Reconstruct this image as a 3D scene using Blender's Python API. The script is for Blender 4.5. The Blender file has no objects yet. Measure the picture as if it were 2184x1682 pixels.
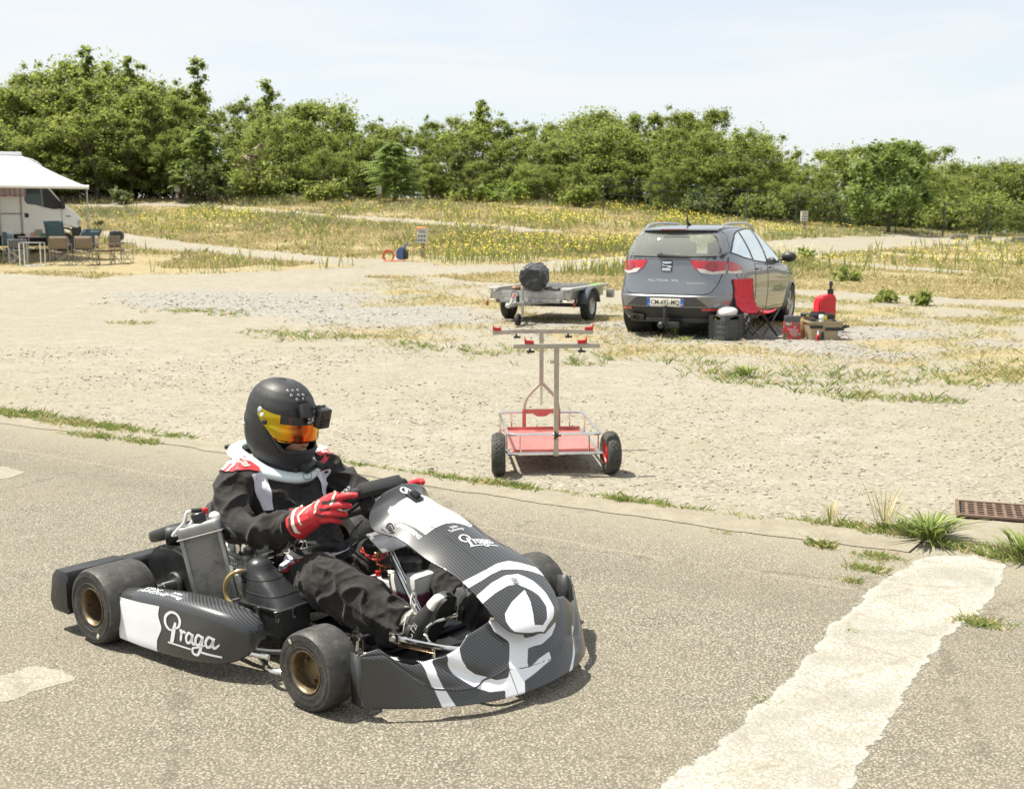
import bpy, bmesh, math, random
import numpy as np
from mathutils import Vector, Matrix, noise as mnoise
from mathutils.bvhtree import BVHTree
R = math.radians
random.seed(7); rng = np.random.default_rng(7)
scene = bpy.context.scene
COL = scene.collection

# ------------------------------------------------------------------ camera
cd = bpy.data.cameras.new('camera'); cam = bpy.data.objects.new('camera', cd); COL.objects.link(cam)
cd.sensor_width = 36.0; cd.lens = 36.0*2480/2184; cd.clip_start = .1; cd.clip_end = 6000
cam.location = (0, 0, 1.5)
cam.rotation_euler = (R(90) - math.atan(356/2480.), 0, 0)
cd.dof.use_dof = True; cd.dof.focus_distance = 4.35; cd.dof.aperture_fstop = 8.0
scene.camera = cam

# ------------------------------------------------------------------ sky and sun
SUN = Vector((-.40, .07, .91)).normalized()
w = bpy.data.worlds.new('World'); scene.world = w; w.use_nodes = True
nt = w.node_tree; nt.nodes.clear(); N = nt.nodes.new; L = nt.links.new
sky = N('ShaderNodeTexSky'); sky.sky_type = 'NISHITA'; sky.sun_disc = False
sky.sun_elevation = math.asin(SUN.z); sky.sun_rotation = math.atan2(SUN.x, SUN.y)
sky.air_density = 1.0; sky.dust_density = 1.5; sky.altitude = 200
tc = N('ShaderNodeTexCoord'); mp = N('ShaderNodeMapping'); mp.inputs['Scale'].default_value = (1.0, 2.2, 9.0); mp.inputs['Rotation'].default_value = (R(5), R(-9), R(25))
L(tc.outputs['Generated'], mp.inputs['Vector'])
nz = N('ShaderNodeTexNoise'); nz.inputs['Scale'].default_value = 2.1; nz.inputs['Detail'].default_value = 7; nz.inputs['Roughness'].default_value = .58; nz.inputs['Distortion'].default_value = .7
L(mp.outputs['Vector'], nz.inputs['Vector'])
rmp = N('ShaderNodeMapRange'); rmp.inputs[1].default_value = .36; rmp.inputs[2].default_value = .64; rmp.inputs[3].default_value = .66; rmp.inputs[4].default_value = 1.0
L(nz.outputs['Fac'], rmp.inputs[0])
mx = N('ShaderNodeMix'); mx.data_type = 'RGBA'
L(rmp.outputs[0], mx.inputs[0]); L(sky.outputs[0], mx.inputs[6]); mx.inputs[7].default_value = (4.9, 5.02, 5.08, 1)
bg = N('ShaderNodeBackground'); bg.inputs['Strength'].default_value = .1
L(mx.outputs[2], bg.inputs['Color'])
out = N('ShaderNodeOutputWorld'); L(bg.outputs[0], out.inputs['Surface'])

sd = bpy.data.lights.new('sun', 'SUN'); sd.energy = 5.0; sd.angle = R(.53); sd.color = (1, .95, .845)
so = bpy.data.objects.new('sun', sd); COL.objects.link(so)
so.rotation_euler = SUN.to_track_quat('Z', 'Y').to_euler(); so.location = (-8, 2, 18)

vs = scene.view_settings; vs.view_transform = 'Standard'; vs.look = 'None'; vs.exposure = .92; vs.gamma = 1; vs.use_curve_mapping = False
scene.cycles.use_denoising = True
scene.cycles.max_bounces = 8; scene.cycles.transparent_max_bounces = 16
scene.cycles.sample_clamp_indirect = 6

# ------------------------------------------------------------------ helpers: objects
def tag(o, label=None, cat=None, group=None, kind=None):
    if label: o['label'] = label
    if cat: o['category'] = cat
    if group: o['group'] = group
    if kind: o['kind'] = kind
    return o
def thing(name, label, cat, loc=(0, 0, 0), rz=0, group=None, rot=None):
    o = bpy.data.objects.new(name, None); COL.objects.link(o); o.location = loc
    o.rotation_euler = rot if rot else (0, 0, rz); o.empty_display_size = .2
    return tag(o, label, cat, group)
def kids(o): return [c for c in o.children]
def copy_tree(o, parent=None):
    c = o.copy(); COL.objects.link(c)
    if parent: c.parent = parent
    for ch in list(o.children): copy_tree(ch, c)
    return c
def sharp(me, ang=35):
    bm = bmesh.new(); bm.from_mesh(me); a = R(ang)
    for e in bm.edges:
        if len(e.link_faces) == 2 and e.calc_face_angle(0) > a: e.smooth = False
    for f in bm.faces: f.smooth = True
    bm.to_mesh(me); bm.free()

class MB:
    """collects shapes; build() links them as ONE mesh object"""
    def __init__(s): s.v = []; s.f = []; s.m = []; s.mi = 0
    def add(s, vs, fs, M=None):
        o = len(s.v)
        for p in vs:
            p = Vector(p)
            s.v.append(M @ p if M is not None else p)
        for f in fs: s.f.append(tuple(i+o for i in f)); s.m.append(s.mi)
        return s
    def box(s, c, d, rot=None, bev=0, taper=1):
        bm = bmesh.new(); bmesh.ops.create_cube(bm, size=1)
        for v in bm.verts:
            if v.co.z > 0: v.co.x *= taper; v.co.y *= taper
            v.co = Vector((v.co.x*d[0], v.co.y*d[1], v.co.z*d[2]))
        if bev: bmesh.ops.bevel(bm, geom=bm.edges[:], offset=bev, segments=2, affect='EDGES', profile=.6)
        M = Matrix.Translation(c)
        if rot is not None:
            from mathutils import Euler
            M = M @ (Euler(rot).to_matrix().to_4x4() if len(rot) == 3 else rot)
        return s._bm(bm, M)
    def _bm(s, bm, M=None):
        bm.verts.index_update(); vs = [v.co.copy() for v in bm.verts]; fs = [[v.index for v in f.verts] for f in bm.faces]
        bm.free(); return s.add(vs, fs, M)
    def sphere(s, c, r, seg=16, rings=10, M=None):
        bm = bmesh.new(); bmesh.ops.create_uvsphere(bm, u_segments=seg, v_segments=rings, radius=1)
        r = (r, r, r) if not hasattr(r, '__len__') else r
        T = Matrix.Translation(c) @ (M if M is not None else Matrix.Identity(4)) @ Matrix.Diagonal((*r, 1))
        return s._bm(bm, T)
    def tube(s, pts, r, seg=10, closed=False, cap=True):
        pts = [Vector(p) for p in pts]; n = len(pts); rr = r if hasattr(r, '__len__') else [r]*n
        rings = []; up = None
        for i, p in enumerate(pts):
            a = pts[i-1] if (i > 0 or closed) else p; b = pts[(i+1) % n] if (i < n-1 or closed) else p
            t = (b-a)
            t = t.normalized() if t.length > 1e-9 else Vector((0, 0, 1))
            if up is None: up = Vector((0, 0, 1)) if abs(t.z) < .9 else Vector((1, 0, 0))
            sx = t.cross(up).normalized(); up = sx.cross(t).normalized()
            rings.append([p+(sx*math.cos(2*math.pi*k/seg)+up*math.sin(2*math.pi*k/seg))*rr[i] for k in range(seg)])
        return s.loft(rings, closed_path=closed, cap=cap)
    def loft(s, rings, closed_path=False, cap=True, open_ring=False):
        m = len(rings[0]); vs = [p for r_ in rings for p in r_]; fs = []; n = len(rings)
        for i in range(n if closed_path else n-1):
            j = (i+1) % n
            for k in range(m-1 if open_ring else m):
                l = (k+1) % m; fs.append((i*m+k, i*m+l, j*m+l, j*m+k))
        if cap and not closed_path and not open_ring:
            fs.append(tuple(reversed(range(m)))); fs.append(tuple((n-1)*m+k for k in range(m)))
        return s.add(vs, fs)
    def lathe(s, prof, M=None, seg=32, a0=0, a1=2*math.pi):
        """prof: (r, h) list turned about local z"""
        full = abs(a1-a0-2*math.pi) < 1e-6; n = seg if full else seg+1
        vs = []; fs = []
        for r_, h in prof:
            for k in range(n):
                a = a0+(a1-a0)*k/seg; vs.append((r_*math.cos(a), r_*math.sin(a), h))
        for i in range(len(prof)-1):
            for k in range(seg):
                l = (k+1) % n; fs.append((i*n+k, i*n+l, (i+1)*n+l, (i+1)*n+k))
        return s.add(vs, fs, M)
    def cyl(s, a, b, r, seg=16, r2=None):
        a = Vector(a); b = Vector(b); return s.tube([a, b], [r, r if r2 is None else r2], seg)
    def prism(s, poly, M, depth, bev=0):
        """2-D polygon (xy) extruded along local z by depth"""
        bm = bmesh.new(); vv = [bm.verts.new((x, y, 0)) for x, y in poly]; f = bm.faces.new(vv)
        r_ = bmesh.ops.extrude_face_region(bm, geom=[f])
        for g in r_['geom']:
            if isinstance(g, bmesh.types.BMVert): g.co.z = depth
        bmesh.ops.recalc_face_normals(bm, faces=bm.faces[:])
        if bev: bmesh.ops.bevel(bm, geom=[e for e in bm.edges], offset=bev, segments=2, affect='EDGES')
        return s._bm(bm, M)
    def grid(s, P):
        n = len(P); m = len(P[0])
        return s.add([p for r_ in P for p in r_], [(i*m+k, i*m+k+1, (i+1)*m+k+1, (i+1)*m+k) for i in range(n-1) for k in range(m-1)])
    def build(s, name, mat, parent=None, smooth=35, fix=False):
        me = bpy.data.meshes.new(name); me.from_pydata([tuple(v) for v in s.v], [], s.f)
        if fix:
            bm = bmesh.new(); bm.from_mesh(me); bmesh.ops.recalc_face_normals(bm, faces=bm.faces[:]); bm.to_mesh(me); bm.free()
        mats = mat if isinstance(mat, (list, tuple)) else [mat]
        for m_ in mats: me.materials.append(m_)
        if len(mats) > 1: me.polygons.foreach_set('material_index', s.m)
        if smooth: sharp(me, smooth)
        me.update()
        o = bpy.data.objects.new(name, me); COL.objects.link(o)
        if parent is not None: o.parent = parent
        return o
def frame(o, z, x=(1, 0, 0)):
    """matrix with origin o, local z along z, local x near x"""
    z = Vector(z).normalized(); x = Vector(x); x = (x - z*x.dot(z)).normalized(); y = z.cross(x)
    M = Matrix.Identity(4)
    for i in range(3): M[i][0] = x[i]; M[i][1] = y[i]; M[i][2] = z[i]; M[i][3] = o[i]
    return M
def spline(pts, n=8, closed=False):
    pts = [Vector(p) for p in pts]; out_ = []; m = len(pts)
    for i in range(m if closed else m-1):
        p0 = pts[i-1] if (i > 0 or closed) else pts[0]*2-pts[1]; p1 = pts[i]; p2 = pts[(i+1) % m]
        p3 = pts[(i+2) % m] if (i+2 < m or closed) else p2*2-p1
        for k in range(n):
            t = k/n
            out_.append(.5*((2*p1)+(p2-p0)*t+(2*p0-5*p1+4*p2-p3)*t*t+(3*p1-p0-3*p2+p3)*t**3))
    if not closed: out_.append(pts[-1])
    return out_
def raw(name, V, F, mats, parent=None, smooth=False, attrs=None, midx=None):
    """numpy verts (n,3) + faces (m,k), all faces with k corners"""
    me = bpy.data.meshes.new(name); V = np.ascontiguousarray(V, np.float32); F = np.ascontiguousarray(F, np.int32); k = F.shape[1]
    me.vertices.add(len(V)); me.vertices.foreach_set('co', V.ravel())
    me.loops.add(F.size); me.loops.foreach_set('vertex_index', F.ravel())
    me.polygons.add(len(F)); me.polygons.foreach_set('loop_start', np.arange(0, F.size, k, dtype=np.int32))
    try: me.polygons.foreach_set('loop_total', np.full(len(F), k, np.int32))
    except Exception: pass
    me.polygons.foreach_set('use_smooth', np.full(len(F), smooth))
    for a, val in (attrs or {}).items():
        val = np.asarray(val, np.float32)
        if val.ndim == 1: at = me.attributes.new(a, 'FLOAT', 'POINT'); at.data.foreach_set('value', val)
        else: at = me.attributes.new(a, 'FLOAT_COLOR', 'POINT'); at.data.foreach_set('color', np.c_[val, np.ones(len(val))].astype(np.float32).ravel())
    for m_ in (mats if isinstance(mats, (list, tuple)) else [mats]): me.materials.append(m_)
    if midx is not None: me.polygons.foreach_set('material_index', np.asarray(midx, np.int32))
    me.update(calc_edges=True); me.validate()
    o = bpy.data.objects.new(name, me); COL.objects.link(o)
    if parent is not None: o.parent = parent
    return o

# ------------------------------------------------------------------ helpers: materials
class NT:
    def __init__(s, name):
        s.m = bpy.data.materials.new(name); s.m.use_nodes = True; s.t = s.m.node_tree; s.t.nodes.clear()
        s.o = s.n('ShaderNodeOutputMaterial'); s.p = s.n('ShaderNodeBsdfPrincipled'); s.l(s.p.outputs[0], s.o.inputs[0])
        s._c = None
    def n(s, ty, **kw):
        d = s.t.nodes.new(ty)
        for k, v_ in kw.items(): setattr(d, k, v_)
        return d
    def l(s, a, b): s.t.links.new(a, b)
    def co(s, kind='Object'):
        if s._c is None: s._c = s.n('ShaderNodeTexCoord')
        return s._c.outputs[kind]
    def set(s, node, sock, v_):
        i = node.inputs[sock]
        if isinstance(v_, bpy.types.NodeSocket): s.l(v_, i)
        else: i.default_value = v_ if not (isinstance(v_, tuple) and len(v_) == 3 and i.type == 'RGBA') else (*v_, 1)
    def noise(s, scale, detail=4, rough=.5, vec=None, dist=0):
        d = s.n('ShaderNodeTexNoise'); s.set(d, 'Scale', scale); s.set(d, 'Detail', detail); s.set(d, 'Roughness', rough); s.set(d, 'Distortion', dist)
        s.l(vec if vec is not None else s.co(), d.inputs['Vector']); return d.outputs['Fac']
    def vor(s, scale, vec=None, feat='F1'):
        d = s.n('ShaderNodeTexVoronoi'); d.feature = feat; s.set(d, 'Scale', scale); s.l(vec if vec is not None else s.co(), d.inputs['Vector']); return d
    def ramp(s, fac, a, b, c=0., d=1.):
        r_ = s.n('ShaderNodeMapRange'); s.set(r_, 0, fac); s.set(r_, 1, a); s.set(r_, 2, b); s.set(r_, 3, c); s.set(r_, 4, d); return r_.outputs[0]
    def math(s, op, a, b=0.):
        d = s.n('ShaderNodeMath'); d.operation = op; s.set(d, 0, a); s.set(d, 1, b); return d.outputs[0]
    def mix(s, fac, a, b, mode='MIX'):
        d = s.n('ShaderNodeMix'); d.data_type = 'RGBA'; d.blend_type = mode; s.set(d, 0, fac); s.set(d, 6, a); s.set(d, 7, b); return d.outputs[2]
    def attr(s, name, typ='GEOMETRY'):
        d = s.n('ShaderNodeAttribute'); d.attribute_name = name; d.attribute_type = typ; return d
    def bump(s, h, strength=.3, dist=.01, prev=None):
        d = s.n('ShaderNodeBump'); s.set(d, 'Strength', strength); s.set(d, 'Distance', dist); s.l(h, d.inputs['Height'])
        if prev is not None: s.l(prev, d.inputs['Normal'])
        return d.outputs[0]
    def fin(s, col=None, rough=None, metal=None, nor=None, **kw):
        if col is not None: s.set(s.p, 'Base Color', col)
        if rough is not None: s.set(s.p, 'Roughness', rough)
        if metal is not None: s.set(s.p, 'Metallic', metal)
        if nor is not None: s.l(nor, s.p.inputs['Normal'])
        for k, v_ in kw.items(): s.set(s.p, k, v_)
        return s.m
def mat(name, col, rough=.5, metal=0., var=.12, vs_=9., bump=0., bs=60., dirt=0., dcol=(.25, .21, .15), **kw):
    t = NT(name); a = t.noise(vs_, 5, .6)
    lo = tuple(c*(1-var) for c in col); hi = tuple(min(1, c*(1+var)) for c in col)
    c = t.mix(t.ramp(a, .3, .7), lo, hi)
    if dirt:
        d = t.ramp(t.noise(vs_*2.7, 7, .65), .48, .75, 0., dirt); c = t.mix(d, c, dcol)
    r_ = t.ramp(t.noise(vs_*3.1, 4), .3, .7, max(0, rough*.8), min(1, rough*1.2))
    nor = t.bump(t.noise(bs, 4), bump, .004) if bump else None
    return t.fin(c, r_, metal, nor, **kw)
# ------------------------------------------------------------------ terrain
def sm(t): t = np.clip(t, 0, 1); return t*t*(3-2*t)
def gz(x, y):
    x = np.asarray(x, float); y = np.asarray(y, float)
    S = 1-.72*sm((x+2)/36.); t = np.clip((y-20)/50., 0, 1)
    return S*(3.2*t**1.7+np.where(y > 70, .35*(1-np.exp(-np.maximum(y-70, 0)/20.)), 0))
def gzf(x, y): return float(gz(x, y))
def vnoise(x, y, sc, seed=0):
    """value noise on arrays, 0..1"""
    x = np.asarray(x)*sc+seed*17.3; y = np.asarray(y)*sc+seed*9.1; ix = np.floor(x).astype(int); iy = np.floor(y).astype(int); fx = x-ix; fy = y-iy
    h = lambda a, b: (np.abs(np.sin(a*127.1+b*311.7+seed)*43758.5453) % 1)
    fx = fx*fx*(3-2*fx); fy = fy*fy*(3-2*fy)
    return (h(ix, iy)*(1-fx)+h(ix+1, iy)*fx)*(1-fy)+(h(ix, iy+1)*(1-fx)+h(ix+1, iy+1)*fx)*fy
def fbm(x, y, sc, seed=0): return .5*vnoise(x, y, sc, seed)+.3*vnoise(x, y, sc*2.1, seed+3)+.2*vnoise(x, y, sc*4.3, seed+5)
def dseg(x, y, pts):
    d = np.full(np.shape(x), 1e9)
    for (ax, ay), (bx, by) in zip(pts[:-1], pts[1:]):
        dx, dy = bx-ax, by-ay; t = np.clip(((x-ax)*dx+(y-ay)*dy)/(dx*dx+dy*dy), 0, 1)
        d = np.minimum(d, np.hypot(x-ax-t*dx, y-ay-t*dy))
    return d
def inpoly(x, y, P):
    c = np.zeros(np.shape(x), bool); n = len(P)
    for i in range(n):
        (x1, y1), (x2, y2) = P[i], P[(i+1) % n]
        k = ((y1 > y) != (y2 > y)) & (x < (x2-x1)*(y-y1)/((y2-y1) if y2 != y1 else 1e-9)+x1); c ^= k
    return c
def sdpoly(x, y, P):
    d = dseg(x, y, list(P)+[P[0]]); return np.where(inpoly(x, y, P), -d, d)

PATHS = [([(-30, 58), (-22, 52.5), (-17, 48), (-12.6, 43), (-9.3, 39.5), (-6.5, 37), (-4.2, 35.4), (-3.3, 34.6)], 1.5),
         ([(-9, 29.5), (-4.6, 31.6), (-2, 33), (.6, 33.4), (2.6, 35.6), (6, 38.5), (9, 41.5), (12.5, 46.8)], 1.9), ([(9, 41.5), (12.5, 46.5), (15.8, 50.5), (20, 55), (26, 57), (40, 58)], 2.7), ([(20, 57), (27, 61), (40, 63)], 3.0),
         ([(-30, 66), (-23, 65), (-18, 65.8), (-13.3, 61.7), (-9, 57.6), (-5, 55.3), (-1.9, 52.8), (1, 50)], 1.5),
         ([(7, 38.5), (9, 37.3), (10.8, 36.0), (12.5, 33.5)], 1.0),
         ([(5, 26.5), (6.4, 25.9), (7.6, 24.7), (8.7, 23.8), (10, 22.6), (14, 20)], 1.0),
         ([(2, 46.2), (4.2, 45.2), (5.6, 43.6)], .45), ([(-.6, 47.5), (-3.5, 48.8)], .5)]
GREY_A = [(-9.4, 25.6), (-7, 26.4), (-4.1, 25.6), (-.9, 23.2), (-.2, 18.5), (-1.7, 17.5), (-3.8, 19.2), (-6.3, 22.2)]
GREY_B = [(-.5, 19.5), (2.9, 17.6), (5.9, 18.2), (7, 15.5), (4.6, 13.2), (2.4, 14), (.6, 15.8)]
LOTEDGE = [(-34, 29), (-14, 30.9), (-9.2, 28.6), (-5.2, 29.9), (-2.4, 30.2), (.2, 27.4), (2.5, 25.5), (5.5, 25), (8, 22.6), (14, 19), (30, 14), (60, 5)]
def lot_side(x, y): # >0 beyond the lot's far edge
    ex = np.interp(x, [p[0] for p in LOTEDGE], [p[1] for p in LOTEDGE]); return y-ex
def zones(x, y):
    n1 = fbm(x, y, .35, 1); n2 = fbm(x, y, 1.3, 2); n3 = fbm(x, y, .12, 4)
    path = np.zeros(np.shape(x))
    for pts, wd in PATHS: path = np.maximum(path, sm((wd*(.75+.5*n2)-dseg(x, y, pts))/.5))
    grey = np.maximum(sm((.8-sdpoly(x, y, GREY_A)+(n1-.5)*2.5)/1.2), sm((.6-sdpoly(x, y, GREY_B)+(n1-.5)*2.)/1.2))
    f = lot_side(x, y)
    grass = sm((f+(n1-.5)*2.2)/1.0)
    # sparse dry grass inside the lot: round the car and trailer and to the right of them
    edge = np.interp(x, [-3.9, -1.8, 0, 1.5, 2.3, 3.35, 4.8, 9], [17, 15.3, 13.9, 12.6, 11.7, 10.9, 11, 8.5])
    s = sm((y-edge)/1.2+.2)*sm((x+5)/4.)
    sparse = s*sm((n1-.40)/.25)*.75
    sparse = np.maximum(sparse, s*sm((x-3.2)/1.5)*sm((n1-.22)/.25)*.95)
    # straw strip behind the gravel patch and in front of the camper
    sparse = np.maximum(sparse, sm((1.3-np.abs(dseg(x, y, [(-16, 34), (-12, 32.6), (-8.5, 33.3), (-6, 34.2), (-4.6, 33.4)])))/.8))
    sparse = np.maximum(sparse, sm((1.5-dseg(x, y, [(-2, 25.5), (.4, 22), (1.2, 19.4), (2.4, 21.5)]))/1.)*sm((n1-.25)/.25))
    sparse = sparse*(.25+.75*sm((fbm(x, y, .9, 17)-.38)/.2))
    grass = np.maximum(grass, sparse)*(1-path)
    grass = grass*(1-.75*sm((.35-np.abs(n1-.62)*3)))
    grey2 = sm((n3-.58)/.1)*sm((f-1)/2.)*sm((46-y)/6.)
    grey = np.maximum(grey, grey2)*(1-path)
    return grass, grey, path

def ground_mat(name):
    t = NT(name); g = t.attr('grass').outputs['Fac']; gr = t.attr('grey').outputs['Fac']
    co = t.co()
    big = t.noise(.35, 5, .6); mid = t.noise(3.2, 6, .65); fine = t.noise(45, 5, .7)
    dirt = t.mix(t.ramp(mid, .35, .68), (.25, .228, .175), (.32, .302, .25))
    dirt = t.mix(t.ramp(big, .38, .66, 0, .55), dirt, (.245, .215, .15))
    v = t.vor(42., co); v2 = t.vor(95., co)
    peb = t.mix(t.ramp(t.n_r(v), .0, 1.) if False else t.ramp(v.outputs['Color'], .15, .9), (.13, .115, .085), (.36, .33, .275))
    dirt = t.mix(t.ramp(t.noise(2.1, 5, .6), .42, .62, .12, .62), dirt, peb)
    dirt = t.mix(t.ramp(v2.outputs['Distance'], .0, .012, .0, 0.), dirt, (.1, .09, .07))
    dk = t.ramp(t.noise(26, 3, .5), .62, .72, 0, .75); dirt = t.mix(dk, dirt, (.115, .102, .078)); dirt = t.mix(t.ramp(t.noise(11, 6, .75), .5, .72, 0, .5), dirt, (.15, .13, .095))
    vg = t.vor(24., co)
    grey = t.mix(t.ramp(vg.outputs['Color'], .1, .9), (.15, .145, .128), (.32, .31, .28))
    ns = t.math('ADD', gr, t.ramp(t.noise(4, 6, .75), .2, .8, -.45, .45)); c = t.mix(t.ramp(ns, .3, .8, 0, .85), dirt, grey)
    straw = t.mix(t.ramp(mid, .35, .7), (.25, .20, .105), (.32, .27, .155))
    straw = t.mix(t.ramp(t.noise(1.1, 5, .65), .52, .66, 0, .6), straw, (.17, .175, .08))
    gs = t.math('ADD', g, t.ramp(t.noise(9, 6, .7), .2, .8, -.4, .4)); c = t.mix(t.ramp(gs, .35, .65, 0, .92), c, straw)
    h = t.math('ADD', t.math('MULTIPLY', v.outputs['Distance'], -.7), fine)
    return t.fin(c, .95, 0, t.bump(h, .55, .02), **{'Specular IOR Level': .15})
def n_r(self, v): return v.outputs['Color']
NT.n_r = n_r
M_ground = ground_mat('ground')

# near field grid, split by what covers it, plus a coarse far skirt
def grid_xy(x0, x1, nx, y0, y1, ny, yp=1.0):
    X = np.linspace(x0, x1, nx); t = np.linspace(0, 1, ny)**yp; Y = y0+(y1-y0)*t
    return np.meshgrid(X, Y)
def ground_obj(name, X, Y, keep, off=0.):
    ny, nx = X.shape; idx = np.arange(nx*ny).reshape(ny, nx)
    F = np.stack([idx[:-1, :-1], idx[:-1, 1:], idx[1:, 1:], idx[1:, :-1]], -1).reshape(-1, 4)
    F = F[keep.ravel()]; used = np.unique(F); mp_ = np.full(nx*ny, -1); mp_[used] = np.arange(len(used))
    x = X.ravel()[used]; y = Y.ravel()[used]; g, gr, p = zones(x, y)
    z = gz(x, y)+(fbm(x, y, 1.1, 8)-.5)*.03*sm((y-8.5)/3)+(fbm(x, y, .5, 6)-.5)*.18*np.clip(g, 0, 1)*sm((y-27)/6)
    o = raw(name, np.c_[x, y, z+off], mp_[F], M_ground, smooth=True, attrs={'grass': g, 'grey': gr})
    tag(o, kind='structure'); return o
X, Y = grid_xy(-46, 60, 360, 4.0, 76, 420, 1.35)
cx = (X[:-1, :-1]+X[1:, 1:])/2; cy = (Y[:-1, :-1]+Y[1:, 1:])/2
zg, zr, zp = zones(cx, cy); lf = lot_side(cx, cy)
is_path = (zp > .5); is_mead = (lf > 0) & ~is_path; is_grey = (zr > .6) & ~is_path & ~is_mead; is_lot = ~(is_path | is_mead | is_grey)
ground_obj('gravel_lot', X, Y, is_lot); ground_obj('grey_gravel', X, Y, is_grey); ground_obj('path', X, Y, is_path); ground_obj('meadow_ground', X, Y, is_mead)
# far skirt out to the horizon (behind the wood) and the ground behind and beside the camera
sk = MB()
def skirt(x0, x1, y0, y1, nx, ny, dz):
    A, B = np.meshgrid(np.linspace(x0, x1, nx), np.linspace(y0, y1, ny))
    sk.grid([[Vector((A[i, j], B[i, j], gzf(A[i, j], B[i, j])-dz)) for j in range(nx)] for i in range(ny)])
skirt(-3000, 3000, 75.5, 4000, 21, 21, .03); skirt(-3000, -45.8, -3000, 76, 12, 40, .03); skirt(59.8, 3000, -3000, 76, 12, 40, .03); skirt(-46, 60, -3000, 4.2, 10, 12, .03)
o = sk.build('ground', M_ground); tag(o, kind='structure')

# ------------------------------------------------------------------ asphalt, concrete strip, painted band
def asphalt_mat():
    t = NT('asphalt'); co = t.co()
    big = t.noise(.9, 5, .62); mid = t.noise(5, 5, .6)
    va = t.vor(112, co); vb = t.vor(185, co)
    st = t.mix(t.ramp(va.outputs['Color'], .1, .95), (.138, .124, .093), (.35, .318, .248))
    st = t.mix(t.ramp(vb.outputs['Color'], .72, .86, 0, .8), st, (.45, .43, .37))
    binder = t.mix(t.ramp(mid, .3, .7), (.104, .095, .074), (.146, .134, .105))
    edge = t.ramp(va.outputs['Distance'], .38, .62); c = t.mix(edge, st, binder)
    c = t.mix(t.ramp(t.noise(70, 4, .7), .5, .75, 0, .65), c, binder)
    c = t.mix(t.ramp(big, .40, .68, 0, .42), c, (.20, .175, .128))
    # pale rolled joints that run along the slab, parallel to the strip
    sep = t.n('ShaderNodeSeparateXYZ'); t.l(co, sep.inputs[0])
    q = t.math('ADD', t.math('MULTIPLY', sep.outputs[0], .6366), sep.outputs[1])
    q = t.math('ADD', q, t.ramp(t.noise(1.6, 4), 0, 1, -.09, .09))
    def line(q0, wd, amt, col, cc):
        d_ = t.math('ABSOLUTE', t.math('SUBTRACT', q, q0)); return t.mix(t.ramp(d_, 0, wd, amt, 0), cc, col)
    c = line(5.60, .03, .5, (.28, .24, .17), c); c = line(6.35, .75, .55, (.275, .245, .18), c); c = line(5.25, .28, .22, (.11, .098, .074), c)
    tar = t.ramp(t.noise(2.3, 6, .7), .62, .74, 0, .35); c = t.mix(tar, c, (.075, .068, .054)); vcr = t.vor(.55, co, 'DISTANCE_TO_EDGE'); wob = t.math('ADD', vcr.outputs['Distance'], t.ramp(t.noise(7, 5, .7), .3, .7, -.03, .03)); c = t.mix(t.ramp(wob, .0, .005, .30, 0), c, (.07, .062, .048))
    h = t.math('SUBTRACT', t.noise(120, 3, .6), t.math('MULTIPLY', va.outputs['Distance'], 1.0))
    return t.fin(c, .88, 0, t.bump(h, .75, .006), **{'Specular IOR Level': .25})
M_asph = asphalt_mat()
M_conc = NT('concrete')
def concrete_mat(name, a, b, dark, sc=1.):
    t = NT(name); mid = t.noise(6*sc, 6, .65); pit = t.noise(48*sc, 5, .7)
    c = t.mix(t.ramp(mid, .3, .7), a, b); c = t.mix(t.ramp(pit, .56, .70, 0, .75), c, dark)
    v = t.vor(85*sc); c = t.mix(t.ramp(v.outputs['Color'], .8, .95, 0, .35), c, dark)
    return t.fin(c, .9, 0, t.bump(t.math('ADD', t.noise(30*sc, 6, .7), pit), .7, .010), **{'Specular IOR Level': .2})
M_conc = concrete_mat('strip_concrete', (.215, .19, .14), (.285, .258, .20), (.12, .105, .078))
M_paint = concrete_mat('road_paint', (.31, .30, .26), (.44, .43, .39), (.19, .165, .12))
M_oldpaint = concrete_mat('worn_paint', (.20, .185, .15), (.27, .26, .225), (.13, .115, .085), .7)
def ragged(P, step=.05, amp=.03, seed=0, closed=True):
    out_ = []; n = len(P)
    for i in range(n if closed else n-1):
        a = Vector(P[i]); b = Vector(P[(i+1) % n]); k = max(1, int((b-a).length/step)); nrm = Vector((-(b-a).y, (b-a).x)).normalized()
        for j in range(k):
            p = a.lerp(b, j/k); f = (fbm(p.x, p.y, 5., seed)-.5)*2*amp+(vnoise(p.x, p.y, 16., seed+2)-.5)*amp*.7
            out_.append(p+nrm*float(f))
    if not closed: out_.append(Vector(P[-1]))
    return out_
def sheet(name, P, z, m_, kind='structure', thick=.0, parent=None):
    bm = bmesh.new(); vv = [bm.verts.new((p[0], p[1], z)) for p in P]
    f = bm.faces.new(vv)
    if f.normal.z < 0: f.normal_flip()
    bmesh.ops.triangulate(bm, faces=bm.faces[:])
    if thick:
        r_ = bmesh.ops.extrude_face_region(bm, geom=bm.faces[:])
        for g in r_['geom']:
            if isinstance(g, bmesh.types.BMVert): g.co.z += thick
        bmesh.ops.recalc_face_normals(bm, faces=bm.faces[:])
    me = bpy.data.meshes.new(name); bm.to_mesh(me); bm.free(); me.materials.append(m_)
    o = bpy.data.objects.new(name, me); COL.objects.link(o)
    if kind: tag(o, kind=kind)
    return o
def sline(x): return 5.66+(1.84-x)*.6366+.0   # back edge of the concrete strip, y at x (slightly bowed)
backp = [(-20, 21.8), (-9, 13.2), (-4.19, 9.40), (-2.33, 8.22), (-.26, 6.78), (.86, 6.14), (1.58, 5.74), (2.0, 5.48)]
frontp = [(-20, 21.2), (-9, 12.65), (-3.94, 8.84), (-2.23, 7.86), (-.25, 6.48), (1.26, 5.54), (1.84, 5.24)]
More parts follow.
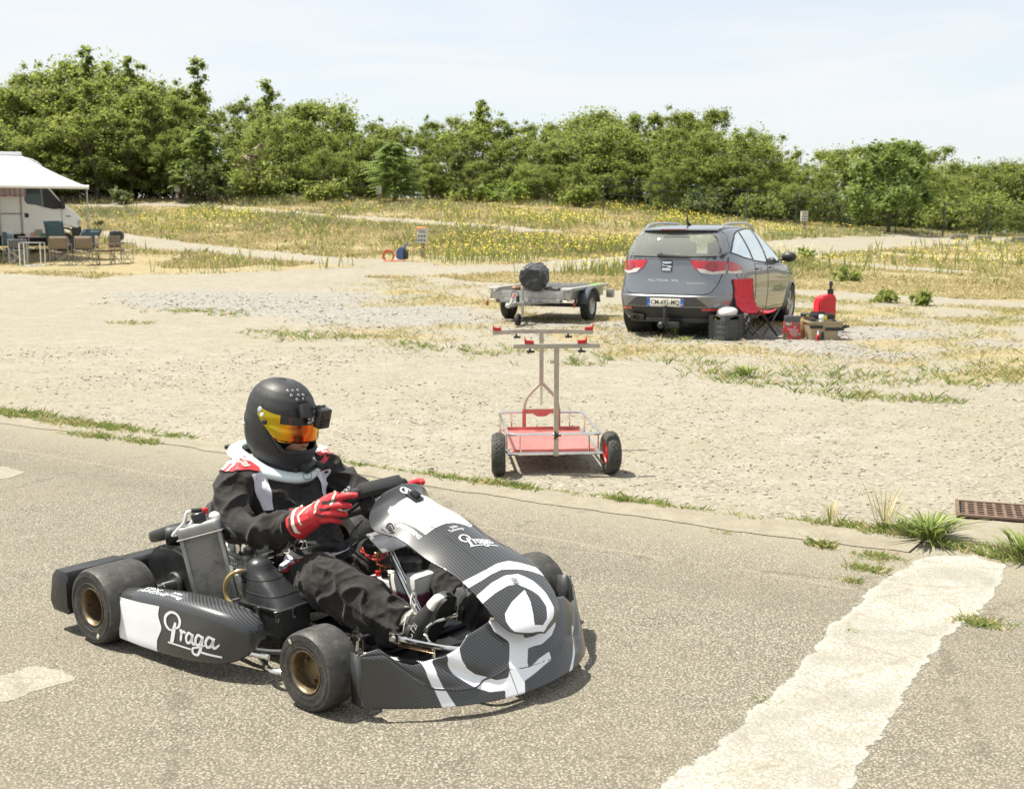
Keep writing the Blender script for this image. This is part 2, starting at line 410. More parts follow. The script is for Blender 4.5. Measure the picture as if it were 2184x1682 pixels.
rb = ragged(backp, .06, .05, 1, False); rf = ragged(frontp, .06, .03, 2, False)
fr2 = [(p.x, p.y) for p in rf]+[(2.02, 5.18), (2.6, 5.05), (6, 3.2), (30, -10), (30, -40), (-60, -40), (-60, 48)]
sheet('asphalt', fr2, .006, M_asph)
sheet('concrete_strip', [(p.x, p.y) for p in rb]+[(p.x, p.y) for p in reversed(rf)], .0095, M_conc)
pad = ragged([(2.03, 5.46), (2.2, 5.72), (2.30, 5.86), (2.75, 5.74), (6, 4.1), (6, 3.5), (2.62, 5.10), (2.2, 5.2)], .06, .04, 4)
sheet('concrete_pad', [(p.x, p.y) for p in pad], .0125, M_conc)
band = [(1.85, 5.13), (1.98, 5.19), (2.12, 5.17), (2.21, 5.06), (2.07, 4.78), (1.90, 4.5), (1.82, 4.39), (1.68, 4.23), (1.39, 3.8), (1.17, 3.42), (.9, 2.96), (.35, 2.0), (-.6, .4), (-2, -2), (-2.4, -1.6), (-1, .8), (-.1, 2.15), (.4, 2.96), (.54, 3.13), (.74, 3.42), (.97, 3.8), (1.15, 4.1), (1.17, 4.2), (1.37, 4.44), (1.58, 4.81)]
def worn_paint(name, a, b_, dark, amp):
    t = NT(name); e = t.attr('edge').outputs['Fac']; n1 = t.noise(16, 6, .72); n2 = t.noise(70, 5, .7); mid = t.noise(5, 6, .7); v = t.vor(95)
    sep = t.n('ShaderNodeSeparateXYZ'); t.l(t.co(), sep.inputs[0]); ru_ = t.math('SINE', t.math('ADD', t.math('MULTIPLY', sep.outputs[0], 150), t.math('ADD', t.math('MULTIPLY', sep.outputs[1], 120), t.math('MULTIPLY', mid, 30))))
    c = t.mix(t.ramp(mid, .35, .65), a, b_); c = t.mix(t.ramp(n2, .5, .68, 0, .7), c, dark); c = t.mix(t.ramp(v.outputs['Distance'], .38, .62, 0, .55), c, dark); c = t.mix(t.ramp(ru_, .2, 1, 0, .22), c, dark)
    c = t.mix(t.ramp(t.noise(2.6, 6, .72), .44, .66, 0, .75), c, tuple(q*.70 for q in a)); vcr = t.vor(2.3, None, 'DISTANCE_TO_EDGE'); wob = t.math('ADD', vcr.outputs['Distance'], t.ramp(n1, .3, .7, -.05, .05)); c = t.mix(t.ramp(wob, 0, .02, .5, 0), c, dark); rim = t.ramp(e, -.03, .01, 0, .55); c = t.mix(rim, c, tuple(q*.8 for q in b_))
    h = t.math('ADD', t.math('MULTIPLY', v.outputs['Distance'], -.6), n2); t.fin(c, .9, 0, t.bump(h, .7, .007), **{'Specular IOR Level': .2})
    f = t.math('ADD', e, t.math('MULTIPLY', t.math('SUBTRACT', t.math('ADD', t.noise(7, 7, .62), t.math('MULTIPLY', n2, .35)), .72), amp)); k = t.ramp(f, -.002, .003)
    tr = t.n('ShaderNodeBsdfTransparent'); ms = t.n('ShaderNodeMixShader'); t.l(k, ms.inputs[0]); t.l(t.p.outputs[0], ms.inputs[1]); t.l(tr.outputs[0], ms.inputs[2]); t.l(ms.outputs[0], t.o.inputs[0]); return t.m
M_paint = worn_paint('road_paint', (.32, .308, .26), (.45, .44, .395), (.21, .19, .145), .11)
M_oldpaint = worn_paint('worn_paint', (.30, .28, .23), (.37, .355, .30), (.19, .172, .13), .12)
def paint_sheet(name, P, z, m_, step, grow_=.06):
    xs = [p[0] for p in P]; ys_ = [p[1] for p in P]; X, Y = np.meshgrid(np.arange(min(xs)-grow_, max(xs)+grow_+step, step), np.arange(min(ys_)-grow_, max(ys_)+grow_+step, step)); d = sdpoly(X, Y, P); d = d+(fbm(X, Y, 4., 5)-.5)*.03
    idx = np.arange(X.size).reshape(X.shape); F = np.stack([idx[:-1, :-1], idx[:-1, 1:], idx[1:, 1:], idx[1:, :-1]], -1).reshape(-1, 4); keep = d.ravel()[F].min(1) < grow_; F = F[keep]; used = np.unique(F); mp_ = np.full(X.size, -1); mp_[used] = np.arange(len(used))
    o = raw(name, np.c_[X.ravel()[used], Y.ravel()[used], np.full(len(used), z)], mp_[F], m_, attrs={'edge': d.ravel()[used]}); tag(o, kind='structure'); return o
paint_sheet('painted_band', band, .0074, M_paint, .03)
paint_sheet('painted_mark', [(-2.6, 3.2), (-1.72, 3.74), (-1.62, 3.82), (-1.44, 3.72), (-1.56, 3.6), (-1.66, 3.50), (-1.62, 3.44), (-2.4, 2.9)], .0074, M_oldpaint, .03)
paint_sheet('painted_mark', [(-3.9, 7.2), (-3.21, 7.18), (-3.0, 7.02), (-3.05, 6.85), (-3.9, 6.7)], .0074, M_oldpaint, .03)
# ------------------------------------------------------------------ foliage
def leaf_mat(name, a, b, c_, tr=.45):
    t = NT(name); oi = t.n('ShaderNodeObjectInfo'); tint = t.attr('tint').outputs['Fac']
    col = t.mix(t.ramp(tint, 0, 1), a, b); col = t.mix(t.ramp(oi.outputs['Random'], 0, 1, 0, .55), col, c_)
    hs = t.n('ShaderNodeHueSaturation'); t.l(col, hs.inputs['Color']); t.l(t.ramp(t.math('FRACT', t.math('MULTIPLY', oi.outputs['Random'], 7.31)), 0, 1, .82, 1.15), hs.inputs['Value'])
    col = hs.outputs[0]
    t.fin(col, .5, 0, **{'Specular IOR Level': .35})
    tl = t.n('ShaderNodeBsdfTranslucent'); t.l(t.mix(.5, col, (.30, .38, .06)), tl.inputs['Color'])
    ms = t.n('ShaderNodeMixShader'); ms.inputs[0].default_value = tr; t.l(t.p.outputs[0], ms.inputs[1]); t.l(tl.outputs[0], ms.inputs[2]); t.l(ms.outputs[0], t.o.inputs[0])
    return t.m
M_oak = leaf_mat('oak_leaf', (.125, .15, .045), (.31, .335, .115), (.21, .245, .075), .66)
M_bright = leaf_mat('bright_leaf', (.11, .155, .034), (.24, .30, .08), (.15, .20, .045), .55)
M_dark = leaf_mat('dark_leaf', (.07, .09, .035), (.15, .17, .065), (.09, .11, .045), .35)
M_dead = leaf_mat('dead_leaf', (.13, .095, .055), (.23, .18, .11), (.15, .115, .075), .2)
M_sumac = leaf_mat('frond_leaf', (.12, .19, .045), (.27, .36, .12), (.17, .25, .07), .55)
M_bark = mat('bark', (.085, .07, .055), .9, var=.35, vs_=3, bump=.6, bs=14)

def leaves(cent, rad, n, size, r_, up=.75, tint_top=True):
    """n leaf-sprig quads spread through blobs (cent, rad); returns V, F, tint"""
    cent = np.asarray(cent, float); rad = np.asarray(rad, float); pw = rad**2; pw = pw/pw.sum()
    k = r_.choice(len(cent), n, p=pw); d = r_.normal(size=(n, 3)); d /= np.linalg.norm(d, axis=1)[:, None]
    rr = rad[k]*np.minimum(1.25, np.abs(r_.normal(size=n))*.66); P = cent[k]+d*rr[:, None]*np.array([1, 1, .8])
    nrm = d*.28+r_.normal(size=(n, 3))*.6+np.array([0, 0, up]); nrm /= np.linalg.norm(nrm, axis=1)[:, None]
    a = r_.normal(size=(n, 3)); a -= nrm*(a*nrm).sum(1)[:, None]; a /= np.linalg.norm(a, axis=1)[:, None]; b = np.cross(nrm, a)
    s = size*(.5+1.1*r_.random(n)**1.5)[:, None]; q = .36+.34*r_.random(n)[:, None]
    bend = nrm*s*.18
    V = np.stack([P-a*s-bend, P+b*s*q, P+a*s-bend*.5, P-b*s*q], 1).reshape(-1, 3)
    t = np.clip(.5+.34*r_.normal(size=n)+.22*r_.normal(size=len(cent))[k], 0, 1)
    return V, np.arange(4*n).reshape(-1, 4), np.repeat(t, 4)
def oak_proto(seed, h, w_, nblob, nleaf, size=.15, low=.12, airy=0., mat_=None, thick=.14):
    r_ = np.random.default_rng(seed); C = []; Rd = []
    lobes = r_.normal(size=(3, 2))
    while len(C) < nblob:
        z = r_.random()**.9; ang = r_.random()*6.283
        env = max(.12, 1-((z-.42)/.66)**2)**.5*(1+.22*math.sin(ang*2+lobes[0, 0]*3)+.15*math.sin(ang*3+lobes[1, 0]*5))
        ra = (r_.random()**.5)*w_*.5*env
        C.append((ra*math.cos(ang), ra*math.sin(ang), h*(low+(1-low)*z*.94))); Rd.append(w_*(.045+.105*r_.random()**1.3)*(1-.35*airy))
    if airy:
        for k in range(int(10*airy)):
            a = r_.random()*6.283; q = r_.random(); C.append((math.cos(a)*w_*.22*q, math.sin(a)*w_*.22*q, h*(.86+.2*r_.random()))); Rd.append(w_*.055)
    V, F, T = leaves(C, Rd, nleaf, size, r_)
    tr = MB(); top = h*.75; pts = [(0, 0, -.3), (r_.normal()*.06, r_.normal()*.06, h*.25), (r_.normal()*.15, r_.normal()*.15, h*.5), (r_.normal()*.2, r_.normal()*.2, top)]
    tr.tube(spline(pts, 4), list(np.linspace(thick, .03, 13)), 7)
    for k in r_.choice(len(C), min(16, len(C)), replace=False):
        c = Vector(C[k]); b0 = Vector(pts[1]).lerp(Vector(pts[2]), r_.random()); b0.z = min(b0.z, c.z*.9)
        tr.tube([b0, b0.lerp(c, .5)+Vector((0, 0, .12)), c], [thick*.38, thick*.24, .015], 5)
    return V, F, T, tr
def make_tree(name, P, m_leaf):
    root = thing(name, 'x', 'tree'); V, F, T, tr = P
    raw('crown', V, F, m_leaf, root, attrs={'tint': T}); tr.build('trunk', M_bark, root, smooth=60)
    return root
protos = []   # (root, height, width)
spec = [(11, 6.2, 5.0, 95, 14000, .1), (12, 6.8, 5.0, 90, 13500, .3), (13, 5.4, 5.6, 100, 13000, .2), (14, 7.2, 5.2, 95, 14000, .6), (15, 5.8, 5.0, 88, 12500, .2), (16, 4.6, 4.8, 80, 11500, 0.)]
for sd_, h_, w__, nb, nl, airy in spec:
    protos.append([make_tree('oak_tree', oak_proto(sd_, h_, w__, nb, int(nl*1.75), .072, airy=airy), M_oak), h_, False])
def pt(px, Y):    # world x of an image column at distance Y (measuring aid for the photograph's columns)
    return (px-1092)/2480.*Y
TOP = [(-200, 150), (0, 165), (45, 138), (100, 150), (160, 158), (210, 128), (240, 160), (300, 148), (350, 165), (400, 195), (440, 168), (480, 205), (540, 215), (600, 200), (660, 212), (720, 218), (770, 240), (830, 262), (900, 252), (960, 250), (1030, 235), (1090, 262), (1150, 258), (1220, 245), (1280, 226), (1340, 240), (1400, 232), (1460, 232), (1530, 222), (1590, 248), (1640, 305), (1700, 312), (1760, 308), (1820, 300), (1870, 292), (1920, 290), (1980, 308), (2040, 345), (2100, 340), (2180, 332), (2400, 330)]
def ytop(px): return float(np.interp(px, [t_[0] for t_ in TOP], [t_[1] for t_ in TOP]))
BASE = [(-200, 66), (0, 68), (500, 68), (1100, 68), (1300, 66.5), (1500, 64), (1700, 64), (1900, 66), (2184, 74), (2500, 80)]
def ybase(px): return float(np.interp(px, [t_[0] for t_ in BASE], [t_[1] for t_ in BASE]))
def place(i, x, y, h, wscale, label, group, name=None):
    root, ph, used = protos[i]
    if used: o = copy_tree(root)
    else: o = root; protos[i][2] = True
    s = h/ph; o.scale = (s*wscale, s*wscale, s); o.location = (x, y, gzf(x, y)-.1); o.rotation_euler = (0, 0, random.random()*6.283)
    tag(o, label, 'tree', group); return o
def row(px0, px1, step, dy, topf, hmin, lab, ws=1.0, jit=.35):
    px = px0
    while px < px1:
        q = px+(random.random()-.5)*step*jit*2; Y_ = ybase(q)+dy+(random.random()-.5)*2.2; x = pt(q, Y_)
        zt = 1.5+(485-topf(q))/2480.*Y_; h = max(hmin, zt-gzf(x, Y_)+.1)
        pi = random.randrange(6); place(pi, x, Y_, h, ws*(.85+.3*random.random()), tree_label(q, lab, pi), 'oaks of the wood')
        px += step*(.8+.4*random.random())
LAND = [(-90, 'the awning roof'), (70, 'the camper cab'), (186, 'the awning pole'), (290, 'the beige chairs'), (385, 'the left power box'), (470, 'the dark round bush'), (548, 'the brown dead bush'), (607, "the driver's helmet"), (700, 'the mid green bush'), (817, 'the middle power box'), (875, 'the blue cleaner'), (985, 'the dark conifer'), (1065, 'the yellow-green bush'), (1130, 'the duffel bag'), (1200, 'the trailer deck'), (1335, "the car's left tail light"), (1400, "the car's rear window"), (1465, "the car's aerial"), (1540, 'the right roof rail'), (1610, 'the car doors'), (1680, 'the car mirror'), (1714, 'the right power box'), (1752, 'the fuel jug'), (1815, 'the dry-meadow plant'), (1885, 'the free-standing tree'), (1965, 'the low roadside plants'), (2090, 'the concrete blocks'), (2170, 'the drain grate'), (2260, 'the right picture edge')]
SHAPE = ['rounded', 'slim', 'wide', 'loose-topped', 'upright', 'squat']; SEEN = set()
def tree_label(q, row_, pi):
    for q_, nm in sorted(LAND, key=lambda l: abs(l[0]-q)):
        d_ = q-q_; rel = 'right above' if abs(d_) < 9 else ('a bit left of' if -32 < d_ < 0 else 'a bit right of' if 0 <= d_ < 32 else 'well left of' if d_ < 0 else 'well right of')
        s_ = f'{SHAPE[pi]} {row_} oak in the wood, {rel} {nm}'
        if s_ not in SEEN: SEEN.add(s_); return s_
row(-120, 2320, 70, 9.0, lambda q: ytop(q)+13, 3.2, 'back-row', .95)
row(-130, 2320, 84, 4.5, lambda q: ytop(q)+48, 2.8, 'middle-row', 1.1)
row(-130, 2320, 80, 1.0, lambda q: ytop(q)+108, 2.2, 'front-row', 1.15)
# unbroken undergrowth and far trees that close the wood behind the rows
r_ = np.random.default_rng(5); C = []; Rd = []
for k in range(420):
    x = -52+104*r_.random(); q = x/74*2480+1092; Y_ = float(np.interp(q, [0, 1100, 1700, 2200], [73, 73, 69, 80]))+r_.random()*6; hgt = (1.5+(485-ytop(q))/2480.*Y_-gzf(x, Y_))*.80; C.append((x, Y_, gzf(x, Y_)+hgt*r_.random()**.8)); Rd.append(.7+.8*r_.random())
for k in range(560):
    x = -52+104*r_.random(); q = x/74*2480+1092; Y_ = float(np.interp(q, [0, 1100, 1700, 2200], [71, 71, 68, 79]))+r_.random()*6; C.append((x, Y_, gzf(x, Y_)+.2+1.1*r_.random())); Rd.append(.8+.5*r_.random())
V, F, T = leaves(C, Rd, 190000, .12, r_); o = raw('far_wood', V, F, M_oak, attrs={'tint': T}); tag(o, kind='stuff')
# thin leggy tops that stand out of the wood against the sky
def spindle(px, yt, Y_, label, seed, bot=None):
    x = pt(px, Y_); g = gzf(x, Y_); zt = 1.5+(485-yt)/2480.*Y_; h = zt-g; r_ = np.random.default_rng(seed)
    C = []; Rd = []
    for k in range(15):
        f = .62+.38*k/14; C.append((r_.normal()*.42*(1.25-f), r_.normal()*.42*(1.25-f), h*f)); Rd.append(.30+.16*r_.random())
    V, F, T = leaves(C, Rd, 1500, .12, r_); tr = MB(); tr.tube([(0, 0, -.2), (.1, 0, h*.4), (-.05, .05, h*.98)], [.1, .07, .015], 6)
    o = make_tree('oak_tree', (V, F, T, tr), M_oak); o.location = (x, Y_, g); tag(o, label, 'tree'); return o
spindle(212, 122, 75, 'thin leggy tree whose top is the tallest point of the left skyline', 31)
spindle(300, 140, 76, 'thin airy tree top just right of the tallest left one', 34)
spindle(440, 146, 75, 'lone thin tree top sticking out of the wood above the left power box', 32)
spindle(1028, 226, 76, 'thin tree top rising alone over the middle of the wood', 35)
spindle(585, 190, 77, 'wispy tree top against the sky above the reddish dead bush', 36)
# sumac-like trees with drooping fronds
def frond_tree(name, label, px, Y_, yt, wpx, ybot_frac, nf, seed, m_):
    x = pt(px, Y_); g = gzf(x, Y_); h = 1.5+(485-yt)/2480.*Y_-g; wd = wpx/2480.*Y_*.5; r_ = np.random.default_rng(seed)
    VV = []; FF = []; TT = []; off = 0; tr = MB(); tr.tube([(0, 0, -.2), (.08, 0, h*.5), (0, .05, h*.92)], [.09, .06, .02], 7)
    for k in range(nf):
        f = ybot_frac+(1-ybot_frac)*(k+r_.random())/nf; a = r_.random()*6.283; base = Vector((0, 0, h*f*.93)); env = math.sin(math.pi*min(.97, .22+.75*f))**.6
        ln = wd*env*(.6+.5*r_.random()); st = base+Vector((math.cos(a), math.sin(a), 0))*ln*.3*r_.random(); tip = st+Vector((math.cos(a)*ln, math.sin(a)*ln, .12-.20*r_.random()))
        mid = st.lerp(tip, .5)+Vector((0, 0, .2)); path = [st.lerp(mid, t_).lerp(mid.lerp(tip, t_), t_) for t_ in np.linspace(0, 1, 9)]
        side = Vector((-math.sin(a), math.cos(a), 0)); tt = r_.random()
        for j in range(1, 9):
            for s_ in (-1, 1):
                p = path[j]; l_ = .26*(1-.4*abs(j/8-.4)); q = p+side*s_*l_*.8+(path[j]-path[j-1]).normalized()*l_*.45-Vector((0, 0, l_*.38)); d = (path[j]-path[j-1]).normalized()*.055
                VV += [p-d, p+d, q+d*.3, q-d*.3]; FF.append((off, off+1, off+2, off+3)); off += 4; TT += [tt]*4
        if k % 3 == 0: tr.tube([Vector((0, 0, h*f*.85)), st, mid], [.025, .016, .008], 4)
    o = make_tree(name, (np.array([tuple(v) for v in VV]), np.array(FF), np.clip(np.array(TT), 0, 1), tr), m_); o.location = (x, Y_, g); tag(o, label, 'tree'); return o
frond_tree('sumac_tree', 'light green tree with drooping frond leaves behind the middle power box', 845, 67.2, 303, 105, .08, 230, 41, M_sumac)
frond_tree('sumac_tree', 'bright yellow-green frond-leaved tree in the wood above the left power box', 443, 67.5, 268, 85, .52, 90, 42, M_bright)
frond_tree('sumac_tree', 'small bright frond-leaved sapling below the yellow-green one', 405, 66.8, 340, 60, .35, 55, 43, M_bright)
px_, Yt = 1885, 60.5; xt = pt(px_, Yt); gt = gzf(xt, Yt); ht = 1.5+(485-305)/2480.*Yt-gt
V, F, T, tr = oak_proto(91, ht, 4.5, 70, 9500, .12, low=.16, thick=.11); o = make_tree('sumac_tree', (V, F, T, tr), M_sumac); o.location = (xt, Yt, gt); tag(o, 'fresh light green free-standing tree in front of the right end of the wood', 'tree')
# shrubs along the foot of the wood
def shrub(name, label, px, Y_, yt, wpx, m_, n, seed, cat='bush', size=.1):
    x = pt(px, Y_); g = gzf(x, Y_); h = max(.4, 1.5+(485-yt)/2480.*Y_-g); wd = wpx/2480.*Y_*.5; r_ = np.random.default_rng(seed)
    C = [(r_.normal()*wd*.45, r_.normal()*wd*.35, h*(.2+.62*r_.random()**.8)) for k in range(12)]; Rd = [min(wd, h)*(.26+.2*r_.random()) for k in range(12)]
    V, F, T = leaves(C, Rd, n, size, r_); tr = MB()
    for k in range(4): tr.tube([(0, 0, -.1), Vector(C[k])*.6, C[k]], [.03, .02, .008], 5)
    root = thing(name, label, cat, (x, Y_, g)); raw('foliage', V, F, m_, root, attrs={'tint': T}); tr.build('stem', M_bark, root, smooth=60); return root
shrub('bush', 'dark round bush right of the left power box', 462, 66.4, 338, 130, M_dark, 2600, 51)
shrub('bush', 'grey-green bush between the dark bush and the wood', 560, 66.3, 352, 130, M_oak, 2400, 52)
shrub('dead_bush', 'brown dead bush inside the wood above the left power box', 548, 66.9, 290, 60, M_dead, 1000, 53)
shrub('cypress', 'very dark pointed conifer in the middle of the wood', 985, 67.2, 318, 52, M_dark, 2600, 54, 'tree')
shrub('bush', 'yellow-green bush at the top of the flowered rise', 1065, 66.6, 388, 105, M_bright, 2000, 55)
shrub('bush', 'low dark bush behind the awning pole', 265, 66.0, 404, 60, M_dark, 900, 56)
shrub('bush', 'broad low bush at the foot of the wood right of the middle box', 1000, 66.6, 400, 110, M_oak, 1600, 57)
shrub('bush', 'mid green bush on the wood edge left of the car', 1240, 65.6, 396, 130, M_oak, 2200, 58)
shrub('bush', 'dark bush on the wood edge behind the car roof', 1470, 63.4, 400, 170, M_dark, 2200, 59)
shrub('bush', 'pale leafy bush low in front of the wood right of the car', 1610, 63.0, 402, 110, M_oak, 1700, 60)
shrub('bush', 'dark bush behind the right power box', 1790, 63.5, 405, 150, M_dark, 2200, 61)
shrub('bush', 'olive bush behind the green fence at the right edge', 2080, 68, 408, 180, M_oak, 2400, 62)
shrub('bush', 'olive bush behind the fence right of the free-standing tree', 1975, 66, 410, 120, M_oak, 1700, 63)
shrub('bush', 'green bush at the foot of the wood left of the sumac', 700, 66.8, 385, 150, M_oak, 2200, 64)
shrub('bush', 'shaded bush above the camper roof', 110, 66.5, 372, 190, M_dark, 2200, 65)
# ------------------------------------------------------------------ grass, flowers, pebbles
M_grass = NT('grass'); _c = M_grass.attr('col').outputs['Color']
M_grass.fin(_c, .6, 0, **{'Specular IOR Level': .2})
_t = M_grass.n('ShaderNodeBsdfTranslucent'); M_grass.l(_c, _t.inputs['Color']); _m = M_grass.n('ShaderNodeMixShader'); _m.inputs[0].default_value = .35
M_grass.l(M_grass.p.outputs[0], _m.inputs[1]); M_grass.l(_t.outputs[0], _m.inputs[2]); M_grass.l(_m.outputs[0], M_grass.o.inputs[0]); M_grass = M_grass.m
STRAW = np.array([.54, .45, .25]); STRAW2 = np.array([.45, .35, .18]); GREEN = np.array([.15, .20, .045]); GREEN2 = np.array([.27, .31, .10]); SAGE = np.array([.31, .34, .20]); OLIVE = np.array([.31, .30, .125])
def blades(x, y, h, wd, nb, col, spread, lean=.5, z0=0.0, seg2=False):
    """tufts at x,y; nb blades each; returns V, F(tri/quads), colours"""
    n = len(x); X = np.repeat(x, nb); Yy = np.repeat(y, nb); Hh = np.repeat(h, nb)*(.55+.7*rng.random(n*nb)); Cc = np.repeat(col, nb, 0)*(.78+.44*rng.random((n*nb, 1)))
    sp = np.repeat(spread, nb) if hasattr(spread, '__len__') else np.full(n*nb, spread)
    a = rng.random(n*nb)*6.283; r_ = sp*np.sqrt(rng.random(n*nb)); bx = X+r_*np.cos(a); by = Yy+r_*np.sin(a); bz = gz(bx, by)+z0-.01
    a2 = a+rng.normal(size=n*nb)*.7; ln = lean*Hh*(.2+rng.random(n*nb)); dx = np.cos(a2)*ln; dy = np.sin(a2)*ln
    wv = np.repeat(wd, nb) if hasattr(wd, '__len__') else np.full(n*nb, wd); wa = rng.random(n*nb)*6.283; wx = np.cos(wa)*wv/2; wy = np.sin(wa)*wv/2
    p0 = np.c_[bx-wx, by-wy, bz]; p1 = np.c_[bx+wx, by+wy, bz]; p2 = np.c_[bx+dx*.4+wx*.75, by+dy*.4+wy*.75, bz+Hh*.6]; p3 = np.c_[bx+dx, by+dy, bz+Hh]
    V = np.stack([p0, p1, p2, p3], 1).reshape(-1, 3); F = np.arange(len(V)).reshape(-1, 4); return V, F, np.repeat(Cc, 4, 0)
def grass_obj(name, parts, kind='stuff'):
    V = []; F = []; C = []; o = 0
    for v, f, c in parts: V.append(v); F.append(f+o); C.append(c); o += len(v)
    ob = raw(name, np.concatenate(V), np.concatenate(F), M_grass, attrs={'col': np.concatenate(C)}); tag(ob, kind=kind); return ob
def pick(w_, *cols):
    """weights (n,k) -> colours"""
    w_ = w_/w_.sum(1, keepdims=True); cs = np.cumsum(w_, 1); u = rng.random(len(w_))[:, None]; k = (u > cs).sum(1); return np.array(cols)[np.minimum(k, len(cols)-1)]
# meadow beyond the lot, denser per square metre where it is nearer
n = 260000; Yr = 24+46*rng.random(n)**1.25; Xr = (rng.random(n)*2-1)*(Yr*.49+1.5)
g, gr, p = zones(Xr, Yr); f = lot_side(Xr, Yr); n1 = fbm(Xr, Yr, .35, 1); n5 = fbm(Xr, Yr, .22, 11); n6 = fbm(Xr, Yr, .6, 13)
keep = (f > -.2) & (g > .35) & (gr < .6) & (rng.random(n) < np.clip(.35+1.5*(n6-.35), .12, 1)); Xr, Yr, n5, n6, f = Xr[keep], Yr[keep], n5[keep], n6[keep], f[keep]
tall = np.clip((n5-.42)*3.2, 0, 1)*np.clip((f-2)/13, .06, 1)
wts = np.c_[.9-.55*tall, .35*np.ones(len(tall)), .10+.75*tall*(1-np.clip((Yr-48)/10, 0, 1)), .06+.30*tall, .05+1.2*tall*np.clip((Yr-46)/10, 0, 1), .12+.2*tall]
cm = pick(wts, STRAW, STRAW2, GREEN, GREEN2, SAGE, OLIVE)
hm = (.085+.26*tall)*(.6+.6*rng.random(len(tall)))*np.clip(.70+f/22, .55, 1.15)
hm = hm*np.where(Xr > 7, .62, 1)*np.where((np.abs(Xr+14.5) < 4.2) & (np.abs(Yr-35.2) < 3.2), .35, 1)
grass_obj('meadow_grass', [blades(Xr, Yr, hm, .012+.00075*Yr, 3, cm, .16, .8)])
# yellow flower heads standing over the meadow
n = 42000; Yf = 30+36*rng.random(n); Xf = (rng.random(n)*2-1)*(Yf*.46)
g, gr, p = zones(Xf, Yf); f = lot_side(Xf, Yf); n7 = fbm(Xf, Yf, .30, 21)
q_ = Xf/Yf*2480+1092
zone = np.clip(1-np.abs(Xf-1.5-.05*Yf)/(5+.09*Yf), 0, 1)*.95+np.clip(1-np.hypot((Xf+12)/6, (Yf-56)/9), 0, 1)*.8+.10+.06*(Xf > 13)
keep = (f > 2) & (g > .5) & (rng.random(n) < np.clip(zone*(n7-.40)*7.5, 0, 1)*.95*(np.hypot((Xf+14)/5, (Yf-35)/6) > 1)); Xf, Yf = Xf[keep], Yf[keep]
k = len(Xf); zf = gz(Xf, Yf)+.2+.3*rng.random(k); s = (.010+.00034*Yf)*(.7+.7*rng.random(k)); a = rng.random(k)*3.14; ca, sa = np.cos(a)*s, np.sin(a)*s; th = rng.random(k)*s*.9
V = np.stack([np.c_[Xf-ca, Yf-sa, zf-th*.3], np.c_[Xf+sa, Yf-ca, zf+th], np.c_[Xf+ca, Yf+sa, zf+th*.5], np.c_[Xf-sa, Yf+ca, zf-th]], 1).reshape(-1, 3)
cf = np.repeat(np.array([.72, .58, .07])*(.75+.5*rng.random((k, 1))), 4, 0)
o = raw('yellow_flowers', V, np.arange(4*k).reshape(-1, 4), M_grass, attrs={'col': cf}); tag(o, kind='stuff')
stx = blades(Xf[::2], Yf[::2], np.full(len(Xf[::2]), .42), .01+.0005*Yf[::2], 2, np.repeat(GREEN2[None], len(Xf[::2]), 0), .09, .35)
grass_obj('flower_stems', [stx])
# short dry grass over the gravel lot round the car and trailer
n = 170000; Ys = 9.5+24*rng.random(n)**.8; Xs = (rng.random(n)*2-1)*(Ys*.48+.3)
g, gr, p = zones(Xs, Ys); f = lot_side(Xs, Ys); n8 = fbm(Xs, Ys, 1.5, 31); keep = (f <= .3) & (rng.random(n) < np.clip(g*1.3-.05, 0, 1)*np.clip((n8-.33)*3.0, .03, 1)*np.clip(1.15-gr*.8, .1, 1)); Xs, Ys, n8 = Xs[keep], Ys[keep], n8[keep]
rg = np.clip((Xs-3)/2, 0, 1)*.5; wt = np.c_[np.ones(len(Xs)), .35*np.ones(len(Xs)), np.clip((n8-.45)*3, .05, 2)+rg, np.clip((n8-.45)*2, .05, 2)+rg]
cs = pick(wt, STRAW*1.1, STRAW2, GREEN2, OLIVE)
grass_obj('dry_grass', [blades(Xs, Ys, .02+.05*rng.random(len(Xs)), .003+.0004*Ys, 4, cs, .14, 1.4)])
# green tufts: along the concrete strip, and scattered on the gravel (x, y, half length along the strip, half width, height, count)
TUFTS = [(-4.3, 9.45, .35, .10, .05, 60), (-3.9, 9.2, .3, .1, .06, 70), (-3.55, 8.88, .25, .05, .04, 30), (-3.30, 8.78, .30, .1, .055, 60), (-2.92, 8.55, .3, .07, .05, 50), (-3.05, 8.30, .22, .06, .045, 40), (-2.45, 8.28, .22, .06, .04, 32), (-2.62, 8.06, .2, .05, .045, 34),
         (-1.25, 7.5, .3, .04, .03, 12), (-.95, 7.25, .22, .04, .035, 22), (-.6, 7.02, .3, .05, .035, 22), (-.33, 6.83, .2, .05, .04, 34), (-.1, 6.7, .16, .05, .045, 40), (.05, 6.6, .14, .04, .04, 30), (.33, 6.45, .2, .04, .03, 22), (.62, 6.28, .16, .04, .045, 34), (.80, 6.18, .12, .035, .04, 26), (1.02, 6.05, .14, .035, .03, 18), (1.22, 5.92, .12, .03, .03, 20),
         (1.60, 5.78, .2, .07, .04, 22), (1.78, 5.68, .15, .08, .05, 26), (1.93, 5.6, .12, .08, .06, 34), (2.12, 5.38, .2, .08, .04, 30), (2.32, 5.15, .14, .08, .06, 40), (2.2, 5.28, .18, .07, .04, 26), (1.68, 5.16, .10, .05, .035, 40), (1.56, 4.98, .10, .04, .035, 36), (1.47, 5.36, .07, .03, .045, 24), (1.45, 4.8, .05, .03, .03, 16), (1.78, 4.27, .10, .05, .035, 46), (1.28, 4.18, .06, .02, .02, 10), (.80, 3.55, .05, .03, .02, 10), (1.05, 5.60, .10, .03, .02, 12), (1.48, 5.52, .1, .03, .02, 12)]
